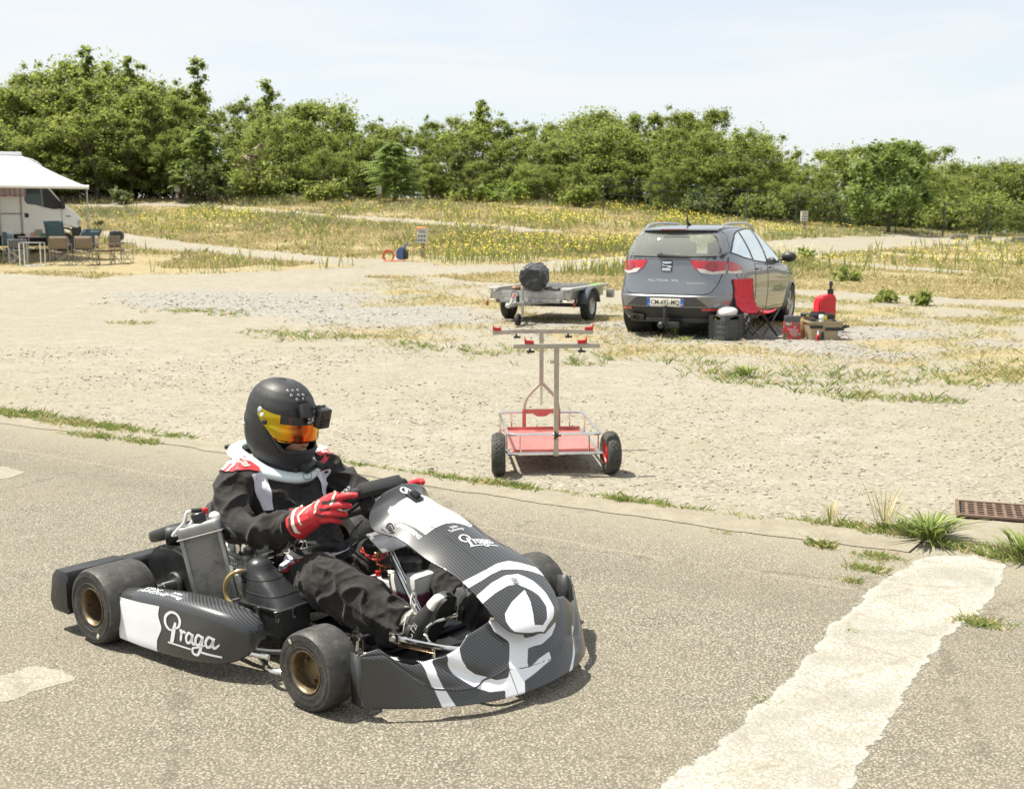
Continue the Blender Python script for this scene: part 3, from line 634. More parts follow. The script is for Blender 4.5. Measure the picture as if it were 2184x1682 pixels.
LOT = [(290, 687, .25), (400, 662, .5), (490, 668, .3), (440, 661, .35), (560, 706, .35), (610, 712, .4), (690, 717, .3), (740, 716, .45), (650, 720, .3), (1590, 808, .32), (1560, 800, .2), (1625, 818, .16), (1700, 815, .25), (1790, 838, .25), (1830, 842, .18), (1880, 847, .24), (1960, 851, .2), (1990, 853, .13), (1440, 722, .3), (1540, 790, .25), (1480, 770, .3), (1330, 760, .5), (1700, 790, .4), (1760, 800, .4), (1900, 800, .5), (1980, 810, .4), (2080, 790, .5), (2150, 775, .5), (1850, 815, .35), (2040, 815, .3), (1120, 745, .4), (960, 740, .45), (860, 733, .4), (1050, 752, .35), (1220, 772, .3)]
xx, yy, hh, gg = [], [], [], []
dirv = np.array([.843, -.537])
for (x, y, la, lb, h, c) in TUFTS:
    c = int(c*2.2); u = rng.normal(size=c)*.5*la; v_ = rng.normal(size=c)*lb*.6; xx.append(x+u*dirv[0]+v_*.537); yy.append(y+u*dirv[1]+v_*.843); hh.append(np.full(c, h)*.8*(.35+.85*rng.random(c))); gg.append(np.full(c, .014))
def gpt(px, py):
    X_ = (px-1092)/(py-485.)*1.5; return X_, 3720./(py-485.)*.99
for px, py, la in LOT:
    x, y = gpt(px, py); c = int(16+34*la); u = rng.normal(size=c)*la*.6; v_ = rng.normal(size=c)*la*.45; xx.append(x+u*1.25); yy.append(y+v_*1.3); hh.append((.02+.05*rng.random(c))); gg.append(np.full(c, .035))
xx = np.concatenate(xx); yy = np.concatenate(yy); hh = np.concatenate(hh); gg = np.concatenate(gg)
ct = pick(np.c_[np.ones(len(xx))*.8, np.ones(len(xx))*1., np.ones(len(xx))*.5], GREEN*1.15, GREEN2*1.1, STRAW)
grass_obj('grass_tufts', [blades(xx, yy, hh, .0035+.00042*yy, 7, ct, gg, 1.35, .008)])
# loose pebbles on the gravel lot
def pebbles(name, x, y, s, m_, z0=0.):
    n = len(x); ico = np.array([(0, 0, 1), (.89, 0, .45), (.28, .85, .45), (-.72, .53, .45), (-.72, -.53, .45), (.28, -.85, .45), (.6, .5, -.3), (-.6, .5, -.3), (-.1, -.8, -.3), (0, 0, -.5)])
    fc = np.array([(0, 1, 2), (0, 2, 3), (0, 3, 4), (0, 4, 5), (0, 5, 1), (1, 6, 2), (2, 6, 7), (2, 7, 3), (3, 7, 4), (4, 7, 8), (4, 8, 5), (5, 8, 1), (1, 8, 6), (6, 8, 9), (6, 9, 7), (7, 9, 8)])
    a = rng.random(n)*6.283; sx = s*(.7+.8*rng.random(n)); sy = s*(.7+.5*rng.random(n)); sz = s*(.35+.4*rng.random(n)); J = ico[None]*(1+.22*rng.normal(size=(n, 10, 1)))
    V = np.stack([J[:, :, 0]*sx[:, None], J[:, :, 1]*sy[:, None], J[:, :, 2]*sz[:, None]], -1); ca, sa = np.cos(a)[:, None], np.sin(a)[:, None]
    V = np.stack([V[:, :, 0]*ca-V[:, :, 1]*sa+x[:, None], V[:, :, 0]*sa+V[:, :, 1]*ca+y[:, None], V[:, :, 2]+(gz(x, y)+z0+sz*.15)[:, None]], -1)
    c = rng.random(n)[:, None]; col = np.where(c < .07, np.array([.12, .11, .095]), np.where(c < .40, np.array([.23, .205, .16]), np.array([.33, .30, .24])))*(.75+.5*rng.random((n, 1)))
    o = raw(name, V.reshape(-1, 3), (fc[None]+10*np.arange(n)[:, None, None]).reshape(-1, 3), m_, attrs={'col': np.repeat(col, 10, 0)}); tag(o, kind='stuff'); return o
M_peb = NT('pebble'); M_peb.fin(M_peb.attr('col').outputs['Color'], .85); M_peb = M_peb.m
n = 26000; yb_ = 5.3+9.5*rng.random(n)**1.5; xb_ = (rng.random(n)*2-1)*(yb_*.46); ok = (yb_ > np.interp(xb_, [q[0] for q in backp], [q[1] for q in backp])) & (rng.random(n) < np.clip(1.6*(fbm(xb_, yb_, .7, 41)-.2), .1, 1))
xb_, yb_ = xb_[ok], yb_[ok]
pebbles('gravel_pebbles', xb_, yb_, (.003+.0075*rng.random(len(xb_))**2.2)*(1+.06*yb_), M_peb)
n = 5000; y2 = 3.0+5.5*rng.random(n); x2 = (rng.random(n)*2-1)*(y2*.46); ok = (y2 < np.interp(x2, [q[0] for q in frontp], [q[1] for q in frontp])); x2, y2 = x2[ok], y2[ok]
pebbles('asphalt_grit', x2, y2, .0016+.0035*rng.random(len(x2))**3, M_peb, .0062)
n = 7000; y3 = 13.5+12*rng.random(n); x3 = (rng.random(n)*2-1)*(y3*.46); g, gr, p = zones(x3, y3); ok = gr > .35; x3, y3 = x3[ok], y3[ok]
pebbles('grey_stones', x3, y3, .012+.02*rng.random(len(x3))**2, M_peb)
# ------------------------------------------------------------------ shared object materials
M_rubber = mat('tyre_rubber', (.028, .027, .026), .75, var=.35, vs_=14, bump=.35, bs=55, dirt=.35, dcol=(.12, .11, .09))
M_slick = mat('slick_rubber', (.034, .033, .031), .62, var=.4, vs_=10, bump=.5, bs=70, dirt=.5, dcol=(.13, .115, .09))
M_black = mat('black_plastic', (.020, .021, .022), .38, var=.25, vs_=12, bump=.12, bs=120)
M_matte = mat('matte_black', (.022, .023, .025), .55, var=.2, vs_=9)
M_frame = mat('frame_paint', (.03, .03, .033), .35, .3, var=.2)
M_chrome = mat('chrome', (.72, .72, .70), .12, 1., var=.06)
M_alu = mat('aluminium', (.56, .56, .54), .38, .7, var=.12, vs_=20, bump=.1, bs=90)
M_cast = mat('cast_alloy', (.30, .30, .29), .5, .9, var=.25, vs_=30, bump=.3, bs=90)
M_rim = mat('magnesium_rim', (.20, .155, .095), .42, .75, var=.25, vs_=22, dirt=.4, dcol=(.07, .055, .035))
M_white = mat('white_vinyl', (.74, .75, .78), .28, var=.03)
M_red = mat('red_plastic', (.50, .022, .022), .4, var=.1)
M_hose = mat('clear_hose', (.62, .57, .48), .3, var=.1, **{'Transmission Weight': .35})
M_fuelhose = mat('fuel_hose', (.42, .30, .10), .3, var=.15, **{'Transmission Weight': .3})
M_brass = mat('brass', (.55, .40, .14), .3, 1.)
M_wire = mat('red_wire', (.45, .04, .03), .45)
def carbon_mat(name, sdf=False):
    t = NT(name); co = t.co('Object'); sep = t.n('ShaderNodeSeparateXYZ'); t.l(co, sep.inputs[0])
    q = t.math('ADD', t.math('ADD', t.math('MULTIPLY', sep.outputs[0], 330), t.math('MULTIPLY', sep.outputs[1], 420)), t.math('MULTIPLY', sep.outputs[2], 620))
    s = t.ramp(t.math('SINE', q), -.6, .75)
    q2 = t.math('ADD', t.math('MULTIPLY', sep.outputs[0], 900), t.math('MULTIPLY', sep.outputs[2], -700)); s2 = t.ramp(t.math('SINE', q2), -1, 1, .75, 1)
    c = t.mix(t.math('MULTIPLY', s, s2), (.018, .019, .020), (.066, .069, .072)); ro = .42
    if sdf:
        a = t.attr('print_d').outputs['Fac']; m_ = t.ramp(a, -.0007, .0007, 1, 0); c = t.mix(m_, c, (.74, .75, .78)); b = t.attr('line_d').outputs['Fac']
        c = t.mix(t.ramp(b, .0009, .0019, 1, 0), c, (.02, .02, .02))
    return t.fin(c, .34, 0, None, **{'Coat Weight': .55, 'Coat Roughness': .10, 'Specular IOR Level': .45})
M_carbon = carbon_mat('carbon_weave'); M_carbon_print = carbon_mat('carbon_weave_printed', True)

# ------------------------------------------------------------------ lettering
def glyphs(txt, size=1., shear=0., sx=1., bold=0.):
    cu = bpy.data.curves.new('t', 'FONT'); cu.body = txt; cu.size = size; cu.shear = shear; cu.offset = bold; cu.resolution_u = 3; cu.align_x = 'CENTER'; cu.align_y = 'CENTER'
    ob = bpy.data.objects.new('t', cu); me = ob.to_mesh()
    V = np.array([v.co[:] for v in me.vertices]).reshape(-1, 3); F = [tuple(p.vertices) for p in me.polygons]
    ob.to_mesh_clear(); bpy.data.objects.remove(ob); bpy.data.curves.remove(cu)
    if len(V): V[:, 0] *= sx
    return V, F
def lettering(name, txt, size, fn, m_, parent, shear=0., sx=1., bold=0.):
    """flat print: fn(u, v) gives the point on the surface for text coordinates"""
    V, F = glyphs(txt, size, shear, sx, bold); b = MB(); b.add([fn(p[0], p[1]) for p in V], F); return b.build(name, m_, parent, smooth=0)
def on_plane(o, u, v_):
    o = Vector(o); u = Vector(u).normalized(); v_ = Vector(v_); v_ = (v_-u*v_.dot(u)).normalized(); return lambda a, b: o+u*a+v_*b
def ribbon(b, pts, w, fn):
    """flat brush stroke along 2-D pts, w width (number or list)"""
    P = [Vector((p[0], p[1], 0)) for p in spline([(p[0], p[1], 0) for p in pts], 6)]; n = len(P); ws = np.interp(np.linspace(0, 1, n), np.linspace(0, 1, len(w)), w) if hasattr(w, '__len__') else [w]*n
    vs = []
    for i in range(n):
        t = (P[min(i+1, n-1)]-P[max(i-1, 0)]).normalized(); s = Vector((-t.y, t.x, 0))*ws[i]*.5; vs += [fn((P[i]+s).x, (P[i]+s).y), fn((P[i]-s).x, (P[i]-s).y)]
    b.add(vs, [(2*i, 2*i+1, 2*i+3, 2*i+2) for i in range(n-1)])
SCRIPT = [ # script word strokes, u 0..1, v up, unit = underline length
 ([(.20, .28), (.155, .12), (.12, -.03), (.085, -.09)], [.03, .055, .05, .03]), ([(.165, .135), (.06, .14), (-.01, .22), (.0, .34), (.11, .43), (.23, .42), (.29, .33), (.26, .22), (.155, .165)], [.012, .03, .036, .036, .03, .03, .036, .03, .012]),
 ([(.285, .16), (.32, .17), (.30, .02), (.305, .0)], .032), ([(.31, .10), (.36, .17), (.40, .15)], [.02, .026, .034]),
 ([(.52, .15), (.46, .17), (.41, .08), (.43, .0), (.49, .03), (.53, .12)], .03), ([(.535, .17), (.515, .05), (.54, .0), (.58, .03)], .032),
 ([(.69, .15), (.63, .17), (.58, .08), (.60, .0), (.66, .03), (.70, .12)], .03), ([(.71, .17), (.675, -.02), (.61, -.16), (.53, -.15), (.53, -.07), (.64, -.03), (.76, .03)], [.034, .034, .03, .03, .026, .02, .014]),
 ([(.87, .15), (.81, .17), (.76, .08), (.78, .0), (.84, .03), (.88, .12)], .03), ([(.89, .17), (.865, .05), (.89, .0), (.95, .05), (.97, .08)], [.032, .032, .03, .02, .01]),
 ([(.03, -.09), (.20, -.09), (.49, -.095)], .02), ([(.67, -.105), (.84, -.12), (1.0, -.13)], [.026, .026, .022])]
def script_word(name, fn, m_, parent):
    b = MB()
    for pts, w_ in SCRIPT: ribbon(b, pts, [q*1.38 for q in w_] if hasattr(w_, '__len__') else w_*1.38, fn)
    return b.build(name, m_, parent, smooth=0)
def ring_logo(name, fn, m_, parent, r=1.):
    b = MB(); arc = lambda q, a0, a1, n=25: [(q*math.cos(R(a0+(a1-a0)*k/n)), q*math.sin(R(a0+(a1-a0)*k/n))) for k in range(n+1)]
    ribbon(b, arc(1.*r, 0, 360), .13*r, fn); ribbon(b, arc(.76*r, -20, 300), .12*r, fn); ribbon(b, [(.12*r, .3*r), (.0, -.3*r), (-.1*r, -.95*r)], .16*r, fn)
    ribbon(b, [(.02*r, .38*r), (.3*r, .45*r), (.5*r, .2*r), (.3*r, -.05*r), (.05*r, -.05*r)], .14*r, fn); ribbon(b, [(-.25*r, -.42*r), (.35*r, -.3*r)], .14*r, fn)
    return b.build(name, m_, parent, smooth=0)

# ------------------------------------------------------------------ the kart (local: x forward, y left, z up; origin on the ground under the rear axle)
KART = (-1.075, 4.575, .006); KYAW = R(-39.5)
kart = thing('racing_kart', 'black carbon-look racing kart with white logo nose, parked on the asphalt', 'kart', KART, KYAW)

# --- nose panel (number-plate fairing)
NT_T = [0, .08, .16, .26, .40, .52, .63, .72, .80, .88, .95, 1]
NC = np.array([(.895, .603), (.905, .598), (.93, .58), (.985, .556), (1.08, .518), (1.18, .472), (1.28, .42), (1.35, .382), (1.41, .348), (1.473, .295), (1.518, .238), (1.533, .200)])
NE = np.array([(.895, 0, .603), (.89, .10, .578), (.885, .15, .523), (.915, .168, .475), (1.047, .17, .463), (1.166, .168, .417), (1.27, .166, .392), (1.338, .166, .364), (1.395, .165, .328), (1.455, .155, .273), (1.503, .11, .222), (1.533, 0, .200)])
from itertools import product
def cub(t, xs, ys):
    """monotone-ish smooth interpolation (catmull) on a non-uniform table"""
    xs = np.asarray(xs); ys = np.asarray(ys); m = np.gradient(ys, xs); i = np.clip(np.searchsorted(xs, t)-1, 0, len(xs)-2); h = xs[i+1]-xs[i]; s = (t-xs[i])/h
    return (2*s**3-3*s**2+1)*ys[i]+(s**3-2*s**2+s)*h*m[i]+(-2*s**3+3*s**2)*ys[i+1]+(s**3-s**2)*h*m[i+1]
def nas(u, t, off=0.):
    u = np.asarray(u, float); t = np.asarray(t, float); cx_ = cub(t, NT_T, NC[:, 0]); cz = cub(t, NT_T, NC[:, 1]); ex = cub(t, NT_T, NE[:, 0]); ey = np.maximum(cub(t, NT_T, NE[:, 1]), 0); ez = cub(t, NT_T, NE[:, 2]); a = np.abs(u)**1.9
    P = np.stack([cx_+(ex-cx_)*a, ey*u, cz+(ez-cz)*a], -1)
    if off:
        e = 1e-3; Pu = nas(u+e, t)-nas(u-e, t); Pt = nas(u, np.clip(t+e, 0, 1))-nas(u, np.clip(t-e, 0, 1)); nn = np.cross(Pt, Pu); nn /= np.linalg.norm(nn, axis=-1, keepdims=True)+1e-12; nn *= np.sign(nn[..., 2:3]+1e-9)
        P = P+nn*off
    return P
def npoint(u, t, off=.0012): return Vector(nas(np.array([u]), np.array([t]), off)[0])
SCu, SCt = .165, .80
def sdu(U, Tt, P): return sdpoly(U*SCu, Tt*SCt, [(a*SCu, b*SCt) for a, b in P])
plate = [(-.183, .202), (-.375, .205), (-.56, .213), (-.592, .202), (-.675, .222), (-.662, .34), (-.645, .448), (-.408, .445), (-.133, .448), (.117, .46), (.283, .475), (.42, .49), (.62, .47), (.70, .36), (.66, .25), (.4, .22), (.117, .212)]
r1 = [(-1.05, .702), (-.65, .702), (-.367, .70), (0, .692), (.35, .695), (.6, .715), (1.05, .765), (1.05, .81), (.6, .765), (.325, .745), (-.042, .725), (-.375, .728), (-.65, .735), (-1.05, .74)]
r2o = [(-1.05, .787), (-.75, .775), (-.525, .765), (-.108, .758), (.233, .772), (.475, .815), (.62, .865), (.70, .92), (.592, .955), (.183, .985), (-.30, .992), (-.817, .972), (-.93, .94), (-.86, .899), (-.767, .88), (-.458, .858), (.042, .838), (-.02, .88), (-.16, .92), (-.33, .953), (-.025, .966), (.25, .950), (.392, .91), (.34, .872), (.225, .848), (-.017, .812), (-.233, .802), (-.625, .807), (-1.05, .82)]
U, Tt = np.meshgrid(np.linspace(-1, 1, 181), np.linspace(0, 1, 461)); Pn = nas(U, Tt)
d = np.minimum(np.minimum(sdu(U, Tt, plate), sdu(U, Tt, r1)), sdu(U, Tt, r2o))
ln = np.minimum.reduce([np.abs(sdu(U, Tt, [(-.6, .21), (-.640, .226), (-.632, .34), (-.618, .437), (-.40, .436), (-.133, .439), (.117, .451), (.283, .466), (.41, .48), (.59, .463), (.66, .36), (.62, .26), (.4, .228), (.117, .221), (-.183, .211), (-.375, .214)])), dseg(U*SCu, Tt*SCt, [(-.57*SCu, .222*SCt), (-.41*SCu, .445*SCt)]), dseg(U*SCu, Tt*SCt, [(-.41*SCu, .445*SCt), (-.35*SCu, .6*SCt), (-.33*SCu, .78*SCt), (-.3*SCu, .83*SCt)])])
idx = np.arange(U.size).reshape(U.shape); F = np.stack([idx[:-1, :-1], idx[:-1, 1:], idx[1:, 1:], idx[1:, :-1]], -1).reshape(-1, 4)
panel = raw('nose_panel', Pn.reshape(-1, 3), F[:, ::-1], M_carbon_print, kart, True, attrs={'print_d': d.ravel(), 'line_d': ln.ravel()})
md = panel.modifiers.new('thick', 'SOLIDIFY'); md.thickness = .004; md.offset = -1
ring_logo('ring_logo', lambda a, b: npoint(-.108+a*.14+b*.07*0, .138-b*.038+a*.017, .0015), M_white, panel)
script_word('script_logo', lambda a, b: npoint(-.20+a*.75, .572-b*.11+a*.02, .0015), M_white, panel)
lettering('team_name', 'ENGINEERING', .027, lambda a, b: npoint(-.765+b*4.2, .392+a*.66, .0015), M_white, panel, bold=.0004)
lettering('team_badge', 'TPX', .045, lambda a, b: npoint(-.755+b*4.2, .288+a*.7, .0015), M_white, panel)
lettering('slogan', 'Italian', .017, lambda a, b: npoint(-.05+a*4.6, .478-b*1.15+a*.08, .0015), M_white, panel); lettering('slogan', 'Technology', .017, lambda a, b: npoint(-.06+a*4.6, .494-b*1.15+a*.08, .0015), M_white, panel)
b = MB(); b.lathe([(.0, .010), (.006, .010), (.008, .004), (.014, .003), (.014, 0)], frame(npoint(-.03, .795), (.55, 0, .83)), 16); b.build('panel_bolt', M_chrome, kart)
o_ = npoint(-.86, .318); b = MB(); b.lathe([(0, .004), (.016, .004), (.018, 0)], frame(o_, (-.1, -.9, .4)), 16); bolt = b.build('panel_washer', M_matte, kart)
b = MB(); b.tube(spline([o_+Vector((-.03, -.012, .012)), o_+Vector((-.005, -.014, -.004)), o_+Vector((.018, -.014, .014)), o_+Vector((.028, -.014, 0)), o_+Vector((.01, -.014, -.012)), o_+Vector((-.03, -.012, .0))], 5), .0022, 6); b.build('retaining_clip', M_chrome, bolt)
# camera socket on the panel
c_ = npoint(-.06, .222, 0); Mx = frame(c_, nas(np.array([-.06]), np.array([.222]), 1.)[0]-nas(np.array([-.06]), np.array([.222]))[0], (1, 0, 0))
b = MB(); b.prism([(-.026, -.022), (.026, -.022), (.03, 0), (.026, .022), (-.026, .022), (-.03, 0)], Mx, .006, .0015)
for s_ in (-1, 0, 1): b.box(Mx @ Vector((.0, s_*.009, .013)), (.03, .005, .016), Mx.to_3x3().to_4x4(), .001)
b.build('camera_socket', M_black, kart)

# --- front spoiler
def fxb(y): return 1.222+.333*(1-np.clip(np.abs(y)/.545, 0, 1)**2.4)
def fkk(y): return .6*np.clip(1-np.abs(y)/.53, 0, 1)**.7+.03
FT = ([0, .128, .168, .249, .287, .363, .417, .449, .462, .485, .515, .535], [.262, .260, .256, .239, .206, .178, .171, .184, .198, .226, .216, .206])
FCR = ([0, .10, .146, .231, .274, .331, .382, .421, .453, .476, .535], [.100, .108, .123, .103, .088, .089, .098, .134, .174, .206, .204])
def fair(y, z, step=0.):
    yv = .22+np.clip(z-.09, 0, 1)*1.75; return np.stack([fxb(y)-fkk(y)*(z-.045)-step-.016*np.exp(-((np.abs(y)-yv)/.035)**2)*np.clip((z-.07)/.04, 0, 1), y, z], -1)
ys = np.linspace(-.535, .535, 181); rows = []; zs_ = []
for k in range(31):
    q = k/30.; zt = np.interp(np.abs(ys), *FT); zc = np.minimum(np.interp(np.abs(ys), *FCR), zt-.004)
    z = np.where(q < .5, .042+(zc-.042)*(q/.5), zc+(zt-zc)*((q-.5)/.5)); rows.append(fair(ys, z, np.where(q > .5, .006, 0.)+.004*np.sin(np.clip((q-.5)*2, 0, 1)*math.pi)*(-1))); zs_.append(z)
P = np.stack(rows, 0); Y_, Z_ = np.meshgrid(ys, np.linspace(0, 1, 31)); Z_ = P[..., 2]; Y_ = P[..., 1]
def sdf(poly): return sdpoly(Y_, Z_, poly)
band1 = [(-.392, .185), (-.39, .137), (-.382, .102), (-.369, .03), (-.334, .03), (-.348, .071), (-.355, .094), (-.366, .138), (-.358, .19)]
band2 = [(-.325, .21), (-.326, .164), (-.318, .132), (-.293, .105), (-.272, .087), (-.237, .069), (-.187, .064), (-.200, .03), (-.128, .03), (-.106, .074), (.043, .097), (.056, .118), (-.071, .102), (-.035, .15), (.034, .145), (.094, .157), (.14, .182), (.12, .21), (.09, .183), (.063, .176), (.009, .173), (-.031, .178), (-.03, .28), (-.16, .28), (-.15, .228), (-.106, .187), (-.134, .136), (-.162, .096), (-.202, .096), (-.227, .109), (-.255, .121), (-.279, .144), (-.29, .172), (-.285, .22)]
band3 = [(.082, .03), (.112, .03), (.158, .06), (.228, .10), (.252, .135), (.235, .15), (.205, .1), (.14, .06)]
d = np.minimum.reduce([sdf(band1), sdf(band2), sdf(band3)])
ln = np.minimum.reduce([dseg(Y_, Z_, [(-.148, .04), (-.149, .114), (-.20, .23)]), dseg(Y_, Z_, [(-.146, .118), (-.10, .108), (.045, .098), (.2, .11)])])
idx = np.arange(Y_.size).reshape(Y_.shape); F = np.stack([idx[:-1, :-1], idx[:-1, 1:], idx[1:, 1:], idx[1:, :-1]], -1).reshape(-1, 4)
sp = raw('front_spoiler', P.reshape(-1, 3), F, M_carbon_print, kart, True, attrs={'print_d': d.ravel(), 'line_d': ln.ravel()})
md = sp.modifiers.new('thick', 'SOLIDIFY'); md.thickness = .006; md.offset = -1
b = MB(); b.tube([Vector(fair(np.array(y), np.array(float(np.interp(abs(y), *FCR))))+np.array([.0, 0, 0])) for y in np.linspace(-.40, -.15, 26)], .0028, 6); b.build('crease_line', M_matte, sp)
# fins rising at both ends (turned-in side returns of the spoiler)
for s_ in (-1, 1):
    e = [Vector((float(fxb(.535))-.0, s_*.535, z)) for z in (.042, .12, .206)]; r_ = [p+Vector((-.055, s_*-.012, .0)) for p in e]
    b = MB(); b.grid([[e[0], e[1], e[2]], [r_[0], r_[1], r_[2]]]); f_ = b.build('spoiler_fin', M_carbon, kart); md = f_.modifiers.new('t', 'SOLIDIFY'); md.thickness = .005
# upturned far flap
# --- wheels
def tyre_profile(r, w, rim):  # (radius, offset) across the tyre
    h = w/2; return [(rim, -h*.80), (rim+.006, -h*.92), (r*.80, -h*1.0), (r*.93, -h*.97), (r*.985, -h*.82), (r, -h*.5), (r*1.003, 0), (r, h*.5), (r*.985, h*.82), (r*.93, h*.97), (r*.80, h*1.0), (rim+.006, h*.92), (rim, h*.80)]
def kart_wheel(name, loc, r, w, rim, out_y, steer=0.):
    root = bpy.data.objects.new(name, None); COL.objects.link(root); root.parent = kart; root.location = loc; root.rotation_euler = (0, 0, steer); root.empty_display_size = .1
    A = frame((0, 0, 0), (0, out_y, 0), (1, 0, 0))
    b = MB(); b.lathe(tyre_profile(r, w, rim), A, 64); b.lathe([(r*.80, w*.503), (r*.815, w*.508), (r*.83, w*.503)], A, 64); b.lathe([(r*.62, w*.497), (r*.632, w*.505), (r*.645, w*.498)], A, 64); b.build('tyre', M_slick, root, 40)
    b = MB(); q = rim
    b.lathe([(q*1.05, w*.445), (q*1.055, w*.47), (q*1.02, w*.475), (q*.97, w*.455), (q*.93, w*.40), (q*.90, w*.22), (q*.86, w*.12), (q*.40, w*.10), (q*.36, w*.14), (0, w*.14)], A, 48)
    b.lathe([(q*1.04, -w*.44), (q*.93, -w*.40), (q*.9, w*.2)], A, 48)
    for k in range(3):
        a = k*2.094+.5; b.lathe([(0, w*.10+.012), (.006, w*.10+.012), (.007, w*.10)], A @ Matrix.Translation((math.cos(a)*q*.62, math.sin(a)*q*.62, 0)), 8)
    for k in range(4):
        a = k*1.571+.2; b.lathe([(0, w*.47+.004), (.004, w*.47+.004), (.004, w*.44)], A @ Matrix.Translation((math.cos(a)*q*.9, math.sin(a)*q*.9, -.02)), 6)
    b.build('rim', M_rim, root, 40)
    return root
wheels = []
for s_ in (-1, 1):
    wheels.append(kart_wheel('wheel', (0, s_*.595, .14), .14, .205, .066, s_)); wheels.append(kart_wheel('wheel', (1.05, s_*.535, .128), .128, .125, .066, s_, R(0)))
lettering('tyre_lettering', 'VEGA', .030, lambda a, b: Vector(((.106+b)*math.sin(a/.106+.35), -.0655, (.106+b)*math.cos(a/.106+.35))), mat('tyre_print', (.075, .07, .062), .7), wheels[1])
b = MB(); b.box((-.06, -.0655, .088), (.016, .002, .009), (0, .9, 0), .001); b.build('tyre_tag', mat('tyre_sticker', (.5, .48, .38), .6), wheels[1])
b = MB(); b.box((.045, -.105, -.098), (.014, .002, .018), (0, .5, 0), .001); b.build('tyre_tag', mat('tyre_sticker', (.5, .48, .38), .6), wheels[0])
# --- axles, chassis rails, floor pan
b = MB(); b.cyl((0, -.5, .14), (0, .5, .14), .02, 20); b.build('rear_axle', M_chrome, kart)
b = MB()
for s_ in (-1, 1):
    b.tube(spline([(-.02, s_*.24, .075), (.3, s_*.30, .06), (.62, s_*.31, .06), (.95, s_*.26, .062), (1.18, s_*.2, .066)], 6), .015, 10)
    b.tube(spline([(.30, s_*.30, .06), (.36, s_*.42, .06), (.62, s_*.46, .06), (.74, s_*.40, .06), (.80, s_*.31, .06)], 5), .013, 8); b.tube([(.95, s_*.26, .062), (1.02, s_*.36, .085), (1.045, s_*.41, .11)], .014, 8)
for x, w_ in ((-.02, .24), (.45, .30), (1.0, .25), (1.18, .2)): b.tube([(x, -w_, .062), (x, w_, .062)], .014, 8)
b.tube([(0.02, -.24, .075), (0, -.24, .15)], .02, 8); b.tube([(0.02, .24, .075), (0, .24, .15)], .02, 8)
b.build('chassis_frame', M_frame, kart)
b = MB(); b.box((.86, 0, .048), (.66, .50, .004)); fp = b.build('floor_pan', M_black, kart)
script_word('script_logo', lambda a, b: Vector((.64+a*.15, -.262, .095+b*.14)), M_alu, kart)
b = MB(); b.box((.75, -.256, .085), (.42, .006, .075), None, .002); b.build('side_plate', M_black, kart)
# nerf bars and chrome tubes under the side pod
b = MB(); b.tube(spline([(.50, -.33, .06), (.62, -.44, .058), (.78, -.53, .06), (.86, -.53, .062), (.90, -.46, .063), (.90, -.30, .062)], 6), .010, 10); b.tube(spline([(.18, -.33, .06), (.2, -.5, .07), (.3, -.57, .09), (.6, -.57, .1), (.78, -.52, .09)], 6), .010, 10); b.build('side_bumper_bar', M_chrome, kart)
# front bumper bars
b = MB(); b.tube(spline([(1.10, -.235, .150), (1.2, -.24, .158), (1.33, -.235, .17), (1.42, -.2, .182), (1.44, 0, .19), (1.42, .2, .182), (1.33, .235, .17), (1.2, .24, .158), (1.1, .235, .150)], 6), .0095, 10); b.box((1.09, -.235, .150), (.045, .026, .034), None, .003); b.build('front_bumper_bar', M_chrome, kart)
b = MB(); b.lathe([(0, .006), (.008, .006), (.009, 0)], frame((1.09, -.248, .15), (0, -1, 0)), 10); b.build('bumper_bolt', M_alu, kart)
b = MB(); b.tube(spline([(1.02, -.30, .085), (1.12, -.33, .075), (1.25, -.32, .068), (1.36, -.22, .068), (1.38, 0, .068), (1.36, .22, .068), (1.25, .32, .068), (1.02, .3, .085)], 6), .015, 10); b.build('lower_bumper_bar', M_frame, kart)
# stub axles, kingpins and track rods
for s_ in (-1, 1):
    b = MB(); b.cyl((1.05, s_*.36, .128), (1.05, s_*.52, .128), .0125, 14); b.cyl((1.05, s_*.415, .128), (1.05, s_*.45, .128), .019, 14); b.cyl((1.04, s_*.375, .085), (1.045, s_*.375, .175), .015, 14); b.cyl((1.045, s_*.375, .175), (1.045, s_*.375, .186), .024, 14); b.cyl((1.045, s_*.375, .186), (1.045, s_*.375, .2), .011, 6); b.build('stub_axle', M_chrome, kart)
    b = MB(); b.box((1.03, s_*.352, .13), (.03, .012, .11), None, .003); b.box((1.035, s_*.37, .178), (.04, .04, .006)); b.box((1.035, s_*.37, .082), (.04, .04, .006)); b.build('kingpin_yoke', M_frame, kart)
    b = MB(); b.tube([(.97, s_*.03, .13), (.95, s_*.36, .125)], .007, 8); b.tube([(1.04, s_*.40, .13), (.95, s_*.36, .125)], .007, 8); b.build('track_rod', M_matte, kart)
# return spring beside the chrome bar
b = MB(); b.tube([Vector((1.09+.14*k/160, -.225+.02*k/160+.005*math.cos(k*.9), .122+.005*math.sin(k*.9))) for k in range(161)], .0014, 4); b.build('pedal_spring', mat('spring_steel', (.35, .25, .16), .35, 1.), kart)
# pedals
for s_, px_ in ((-1, 1.185), (1, 1.20)):
    b = MB(); b.tube(spline([(1.19, s_*.16, .06), (1.20, s_*.175, .12), (1.17, s_*.18, .165), (1.185, s_*.165, .20), (1.215, s_*.13, .215), (1.22, s_*.08, .215)], 6), .0062, 8); b.build('pedal', M_chrome, kart)
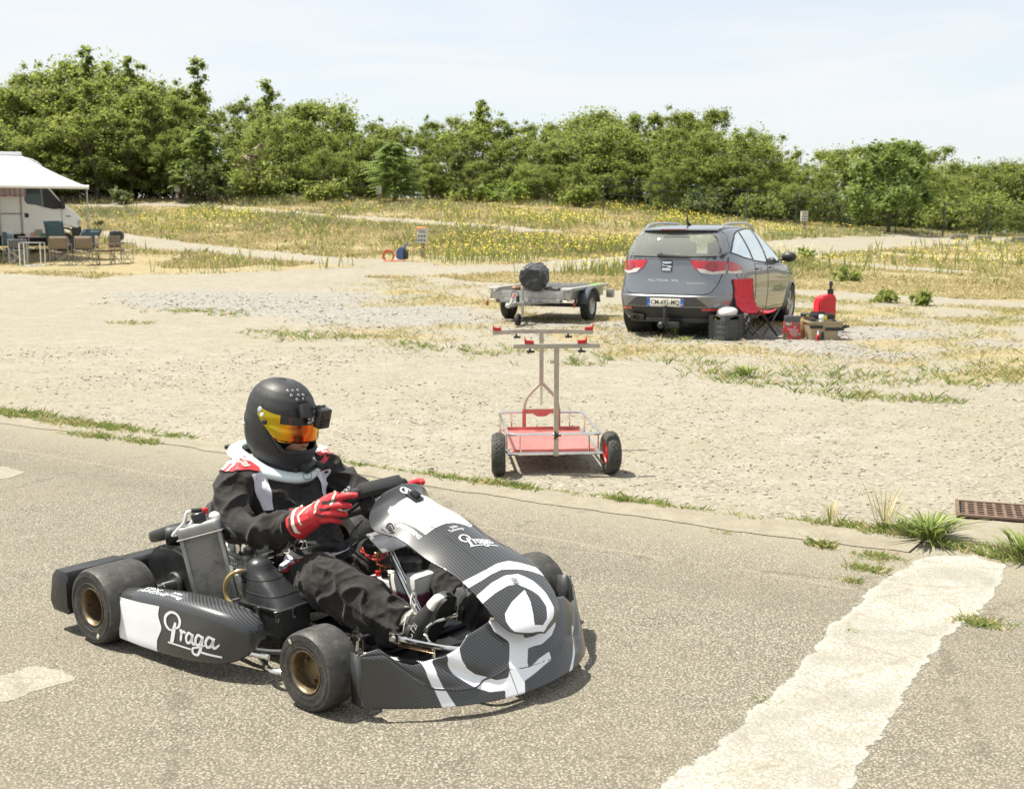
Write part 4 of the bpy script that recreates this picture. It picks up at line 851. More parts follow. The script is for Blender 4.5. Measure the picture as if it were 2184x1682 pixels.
# --- steering column and wheel
WC = Vector((.70, 0, .522)); cdir = Vector((.58, 0, -.80)).normalized(); wup = Vector((.81, 0, .58)).normalized(); wl = Vector((0, 1, 0))
b = MB(); b.cyl(WC+cdir*.05, (.985, 0, .14), .0095, 14); col_ = b.build('steering_column', M_chrome, kart)
b = MB(); b.cyl(Vector((.79, -.012, .40)), (.985, -.022, .142), .006, 10); b.build('column_support', M_chrome, kart)
rimp = [(-.095, .083), (-.145, .066), (-.168, .02), (-.165, -.05), (-.13, -.105), (-.06, -.135), (.06, -.135), (.13, -.105), (.165, -.05), (.168, .02), (.145, .066), (.095, .083)]
rp_ = spline([WC+wl*a+wup*b_ for a, b_ in rimp], 5, True)
b = MB(); b.tube(rp_, .0165, 12, True); sw = b.build('steering_wheel', mat('suede_grip', (.035, .035, .036), .8, bump=.3, bs=200), kart)
b = MB(); b.box(WC+wup*.088, (.058, .200, .044), (0, -math.atan2(wup.z, wup.x), 0), .012); b.build('top_grip', mat('rubber_grip', (.048, .049, .05), .7, bump=.2, bs=150), sw)
b = MB()
for a, b_ in ((-.15, .03), (.15, .03), (0, -.125)): b.tube([WC+cdir*.006, WC+wl*a+wup*b_], .008, 6)
b.cyl(WC-cdir*.006, WC+cdir*.05, .03, 18); b.build('wheel_hub', M_matte, sw)
b = MB(); b.box(WC+wup*.015-cdir*.022, (.09, .12, .03), (0, -math.atan2(wup.z, wup.x), 0), .006); dash = b.build('lap_timer', M_black, sw)
for k in range(3):
    b = MB(); b.lathe([(.006, .004), (.010, .004), (.010, 0)], frame(WC+wup*(.085-.02*k)+wl*-.118+cdir*-.018+Vector((0, -.012, 0)), (-.3, -1, .2)), 12); b.build('spoke_hole_ring', M_alu, sw)
b = MB(); b.box((.83, -.01, .39), (.10, .14, .006), (0, .55, 0), .002); b.box((.80, .02, .405), (.05, .05, .03), (0, .9, 0), .004); b.build('column_bracket', M_alu, kart)
b = MB()
for k in range(5):
    q = random.random()*.02; b.tube(spline([(.83, -.03+.01*k, .37), (.815+q, -.055, .345-q), (.79, -.06-q, .335), (.755+q*.5, -.075, .345+q), (.745, -.06, .350)], 5), .0022, 6)
b.tube(spline([(.80, -.05, .345), (.81, -.05, .31), (.83, -.04, .30), (.85, -.02, .295)], 5), .0018, 5); b.build('wiring_loom', M_wire, kart)
b = MB(); b.tube(spline([(.73, -.06, .44), (.72, -.09, .38), (.725, -.095, .33), (.74, -.08, .295)], 6), .003, 6); b.tube(spline([(.78, -.09, .47), (.755, -.12, .42), (.76, -.115, .36), (.79, -.07, .31)], 6), .0045, 8); b.build('breather_tube', M_matte, kart)
# --- fuel tank between the legs
def tank_mat():
    t = NT('tank_plastic'); sep = t.n('ShaderNodeSeparateXYZ'); t.l(t.co(), sep.inputs[0]); f = t.ramp(sep.outputs[2], .203, .213); c = t.mix(f, (.16, .045, .075), (.60, .59, .55)); return t.fin(c, .35, 0, None, **{'Subsurface Weight': .2, 'Subsurface Radius': (.02, .02, .02)})
M_tank = tank_mat()
b = MB(); b.box((.885, .062, .172), (.17, .17, .20), None, .03, .80); b.box((.765, .055, .160), (.14, .15, .15), None, .022, .85); tank = b.build('fuel_tank', M_tank, kart, 50)
b = MB(); b.lathe([(.045, -.02), (.045, 0), (.05, .002), (.05, .028), (.045, .034), (0, .036)], Matrix.Translation((.862, .06, .276)), 28); b.build('tank_cap', M_black, tank)
b = MB(); b.cyl((.745, .02, .232), (.745, .02, .252), .013, 12); b.build('hose_nut', M_red, tank); b = MB(); b.cyl((.775, .02, .232), (.775, .02, .256), .013, 12); b.build('hose_nut', M_black, tank)
b = MB(); b.tube(spline([(.745, .02, .25), (.745, .02, .285), (.735, .02, .312), (.725, .02, .308), (.725, .04, .26)], 6), .005, 8); b.tube([(.775, .02, .255), (.775, .02, .28)], .005, 8); b.build('fuel_pipe', M_brass, tank)
# --- side pods
def pod(s_):
    st = [(.115, .036, .212, .655, .045), (.13, .035, .218, .662, .06), (.25, .037, .236, .662, .085), (.40, .041, .247, .655, .105), (.52, .046, .246, .645, .12), (.60, .052, .240, .630, .12), (.655, .059, .230, .612, .11), (.695, .072, .214, .590, .095), (.722, .092, .19, .565, .07), (.732, .116, .165, .545, .05)]
    rings = []
    for x, z0, z1, yo, wd in st:
        h = z1-z0; r_ = min(.032, h*.42); ring = []
        pts = [(yo-.012, z0), (yo-.003, z0+.006), (yo, z0+.018), (yo, z0+h*.5), (yo-.002, z1-r_*1.0), (yo-.007, z1-r_*.5), (yo-.018, z1-r_*.15), (yo-.032, z1), (yo-wd*.8, z1+.004), (yo-wd, z1-.004), (yo-wd-.004, z1-.03), (yo-wd*.7, z0+.02)]
        rings.append([Vector((x+(z-.13)*.05, s_*y, z)) for y, z in pts])
    P_ = []
    for i in range(len(rings)-1): pass
    b = MB(); b.loft(rings if s_ > 0 else [list(reversed(r_)) for r_ in rings]); o = b.build('side_pod', M_carbon, kart, 50, fix=True); return o
podn = pod(-1); podf = pod(1)
bvh = BVHTree.FromPolygons([v.co for v in podn.data.vertices], [list(p.vertices) for p in podn.data.polygons])
def podpt(x, z, off=.0016):
    h = bvh.ray_cast(Vector((x, -.9, z)), Vector((0, 1, 0))); return (h[0]-Vector((0, off, 0))) if h[0] is not None else Vector((x, -.66, z))
def podtop(x, y, off=.0016):
    h = bvh.ray_cast(Vector((x, y, .5)), Vector((0, 0, -1))); return (h[0]+Vector((0, 0, off))) if h[0] is not None else Vector((x, y, .25))
zig = [(.365, .215), (.372, .20), (.362, .165), (.383, .128), (.352, .085), (.348, .045)]
b = MB(); n_ = 12; P_ = []
for k in range(13):
    z_ = k/12.; row_ = []
    for j in range(13):
        q = j/12.; zt = .190-.0; zz = .046+(.196-.046)*z_; xe = float(np.interp(zz, [p[1] for p in reversed(zig)], [p[0] for p in reversed(zig)])); row_.append(podpt(.1265+(xe-.1265)*q, zz+.012*q*z_*1.4))
    P_.append(row_)
b.grid(P_); b.build('white_panel', M_white, podn, 60)
script_word('script_logo', lambda a, b: podpt(.405+a*.250, .114+b*.21, .0018), M_white, podn)
lettering('team_name', 'ENGINEERING', .026, lambda a, b: podtop(.285+a, -.632+b*.8+.004), M_white, podn); lettering('team_badge', 'TPX', .045, lambda a, b: podtop(.262+a*1.3, -.611+b*.75), M_white, podn)
lettering('slogan', 'Italian', .022, lambda a, b: podtop(.40+a, -.600+b), M_white, podn); lettering('slogan', 'Technology', .022, lambda a, b: podtop(.40+a, -.620+b), M_white, podn)
# --- rear bumper: moulded plastic bar behind both rear wheels
rings = []
for y in (-.70, -.69, -.6, -.45, -.40, -.2, 0, .2, .4, .45, .6, .69, .70):
    e = .02 if abs(y) > .695 else 0; hi = .235 if abs(y) > .42 else .215; xo = -.27 if abs(y) > .42 else -.31; z0 = .075 if abs(y) > .42 else .10
    rings.append([Vector((xo+e*.5, y, z0+e)), Vector((xo-.012+e*.5, y, z0+.02+e)), Vector((xo+e, y, hi-.03-e)), Vector((xo+.03, y, hi-e)), Vector((xo+.10, y, hi-e)), Vector((xo+.115, y, hi-.02-e)), Vector((xo+.115, y, z0+.015+e)), Vector((xo+.10, y, z0+e))])
b = MB(); b.loft(rings); b.build('rear_bumper', M_black, kart, 50, fix=True)
b = MB(); b.tube(spline([(-.25, .10, .20), (-.20, .0, .30), (-.16, -.02, .33), (-.10, -.05, .31), (-.02, -.06, .2)], 6), .055, 12); b.build('bumper_hoop', M_black, kart)
b = MB(); b.box((-.24, 0, .275), (.16, .5, .05), (0, -.35, 0), .02); b.build('bumper_top', M_black, kart, 60)
# --- engine side: chain guard, engine, exhaust, radiator, carburettor, airbox
prof = [(-.205, .10), (-.215, .17), (-.185, .232), (-.12, .272), (-.03, .282), (.08, .262), (.24, .20), (.26, .14), (.19, .10), (.04, .085), (-.12, .075)]
b = MB(); b.prism([(p[0], p[1]) for p in prof], Matrix(((1, 0, 0, 0), (0, 0, -1, -.255), (0, 1, 0, 0), (0, 0, 0, 1))), .075, .012); b.build('chain_guard', M_black, kart, 60)
b = MB(); b.lathe([(.020, .0), (.045, .0), (.05, .012), (.045, .02), (.02, .02)], frame((0, -.33, .14), (0, -1, 0)), 24); b.build('bearing_carrier', M_matte, kart)
b = MB(); b.cyl((0, -.335, .14), (0, -.40, .14), .0225, 24); b.build('axle_end', M_chrome, kart)
b = MB(); b.box((.30, -.25, .16), (.22, .13, .16), None, .02); b.box((.32, -.24, .28), (.12, .11, .14), (0, .1, 0), .02)
for k in range(5): b.box((.32, -.24, .225+.022*k), (.145, .13, .007), (0, .1, 0), .002)
eng = b.build('engine', M_cast, kart)
b = MB(); b.tube(spline([(.33, -.19, .35), (.37, -.2, .385), (.41, -.235, .38), (.42, -.25, .345)], 6), .007, 8); b.cyl((.325, -.24, .35), (.33, -.24, .39), .02, 12); b.sphere((.33, -.24, .40), .024, 12, 8); b.build('spark_plug_lead', M_matte, eng)
# exhaust expansion chamber and silencer across the back of the seat
b = MB(); b.tube(spline([(.25, -.15, .26), (.12, -.18, .25), (-.02, -.2, .24), (-.12, -.12, .26), (-.15, .02, .29), (-.13, .15, .31)], 6), [.024, .026, .03, .034, .04, .045, .05, .055, .06, .062, .064, .066, .068, .068, .068, .068, .068, .068, .068, .068, .066, .064, .06, .056, .05, .045, .04, .036, .03, .028, .026], 16); b.build('exhaust_pipe', mat('exhaust_steel', (.16, .14, .12), .5, .8, var=.3), kart)
b = MB(); b.lathe([(.024, -.02), (.030, -.022), (.036, -.015), (.038, 0), (.038, .40), (.032, .41), (0, .41)], frame((-.075, -.30, .312), (.52, .85, .06)), 28); b.lathe([(.024, -.02), (.024, .1), (0, .1)], frame((-.075, -.30, .312), (.52, .85, .06)), 24); b.build('silencer', M_matte, kart, 50)
M_rad = mat('radiator_alloy', (.27, .27, .255), .5, .35, var=.2, vs_=16, bump=.12, bs=80)
# radiator: tilted core with side rails and cast tanks
ru = Vector((-.249, -.076, .96)).normalized(); rx = Vector((.646, .726, .17)).normalized(); rx = (rx-ru*rx.dot(ru)).normalized(); rn = rx.cross(ru).normalized()
ro = Vector((.338, -.462, .146)); RW, RH, RD = .122, .262, .036
def rp(a, h, d_=0.): return ro+rx*a+ru*h+rn*d_
Mr = Matrix.Identity(4)
for i in range(3): Mr[i][0] = rx[i]; Mr[i][1] = ru[i]; Mr[i][2] = rn[i]; Mr[i][3] = ro[i]
def core_mat():
    t = NT('radiator_core'); mpn = t.n('ShaderNodeMapping'); t.l(t.co('UV'), mpn.inputs[0]); sep = t.n('ShaderNodeSeparateXYZ'); t.l(t.co('UV'), sep.inputs[0])
    a = t.ramp(t.math('SINE', t.math('MULTIPLY', sep.outputs[0], 2*math.pi*32)), -.3, .6); z_ = t.math('SINE', t.math('MULTIPLY', sep.outputs[1], 2*math.pi*60)); c = t.mix(a, (.085, .082, .075), (.46, .44, .40)); c = t.mix(t.ramp(z_, -1, 1, 0, .35), c, (.05, .05, .045))
    c = t.mix(t.ramp(t.noise(12, 5, .7), .5, .75, 0, .8), c, (.04, .035, .03)); return t.fin(c, .6, .15, t.bump(a, .4, .003))
b = MB(); b.add([rp(-.0, 0, RD*.5-.004), rp(RW, 0, RD*.5-.004), rp(RW, RH, RD*.5-.004), rp(0, RH, RD*.5-.004)], [(0, 1, 2, 3)])
rad = b.build('radiator', core_mat(), kart, 0)
uv = rad.data.uv_layers.new(name='UVMap')
for lp in rad.data.loops:
    c = rad.data.vertices[lp.vertex_index].co-ro; uv.data[lp.index].uv = (c.dot(rx)/RW, c.dot(ru)/RH)
b = MB(); b.box((RW/2, RH/2, -.004), (RW, RH, RD-.012)); q = b.build('core_back', M_rad, rad); q.matrix_local = Mr
for a in (-.006, RW+.006):
    b = MB(); b.box((a, RH/2, 0), (.014, RH+.02, RD+.008), None, .003); q = b.build('side_rail', M_rad, rad); q.matrix_local = Mr
for h_, nm in ((RH+.018, 'top_tank'), (-.016, 'bottom_tank')):
    b = MB(); b.box((RW/2, h_, 0), (RW+.03, .046, RD+.022), None, .014); b.box((RW/2, h_-math.copysign(.022, h_-.1), 0), (RW+.04, .006, RD+.03), None, .002); q = b.build(nm, M_rad, rad, 60); q.matrix_local = Mr
b = MB(); b.lathe([(.024, 0), (.024, .012), (.027, .014), (.027, .034), (.022, .038), (0, .038)], Mr @ Matrix.Translation((RW*.58, RH+.038, 0)) @ Matrix.Rotation(R(-90), 4, 'X'), 14); cap_ = b.build('radiator_cap', M_black, rad)
b = MB(); b.box(rp(RW*.76, RH+.075, -.005), (.022, .022, .022), None, .003); b.build('red_plug', M_red, rad)
b = MB(); b.sphere(rp(RW*.98, RH+.045, -.03), (.022, .02, .018), 14, 8); b.build('overflow_bottle', mat('milky_plastic', (.7, .7, .66), .4), kart)
b = MB(); b.tube(spline([rp(RW*.62, RH+.08, .0), rp(RW*.3, RH+.085, .012), rp(.02, RH+.055, .02), rp(-.03, RH+.02, .015), rp(.02, RH+.03, .0), rp(RW*.4, RH+.055, -.02)], 6), .0062, 8); b.build('overflow_hose', mat('clear_pipe', (.75, .74, .76), .2, **{'Transmission Weight': .5}), rad)
b = MB(); b.tube([rp(RW*.7, RH+.082, 0), rp(RW*.42, RH+.088, .008)], .008, 8); b.build('hose_sleeve', M_black, rad)
b = MB(); b.tube([rp(RW+.012, RH*.45, -.03), rp(RW+.012, RH*.45, .022)], .011, 14); b.tube([rp(RW+.012, RH*.45, 0), (.40, -.28, .25)], .008, 8); b.build('radiator_mount', M_alu, rad)
b = MB(); b.tube(spline([rp(RW*.9, RH+.02, -.04), (.36, -.33, .405), (.37, -.29, .38), (.35, -.26, .35)], 6), .018, 10); b.build('coolant_hose', M_black, kart); b = MB(); b.tube(spline([rp(RW*.6, -.02, -.03), (.38, -.34, .10), (.36, -.28, .13)], 6), .016, 10); b.build('coolant_hose', M_black, kart)
# carburettor
b = MB(); b.cyl((0.400, -0.303, 0.228), (0.400, -0.303, 0.313), .024, 18); b.cyl((0.400, -0.303, 0.313), (0.400, -0.303, 0.333), .031, 18); b.cyl((0.400, -0.303, 0.343), (0.400, -0.303, 0.363), .027, 18); b.cyl((0.400, -0.303, 0.178), (0.400, -0.303, 0.223), .027, 14); b.cyl((0.355, -0.288, 0.253), (0.455, -0.318, 0.253), .026, 16); carb = b.build('carburettor', M_cast, kart)
b = MB(); b.cyl((0.400, -0.303, 0.326), (0.400, -0.303, 0.346), .033, 18); b.build('carburettor_cap', M_black, carb)
b = MB(); b.tube(spline([(0.400, -0.303, 0.363), (0.395, -0.298, 0.393), (0.375, -0.288, 0.413), (0.355, -0.258, 0.388)], 6), .006, 8); b.tube(spline([(0.375, -0.318, 0.328), (0.365, -0.328, 0.298), (0.375, -0.328, 0.268)], 6), .004, 6); b.build('throttle_cable', M_chrome, carb)
b = MB(); b.tube(spline([(.47, -.335, .275), (.475, -.395, .297), (.440, -.415, .275), (.418, -.418, .232), (.432, -.418, .190), (.480, -.415, .168), (.53, -.39, .160)], 7), .0075, 10); b.build('fuel_hose', M_fuelhose, carb)
b = MB(); b.box((.335, -.352, .402), (.040, .03, .045), (0, .2, .4), .008); b.cyl((.335, -.352, .42), (.328, -.350, .437), .012, 10); b.build('ignition_coil', M_black, kart)
b = MB(); b.tube(spline([(.345, -.355, .41), (.385, -.372, .43), (.415, -.365, .405), (.415, -.345, .375), (.40, -.315, .36)], 7), .0065, 8); b.build('plug_lead', M_black, kart)
b = MB(); b.cyl((.40, -.345, .34), (.40, -.345, .372), .012, 10); b.cyl((.42, -.335, .345), (.425, -.335, .375), .009, 8); b.build('hose_fitting', M_chrome, kart)
# airbox
rings = []
AX = Vector((.92, .14, 0)).normalized()
ab = MB()
b0 = Vector((.60, -.338, .155)); 
Ma = Matrix.Translation(b0) @ Matrix.Rotation(R(4), 4, 'Z')
ab.box((0, 0, -.012), (.19, .145, .10), None, .018, 1.08); ab.box((0, 0, .040), (.21, .162, .013), None, .004)
airbox = ab.build('airbox', M_black, kart, 50); airbox.matrix_local = Ma
# hood: from the square rim up to a rounded trumpet leaning back
rings = []
for k in range(9):
    f = k/8.; cxx = -.004-.076*f**1.3; cz = .045+.108*f; hx = .098*(1-f)+.046*f; hy = .074*(1-f)+.048*f; pw = 4.5*(1-f)+2.1*f; ring = []
    for j in range(28):
        a = 2*math.pi*j/28; ca, sa = math.cos(a), math.sin(a); ring.append(Vector((cxx+hx*math.copysign(abs(ca)**(2/pw), ca), hy*math.copysign(abs(sa)**(2/pw), sa), cz)))
    rings.append(ring)
for k in range(1, 5):
    f = k/4.; q = math.cos(f*math.pi/2*.98); rings.append([Vector((-.080+(p.x+.080)*q, p.y*q, .153+.036*math.sin(f*math.pi/2))) for p in rings[8]])
hb = MB(); hb.loft(rings); q = hb.build('airbox_hood', M_black, airbox, 50)
for z_, f in ((.10, .32), (.165, .74)):
    pts = []
    for j in range(29):
        a = 2*math.pi*j/28; pw = 4.5*(1-f)+2.1*f; hx = (.098*(1-f)+.046*f)*1.004; hy = (.074*(1-f)+.048*f)*1.004; ca, sa = math.cos(a), math.sin(a); pts.append(Vector((-.004-.076*f**1.3+hx*math.copysign(abs(ca)**(2/pw), ca), hy*math.copysign(abs(sa)**(2/pw), sa), .045+.108*f)))
    b = MB(); b.tube(pts[:-1], .0022, 5, True); b.build('seam_rib', M_black, airbox)
b = MB(); b.tube([(-.10, -.01, .128), (-.135, .0, .122)], .034, 20); b.tube([(-.118, -.004, .125), (-.125, -.002, .123)], .037, 20); b.build('intake_boot', M_matte, airbox)
lettering('raised_lettering', 'ROTAX', .030, lambda a, b: Vector((.028+.012*0+(-a)*.62-.02, -.056-.012*(a*20)*0-b*.2, .150-a*.9-.0)) , mat('raised_plastic', (.05, .05, .052), .35), airbox) if False else None
for dx_ in (-.02, .075):
    b = MB(); b.box((dx_+.02, -.084, .028), (.014, .008, .036), None, .002); b.box((dx_+.02, -.090, .042), (.02, .006, .008), None, .001); b.build('clip', M_chrome, airbox)
b = MB(); b.box((.108, -.02, .028), (.008, .014, .036), None, .002); b.build('clip', M_chrome, airbox)
# seat shell
def seat_ring(x, z, w_, d_):
    return [Vector((x+d_*(1-math.cos(a))*.0, w_*math.sin(a), z)) for a in np.linspace(-1.5, 1.5, 9)]
b = MB(); rows_ = []
for k in range(11):
    f = k/10.; cx_ = .56-.46*f+.10*math.sin(f*3.0)*-0.4; z_ = .075+.40*max(0, f-.35)**1.15*1.45; w_ = .19+.02*math.sin(f*3); rows_.append([Vector((cx_+.08*(abs(s_)**2)*(1 if f > .4 else .3), s_*w_, z_+.115*abs(s_)**2.5*(1-.4*f))) for s_ in np.linspace(-1, 1, 13)])
b.grid(rows_); seat = b.build('seat', mat('fibreglass', (.16, .15, .12), .45, var=.15), kart, 60); md = seat.modifiers.new('t', 'SOLIDIFY'); md.thickness = .006
# ------------------------------------------------------------------ the driver (same local frame as the kart)
M_suit = mat('race_suit', (.021, .019, .0175), .9, var=.35, vs_=11, bump=.3, bs=260, **{'Specular IOR Level': .25, 'Sheen Weight': .12, 'Sheen Roughness': .5})
M_glove = mat('red_glove', (.52, .025, .035), .6, var=.15, bump=.25, bs=200)
M_gtrim = mat('glove_stripe', (.72, .68, .58), .6, var=.06)
M_patch = mat('red_patch', (.50, .035, .045), .6, var=.08, bump=.2, bs=240)
M_wcloth = mat('white_cloth', (.62, .61, .68), .75, var=.06, bump=.2, bs=240)
M_wpatch = mat('white_piping', (.74, .72, .72), .6, var=.04)
M_skin = mat('skin', (.42, .25, .18), .5, var=.08)
M_brace = mat('brace_plastic', (.60, .70, .69), .32, var=.05)
M_shoe = mat('shoe_leather', (.035, .034, .033), .5, var=.2, bump=.2, bs=120)
M_shoew = mat('shoe_white', (.62, .60, .53), .6, var=.08, bump=.15, bs=160)
person = thing('person', 'kart driver in black race suit, red gloves and matte black helmet, seated in the kart', 'person', KART, KYAW)

def remesh(mb, voxel, smooth_it=4, fac=.6):
    me = bpy.data.meshes.new('t'); me.from_pydata([tuple(v) for v in mb.v], [], mb.f); bm = bmesh.new(); bm.from_mesh(me); bmesh.ops.recalc_face_normals(bm, faces=bm.faces[:]); bm.to_mesh(me); bm.free()
    o = bpy.data.objects.new('t', me); COL.objects.link(o); m_ = o.modifiers.new('r', 'REMESH'); m_.mode = 'VOXEL'; m_.voxel_size = voxel; m_.use_smooth_shade = True
    s = o.modifiers.new('s', 'SMOOTH'); s.iterations = smooth_it; s.factor = fac
    dg = bpy.context.evaluated_depsgraph_get(); dg.update(); ev = o.evaluated_get(dg); r_ = bpy.data.meshes.new_from_object(ev)
    bpy.data.objects.remove(o); bpy.data.meshes.remove(me); return r_
def ell(b, cs, up, n=24):
    """loft of ellipses: cs = (centre, half width along side, half depth); side = y axis blended"""
    rings = []
    for i, (c, w_, d_) in enumerate(cs):
        t = (Vector(cs[min(i+1, len(cs)-1)][0])-Vector(cs[max(i-1, 0)][0])).normalized(); s = (up-t*up.dot(t)).normalized(); q = t.cross(s)
        rings.append([Vector(c)+s*w_*math.cos(2*math.pi*k/n)+q*d_*math.sin(2*math.pi*k/n) for k in range(n)])
    b.loft(rings)
B = MB(); YU = Vector((.06, 1, 0)).normalized()
ell(B, [((.47, 0, .135), .10, .07), ((.44, 0, .14), .165, .10), ((.39, 0, .20), .175, .115), ((.33, 0, .29), .168, .118), ((.285, 0, .38), .172, .122), ((.255, 0, .46), .180, .120), ((.238, 0, .52), .178, .105), ((.225, 0, .565), .135, .085), ((.215, 0, .60), .075, .07), ((.215, 0, .66), .062, .065)], YU)
def limb(pts, rad): 
    P = spline(pts, 7); rr = np.interp(np.linspace(0, 1, len(P)), np.linspace(0, 1, len(rad)), rad); B.tube(P, list(rr), 18)
SH = Vector((.205, -.165, .548)); limb([SH+Vector((.02, .07, .0)), SH, (.232, -.238, .475), (.328, -.278, .408), (.445, -.262, .408), (.535, -.232, .432), (.60, -.212, .458)], [.06, .078, .070, .064, .060, .056, .05])
B.sphere(SH+Vector((.0, -.012, .0)), (.078, .070, .070)); B.sphere((.325, -.280, .405), .058)
limb([(.235, .09, .545), (.255, .165, .545), (.30, .235, .478), (.405, .262, .425), (.52, .242, .435), (.60, .215, .462), (.635, .20, .478)], [.06, .080, .076, .07, .064, .058, .048])
B.sphere((.255, .175, .548), (.082, .075, .072))
limb([(.42, -.09, .165), (.55, -.135, .215), (.68, -.185, .248), (.765, -.195, .250), (.85, -.178, .212), (.94, -.155, .165), (1.03, -.135, .140)], [.108, .104, .098, .096, .092, .086, .076])
limb([(.42, .09, .165), (.55, .13, .215), (.68, .165, .275), (.78, .175, .292), (.87, .16, .25), (.96, .14, .20), (1.045, .13, .16)], [.105, .098, .088, .082, .074, .068, .062])
me = remesh(B, .0062, 3, .5)
# wrinkles: folds of the cloth across limbs and torso
V = np.array([v.co[:] for v in me.vertices]); Nn = np.array([v.normal[:] for v in me.vertices]); disp = np.zeros(len(V))
for i, p in enumerate(V):
    q = Vector((p[0]*11+p[2]*7, p[1]*5, p[2]*10-p[0]*5)); a = 1-abs(mnoise.noise(q+Vector((3.1, 0, 7))))*2.6
    q2 = Vector((p[0]*22, p[1]*15+2, p[2]*19)); b_ = 1-abs(mnoise.noise(q2))*2.4; c_ = mnoise.noise(Vector((p[0]*6, p[1]*6, p[2]*6+9)))
    e_ = 1-abs(mnoise.noise(Vector((p[0]*30+p[2]*16, p[1]*24, p[2]*30-p[0]*10+4))))*2.6; disp[i] = .019*max(0, a)**2.2+.006*max(0, b_)**2.2*(.6+c_)+.002*max(0, e_)**2.5*(.5+c_)+.007*c_-.009
V += Nn*disp[:, None]; me.vertices.foreach_set('co', V.astype(np.float32).ravel()); me.update()
me.materials.clear(); me.materials.append(M_suit)
body = bpy.data.objects.new('body', me); COL.objects.link(body); body.parent = person
bbvh = BVHTree.FromPolygons([v.co for v in me.vertices], [list(p.vertices) for p in me.polygons])
def onbody(p, dirn, off=.0025, far=.25):
    dirn = Vector(dirn).normalized(); p = Vector(p); h = bbvh.ray_cast(p+dirn*far, -dirn)
    if h[0] is None:
        q = bbvh.find_nearest(p); return q[0]+q[1]*off
    return h[0]+dirn*off
def patch(name, corners, dirn, m_, nu=10, nv=10, off=.0055, parent=None):
    a, b_, c, d_ = [Vector(q) for q in corners]; P = [[onbody((a.lerp(b_, u/nu)).lerp(d_.lerp(c, u/nu), v_/nv), dirn, off) for u in range(nu+1)] for v_ in range(nv+1)]
    b = MB(); b.grid(P); return b.build(name, m_, parent or person, 60)
def tpatch(txt, size, o, u, v_, dirn, m_, parent, bold=.002): return lettering('lettering', txt, size, lambda a, b: onbody(Vector(o)+Vector(u).normalized()*a+Vector(v_).normalized()*b, dirn, .0085), m_, parent, bold=bold)
for s_, ox in ((-1, 0.), (1, .045)):   # shoulder patches and white chest flashes
    y = lambda q: s_*q
    d_ = (.25, s_*-.0-.05, 1.)
    c4 = [(.12+ox, y(.236), .6), (.25+ox, y(.226), .6), (.285+ox, y(.135), .6), (.14+ox, y(.13), .6)]
    p_ = patch('shoulder_patch', c4, (.05, y(.35), 1), M_patch)
    for k in (.30, .52):
        a, b_, c, e = [Vector(q) for q in c4]; lo = lambda t, k=k: a.lerp(e, t).lerp(b_.lerp(c, t), k)
        st = [a.lerp(b_, k), a.lerp(b_, k+.11), e.lerp(c, k+.11), e.lerp(c, k)]; patch('shoulder_stripe', st, (.05, y(.35), 1), M_wpatch, 3, 12, .0072, p_)
    tpatch('GT2i', .038, (.215+ox, y(.18), .6), (.12, y(-.02), 0), (.01, y(-.1), .0), (.05, y(.35), 1), M_gtrim, p_)
    yo = .034 if s_ < 0 else 0.; patch('suit_flash', [(.325+ox*.9, y(.165+yo), .57+yo), (.325+ox*.9, y(.10+yo), .58+yo), (.38+ox*.7, y(.122+yo*.6), .45+yo*.6), (.36+ox*.7, y(.150+yo*.6), .45+yo*.6)], (1, y(.35), .6), M_wcloth)
# belt, hip panels and the suit's front strap
patch('hip_flash', [(.40, -.185, .245), (.47, -.175, .235), (.52, -.15, .27), (.43, -.15, .30)], (.35, -1, .5), M_wcloth)
patch('red_flash', [(.475, -.19, .225), (.60, -.19, .275), (.62, -.16, .30), (.53, -.15, .265)], (.25, -1, .9), M_patch)
b_ = patch('belt', [(.385, -.12, .285), (.44, .10, .285), (.455, .10, .25), (.40, -.12, .25)], (1, -.3, .5), mat('belt_web', (.015, .015, .016), .7), 12, 4, .006)
tpatch('GT2i', .048, (.40, -.095, .30), (.3, .9, .1), (-.2, 0, 1), (1, -.5, .4), mat('grey_stitch', (.30, .29, .28), .7), person, .0005)
patch('chest_strap', [(.36, -.12, .44), (.37, .13, .485), (.37, .13, .465), (.36, -.12, .42)], (1, 0, .4), mat('strap_web', (.013, .013, .014), .7), 14, 3, .005)
patch('suit_flash', [(.47, .02, .24), (.55, .10, .27), (.56, .10, .29), (.48, .03, .27)], (.3, -.4, 1), M_wcloth, 6, 6)
# --- helmet (local: x forward, y left, z up about its centre)
HC = Vector((.238, .0, .768)); hel = bpy.data.objects.new('helmet', None); COL.objects.link(hel); hel.parent = person; hel.location = HC; hel.rotation_euler = (0, R(12), R(9)); hel.scale = (.965, .965, .965)
hu = [.160, .157, .148, .132, .105, .07, .03, -.02, -.07, -.115, -.150, -.176, -.190]
hF = [.001, .035, .065, .092, .118, .137, .148, .155, .161, .163, .157, .142, .122]
hB = [.001, .040, .075, .103, .128, .143, .149, .146, .136, .120, .100, .083, .074]
hW = [.001, .034, .062, .086, .106, .120, .127, .128, .125, .119, .108, .095, .085]
def hpt(az, u, off=0.):
    F_ = float(np.interp(-u, [-q for q in hu], hF)); B_ = float(np.interp(-u, [-q for q in hu], hB)); W_ = float(np.interp(-u, [-q for q in hu], hW)); c, s = math.cos(az), math.sin(az)
    e = 1.10 if u < 0 else 1.0; x = (F_ if c > 0 else B_)*math.copysign(abs(c)**(1/e), c); y = W_*math.copysign(abs(s)**(1/e), s); p = Vector((x, y, u)); 
    if u < -.1: p.z += (.05*max(0, -c)+.0)*(-u-.1)/.09
    n = Vector((x/max(.02, F_ if c > 0 else B_)**2, y/max(.02, W_)**2, u/.155**2*.9)); n.normalize(); return p+n*off
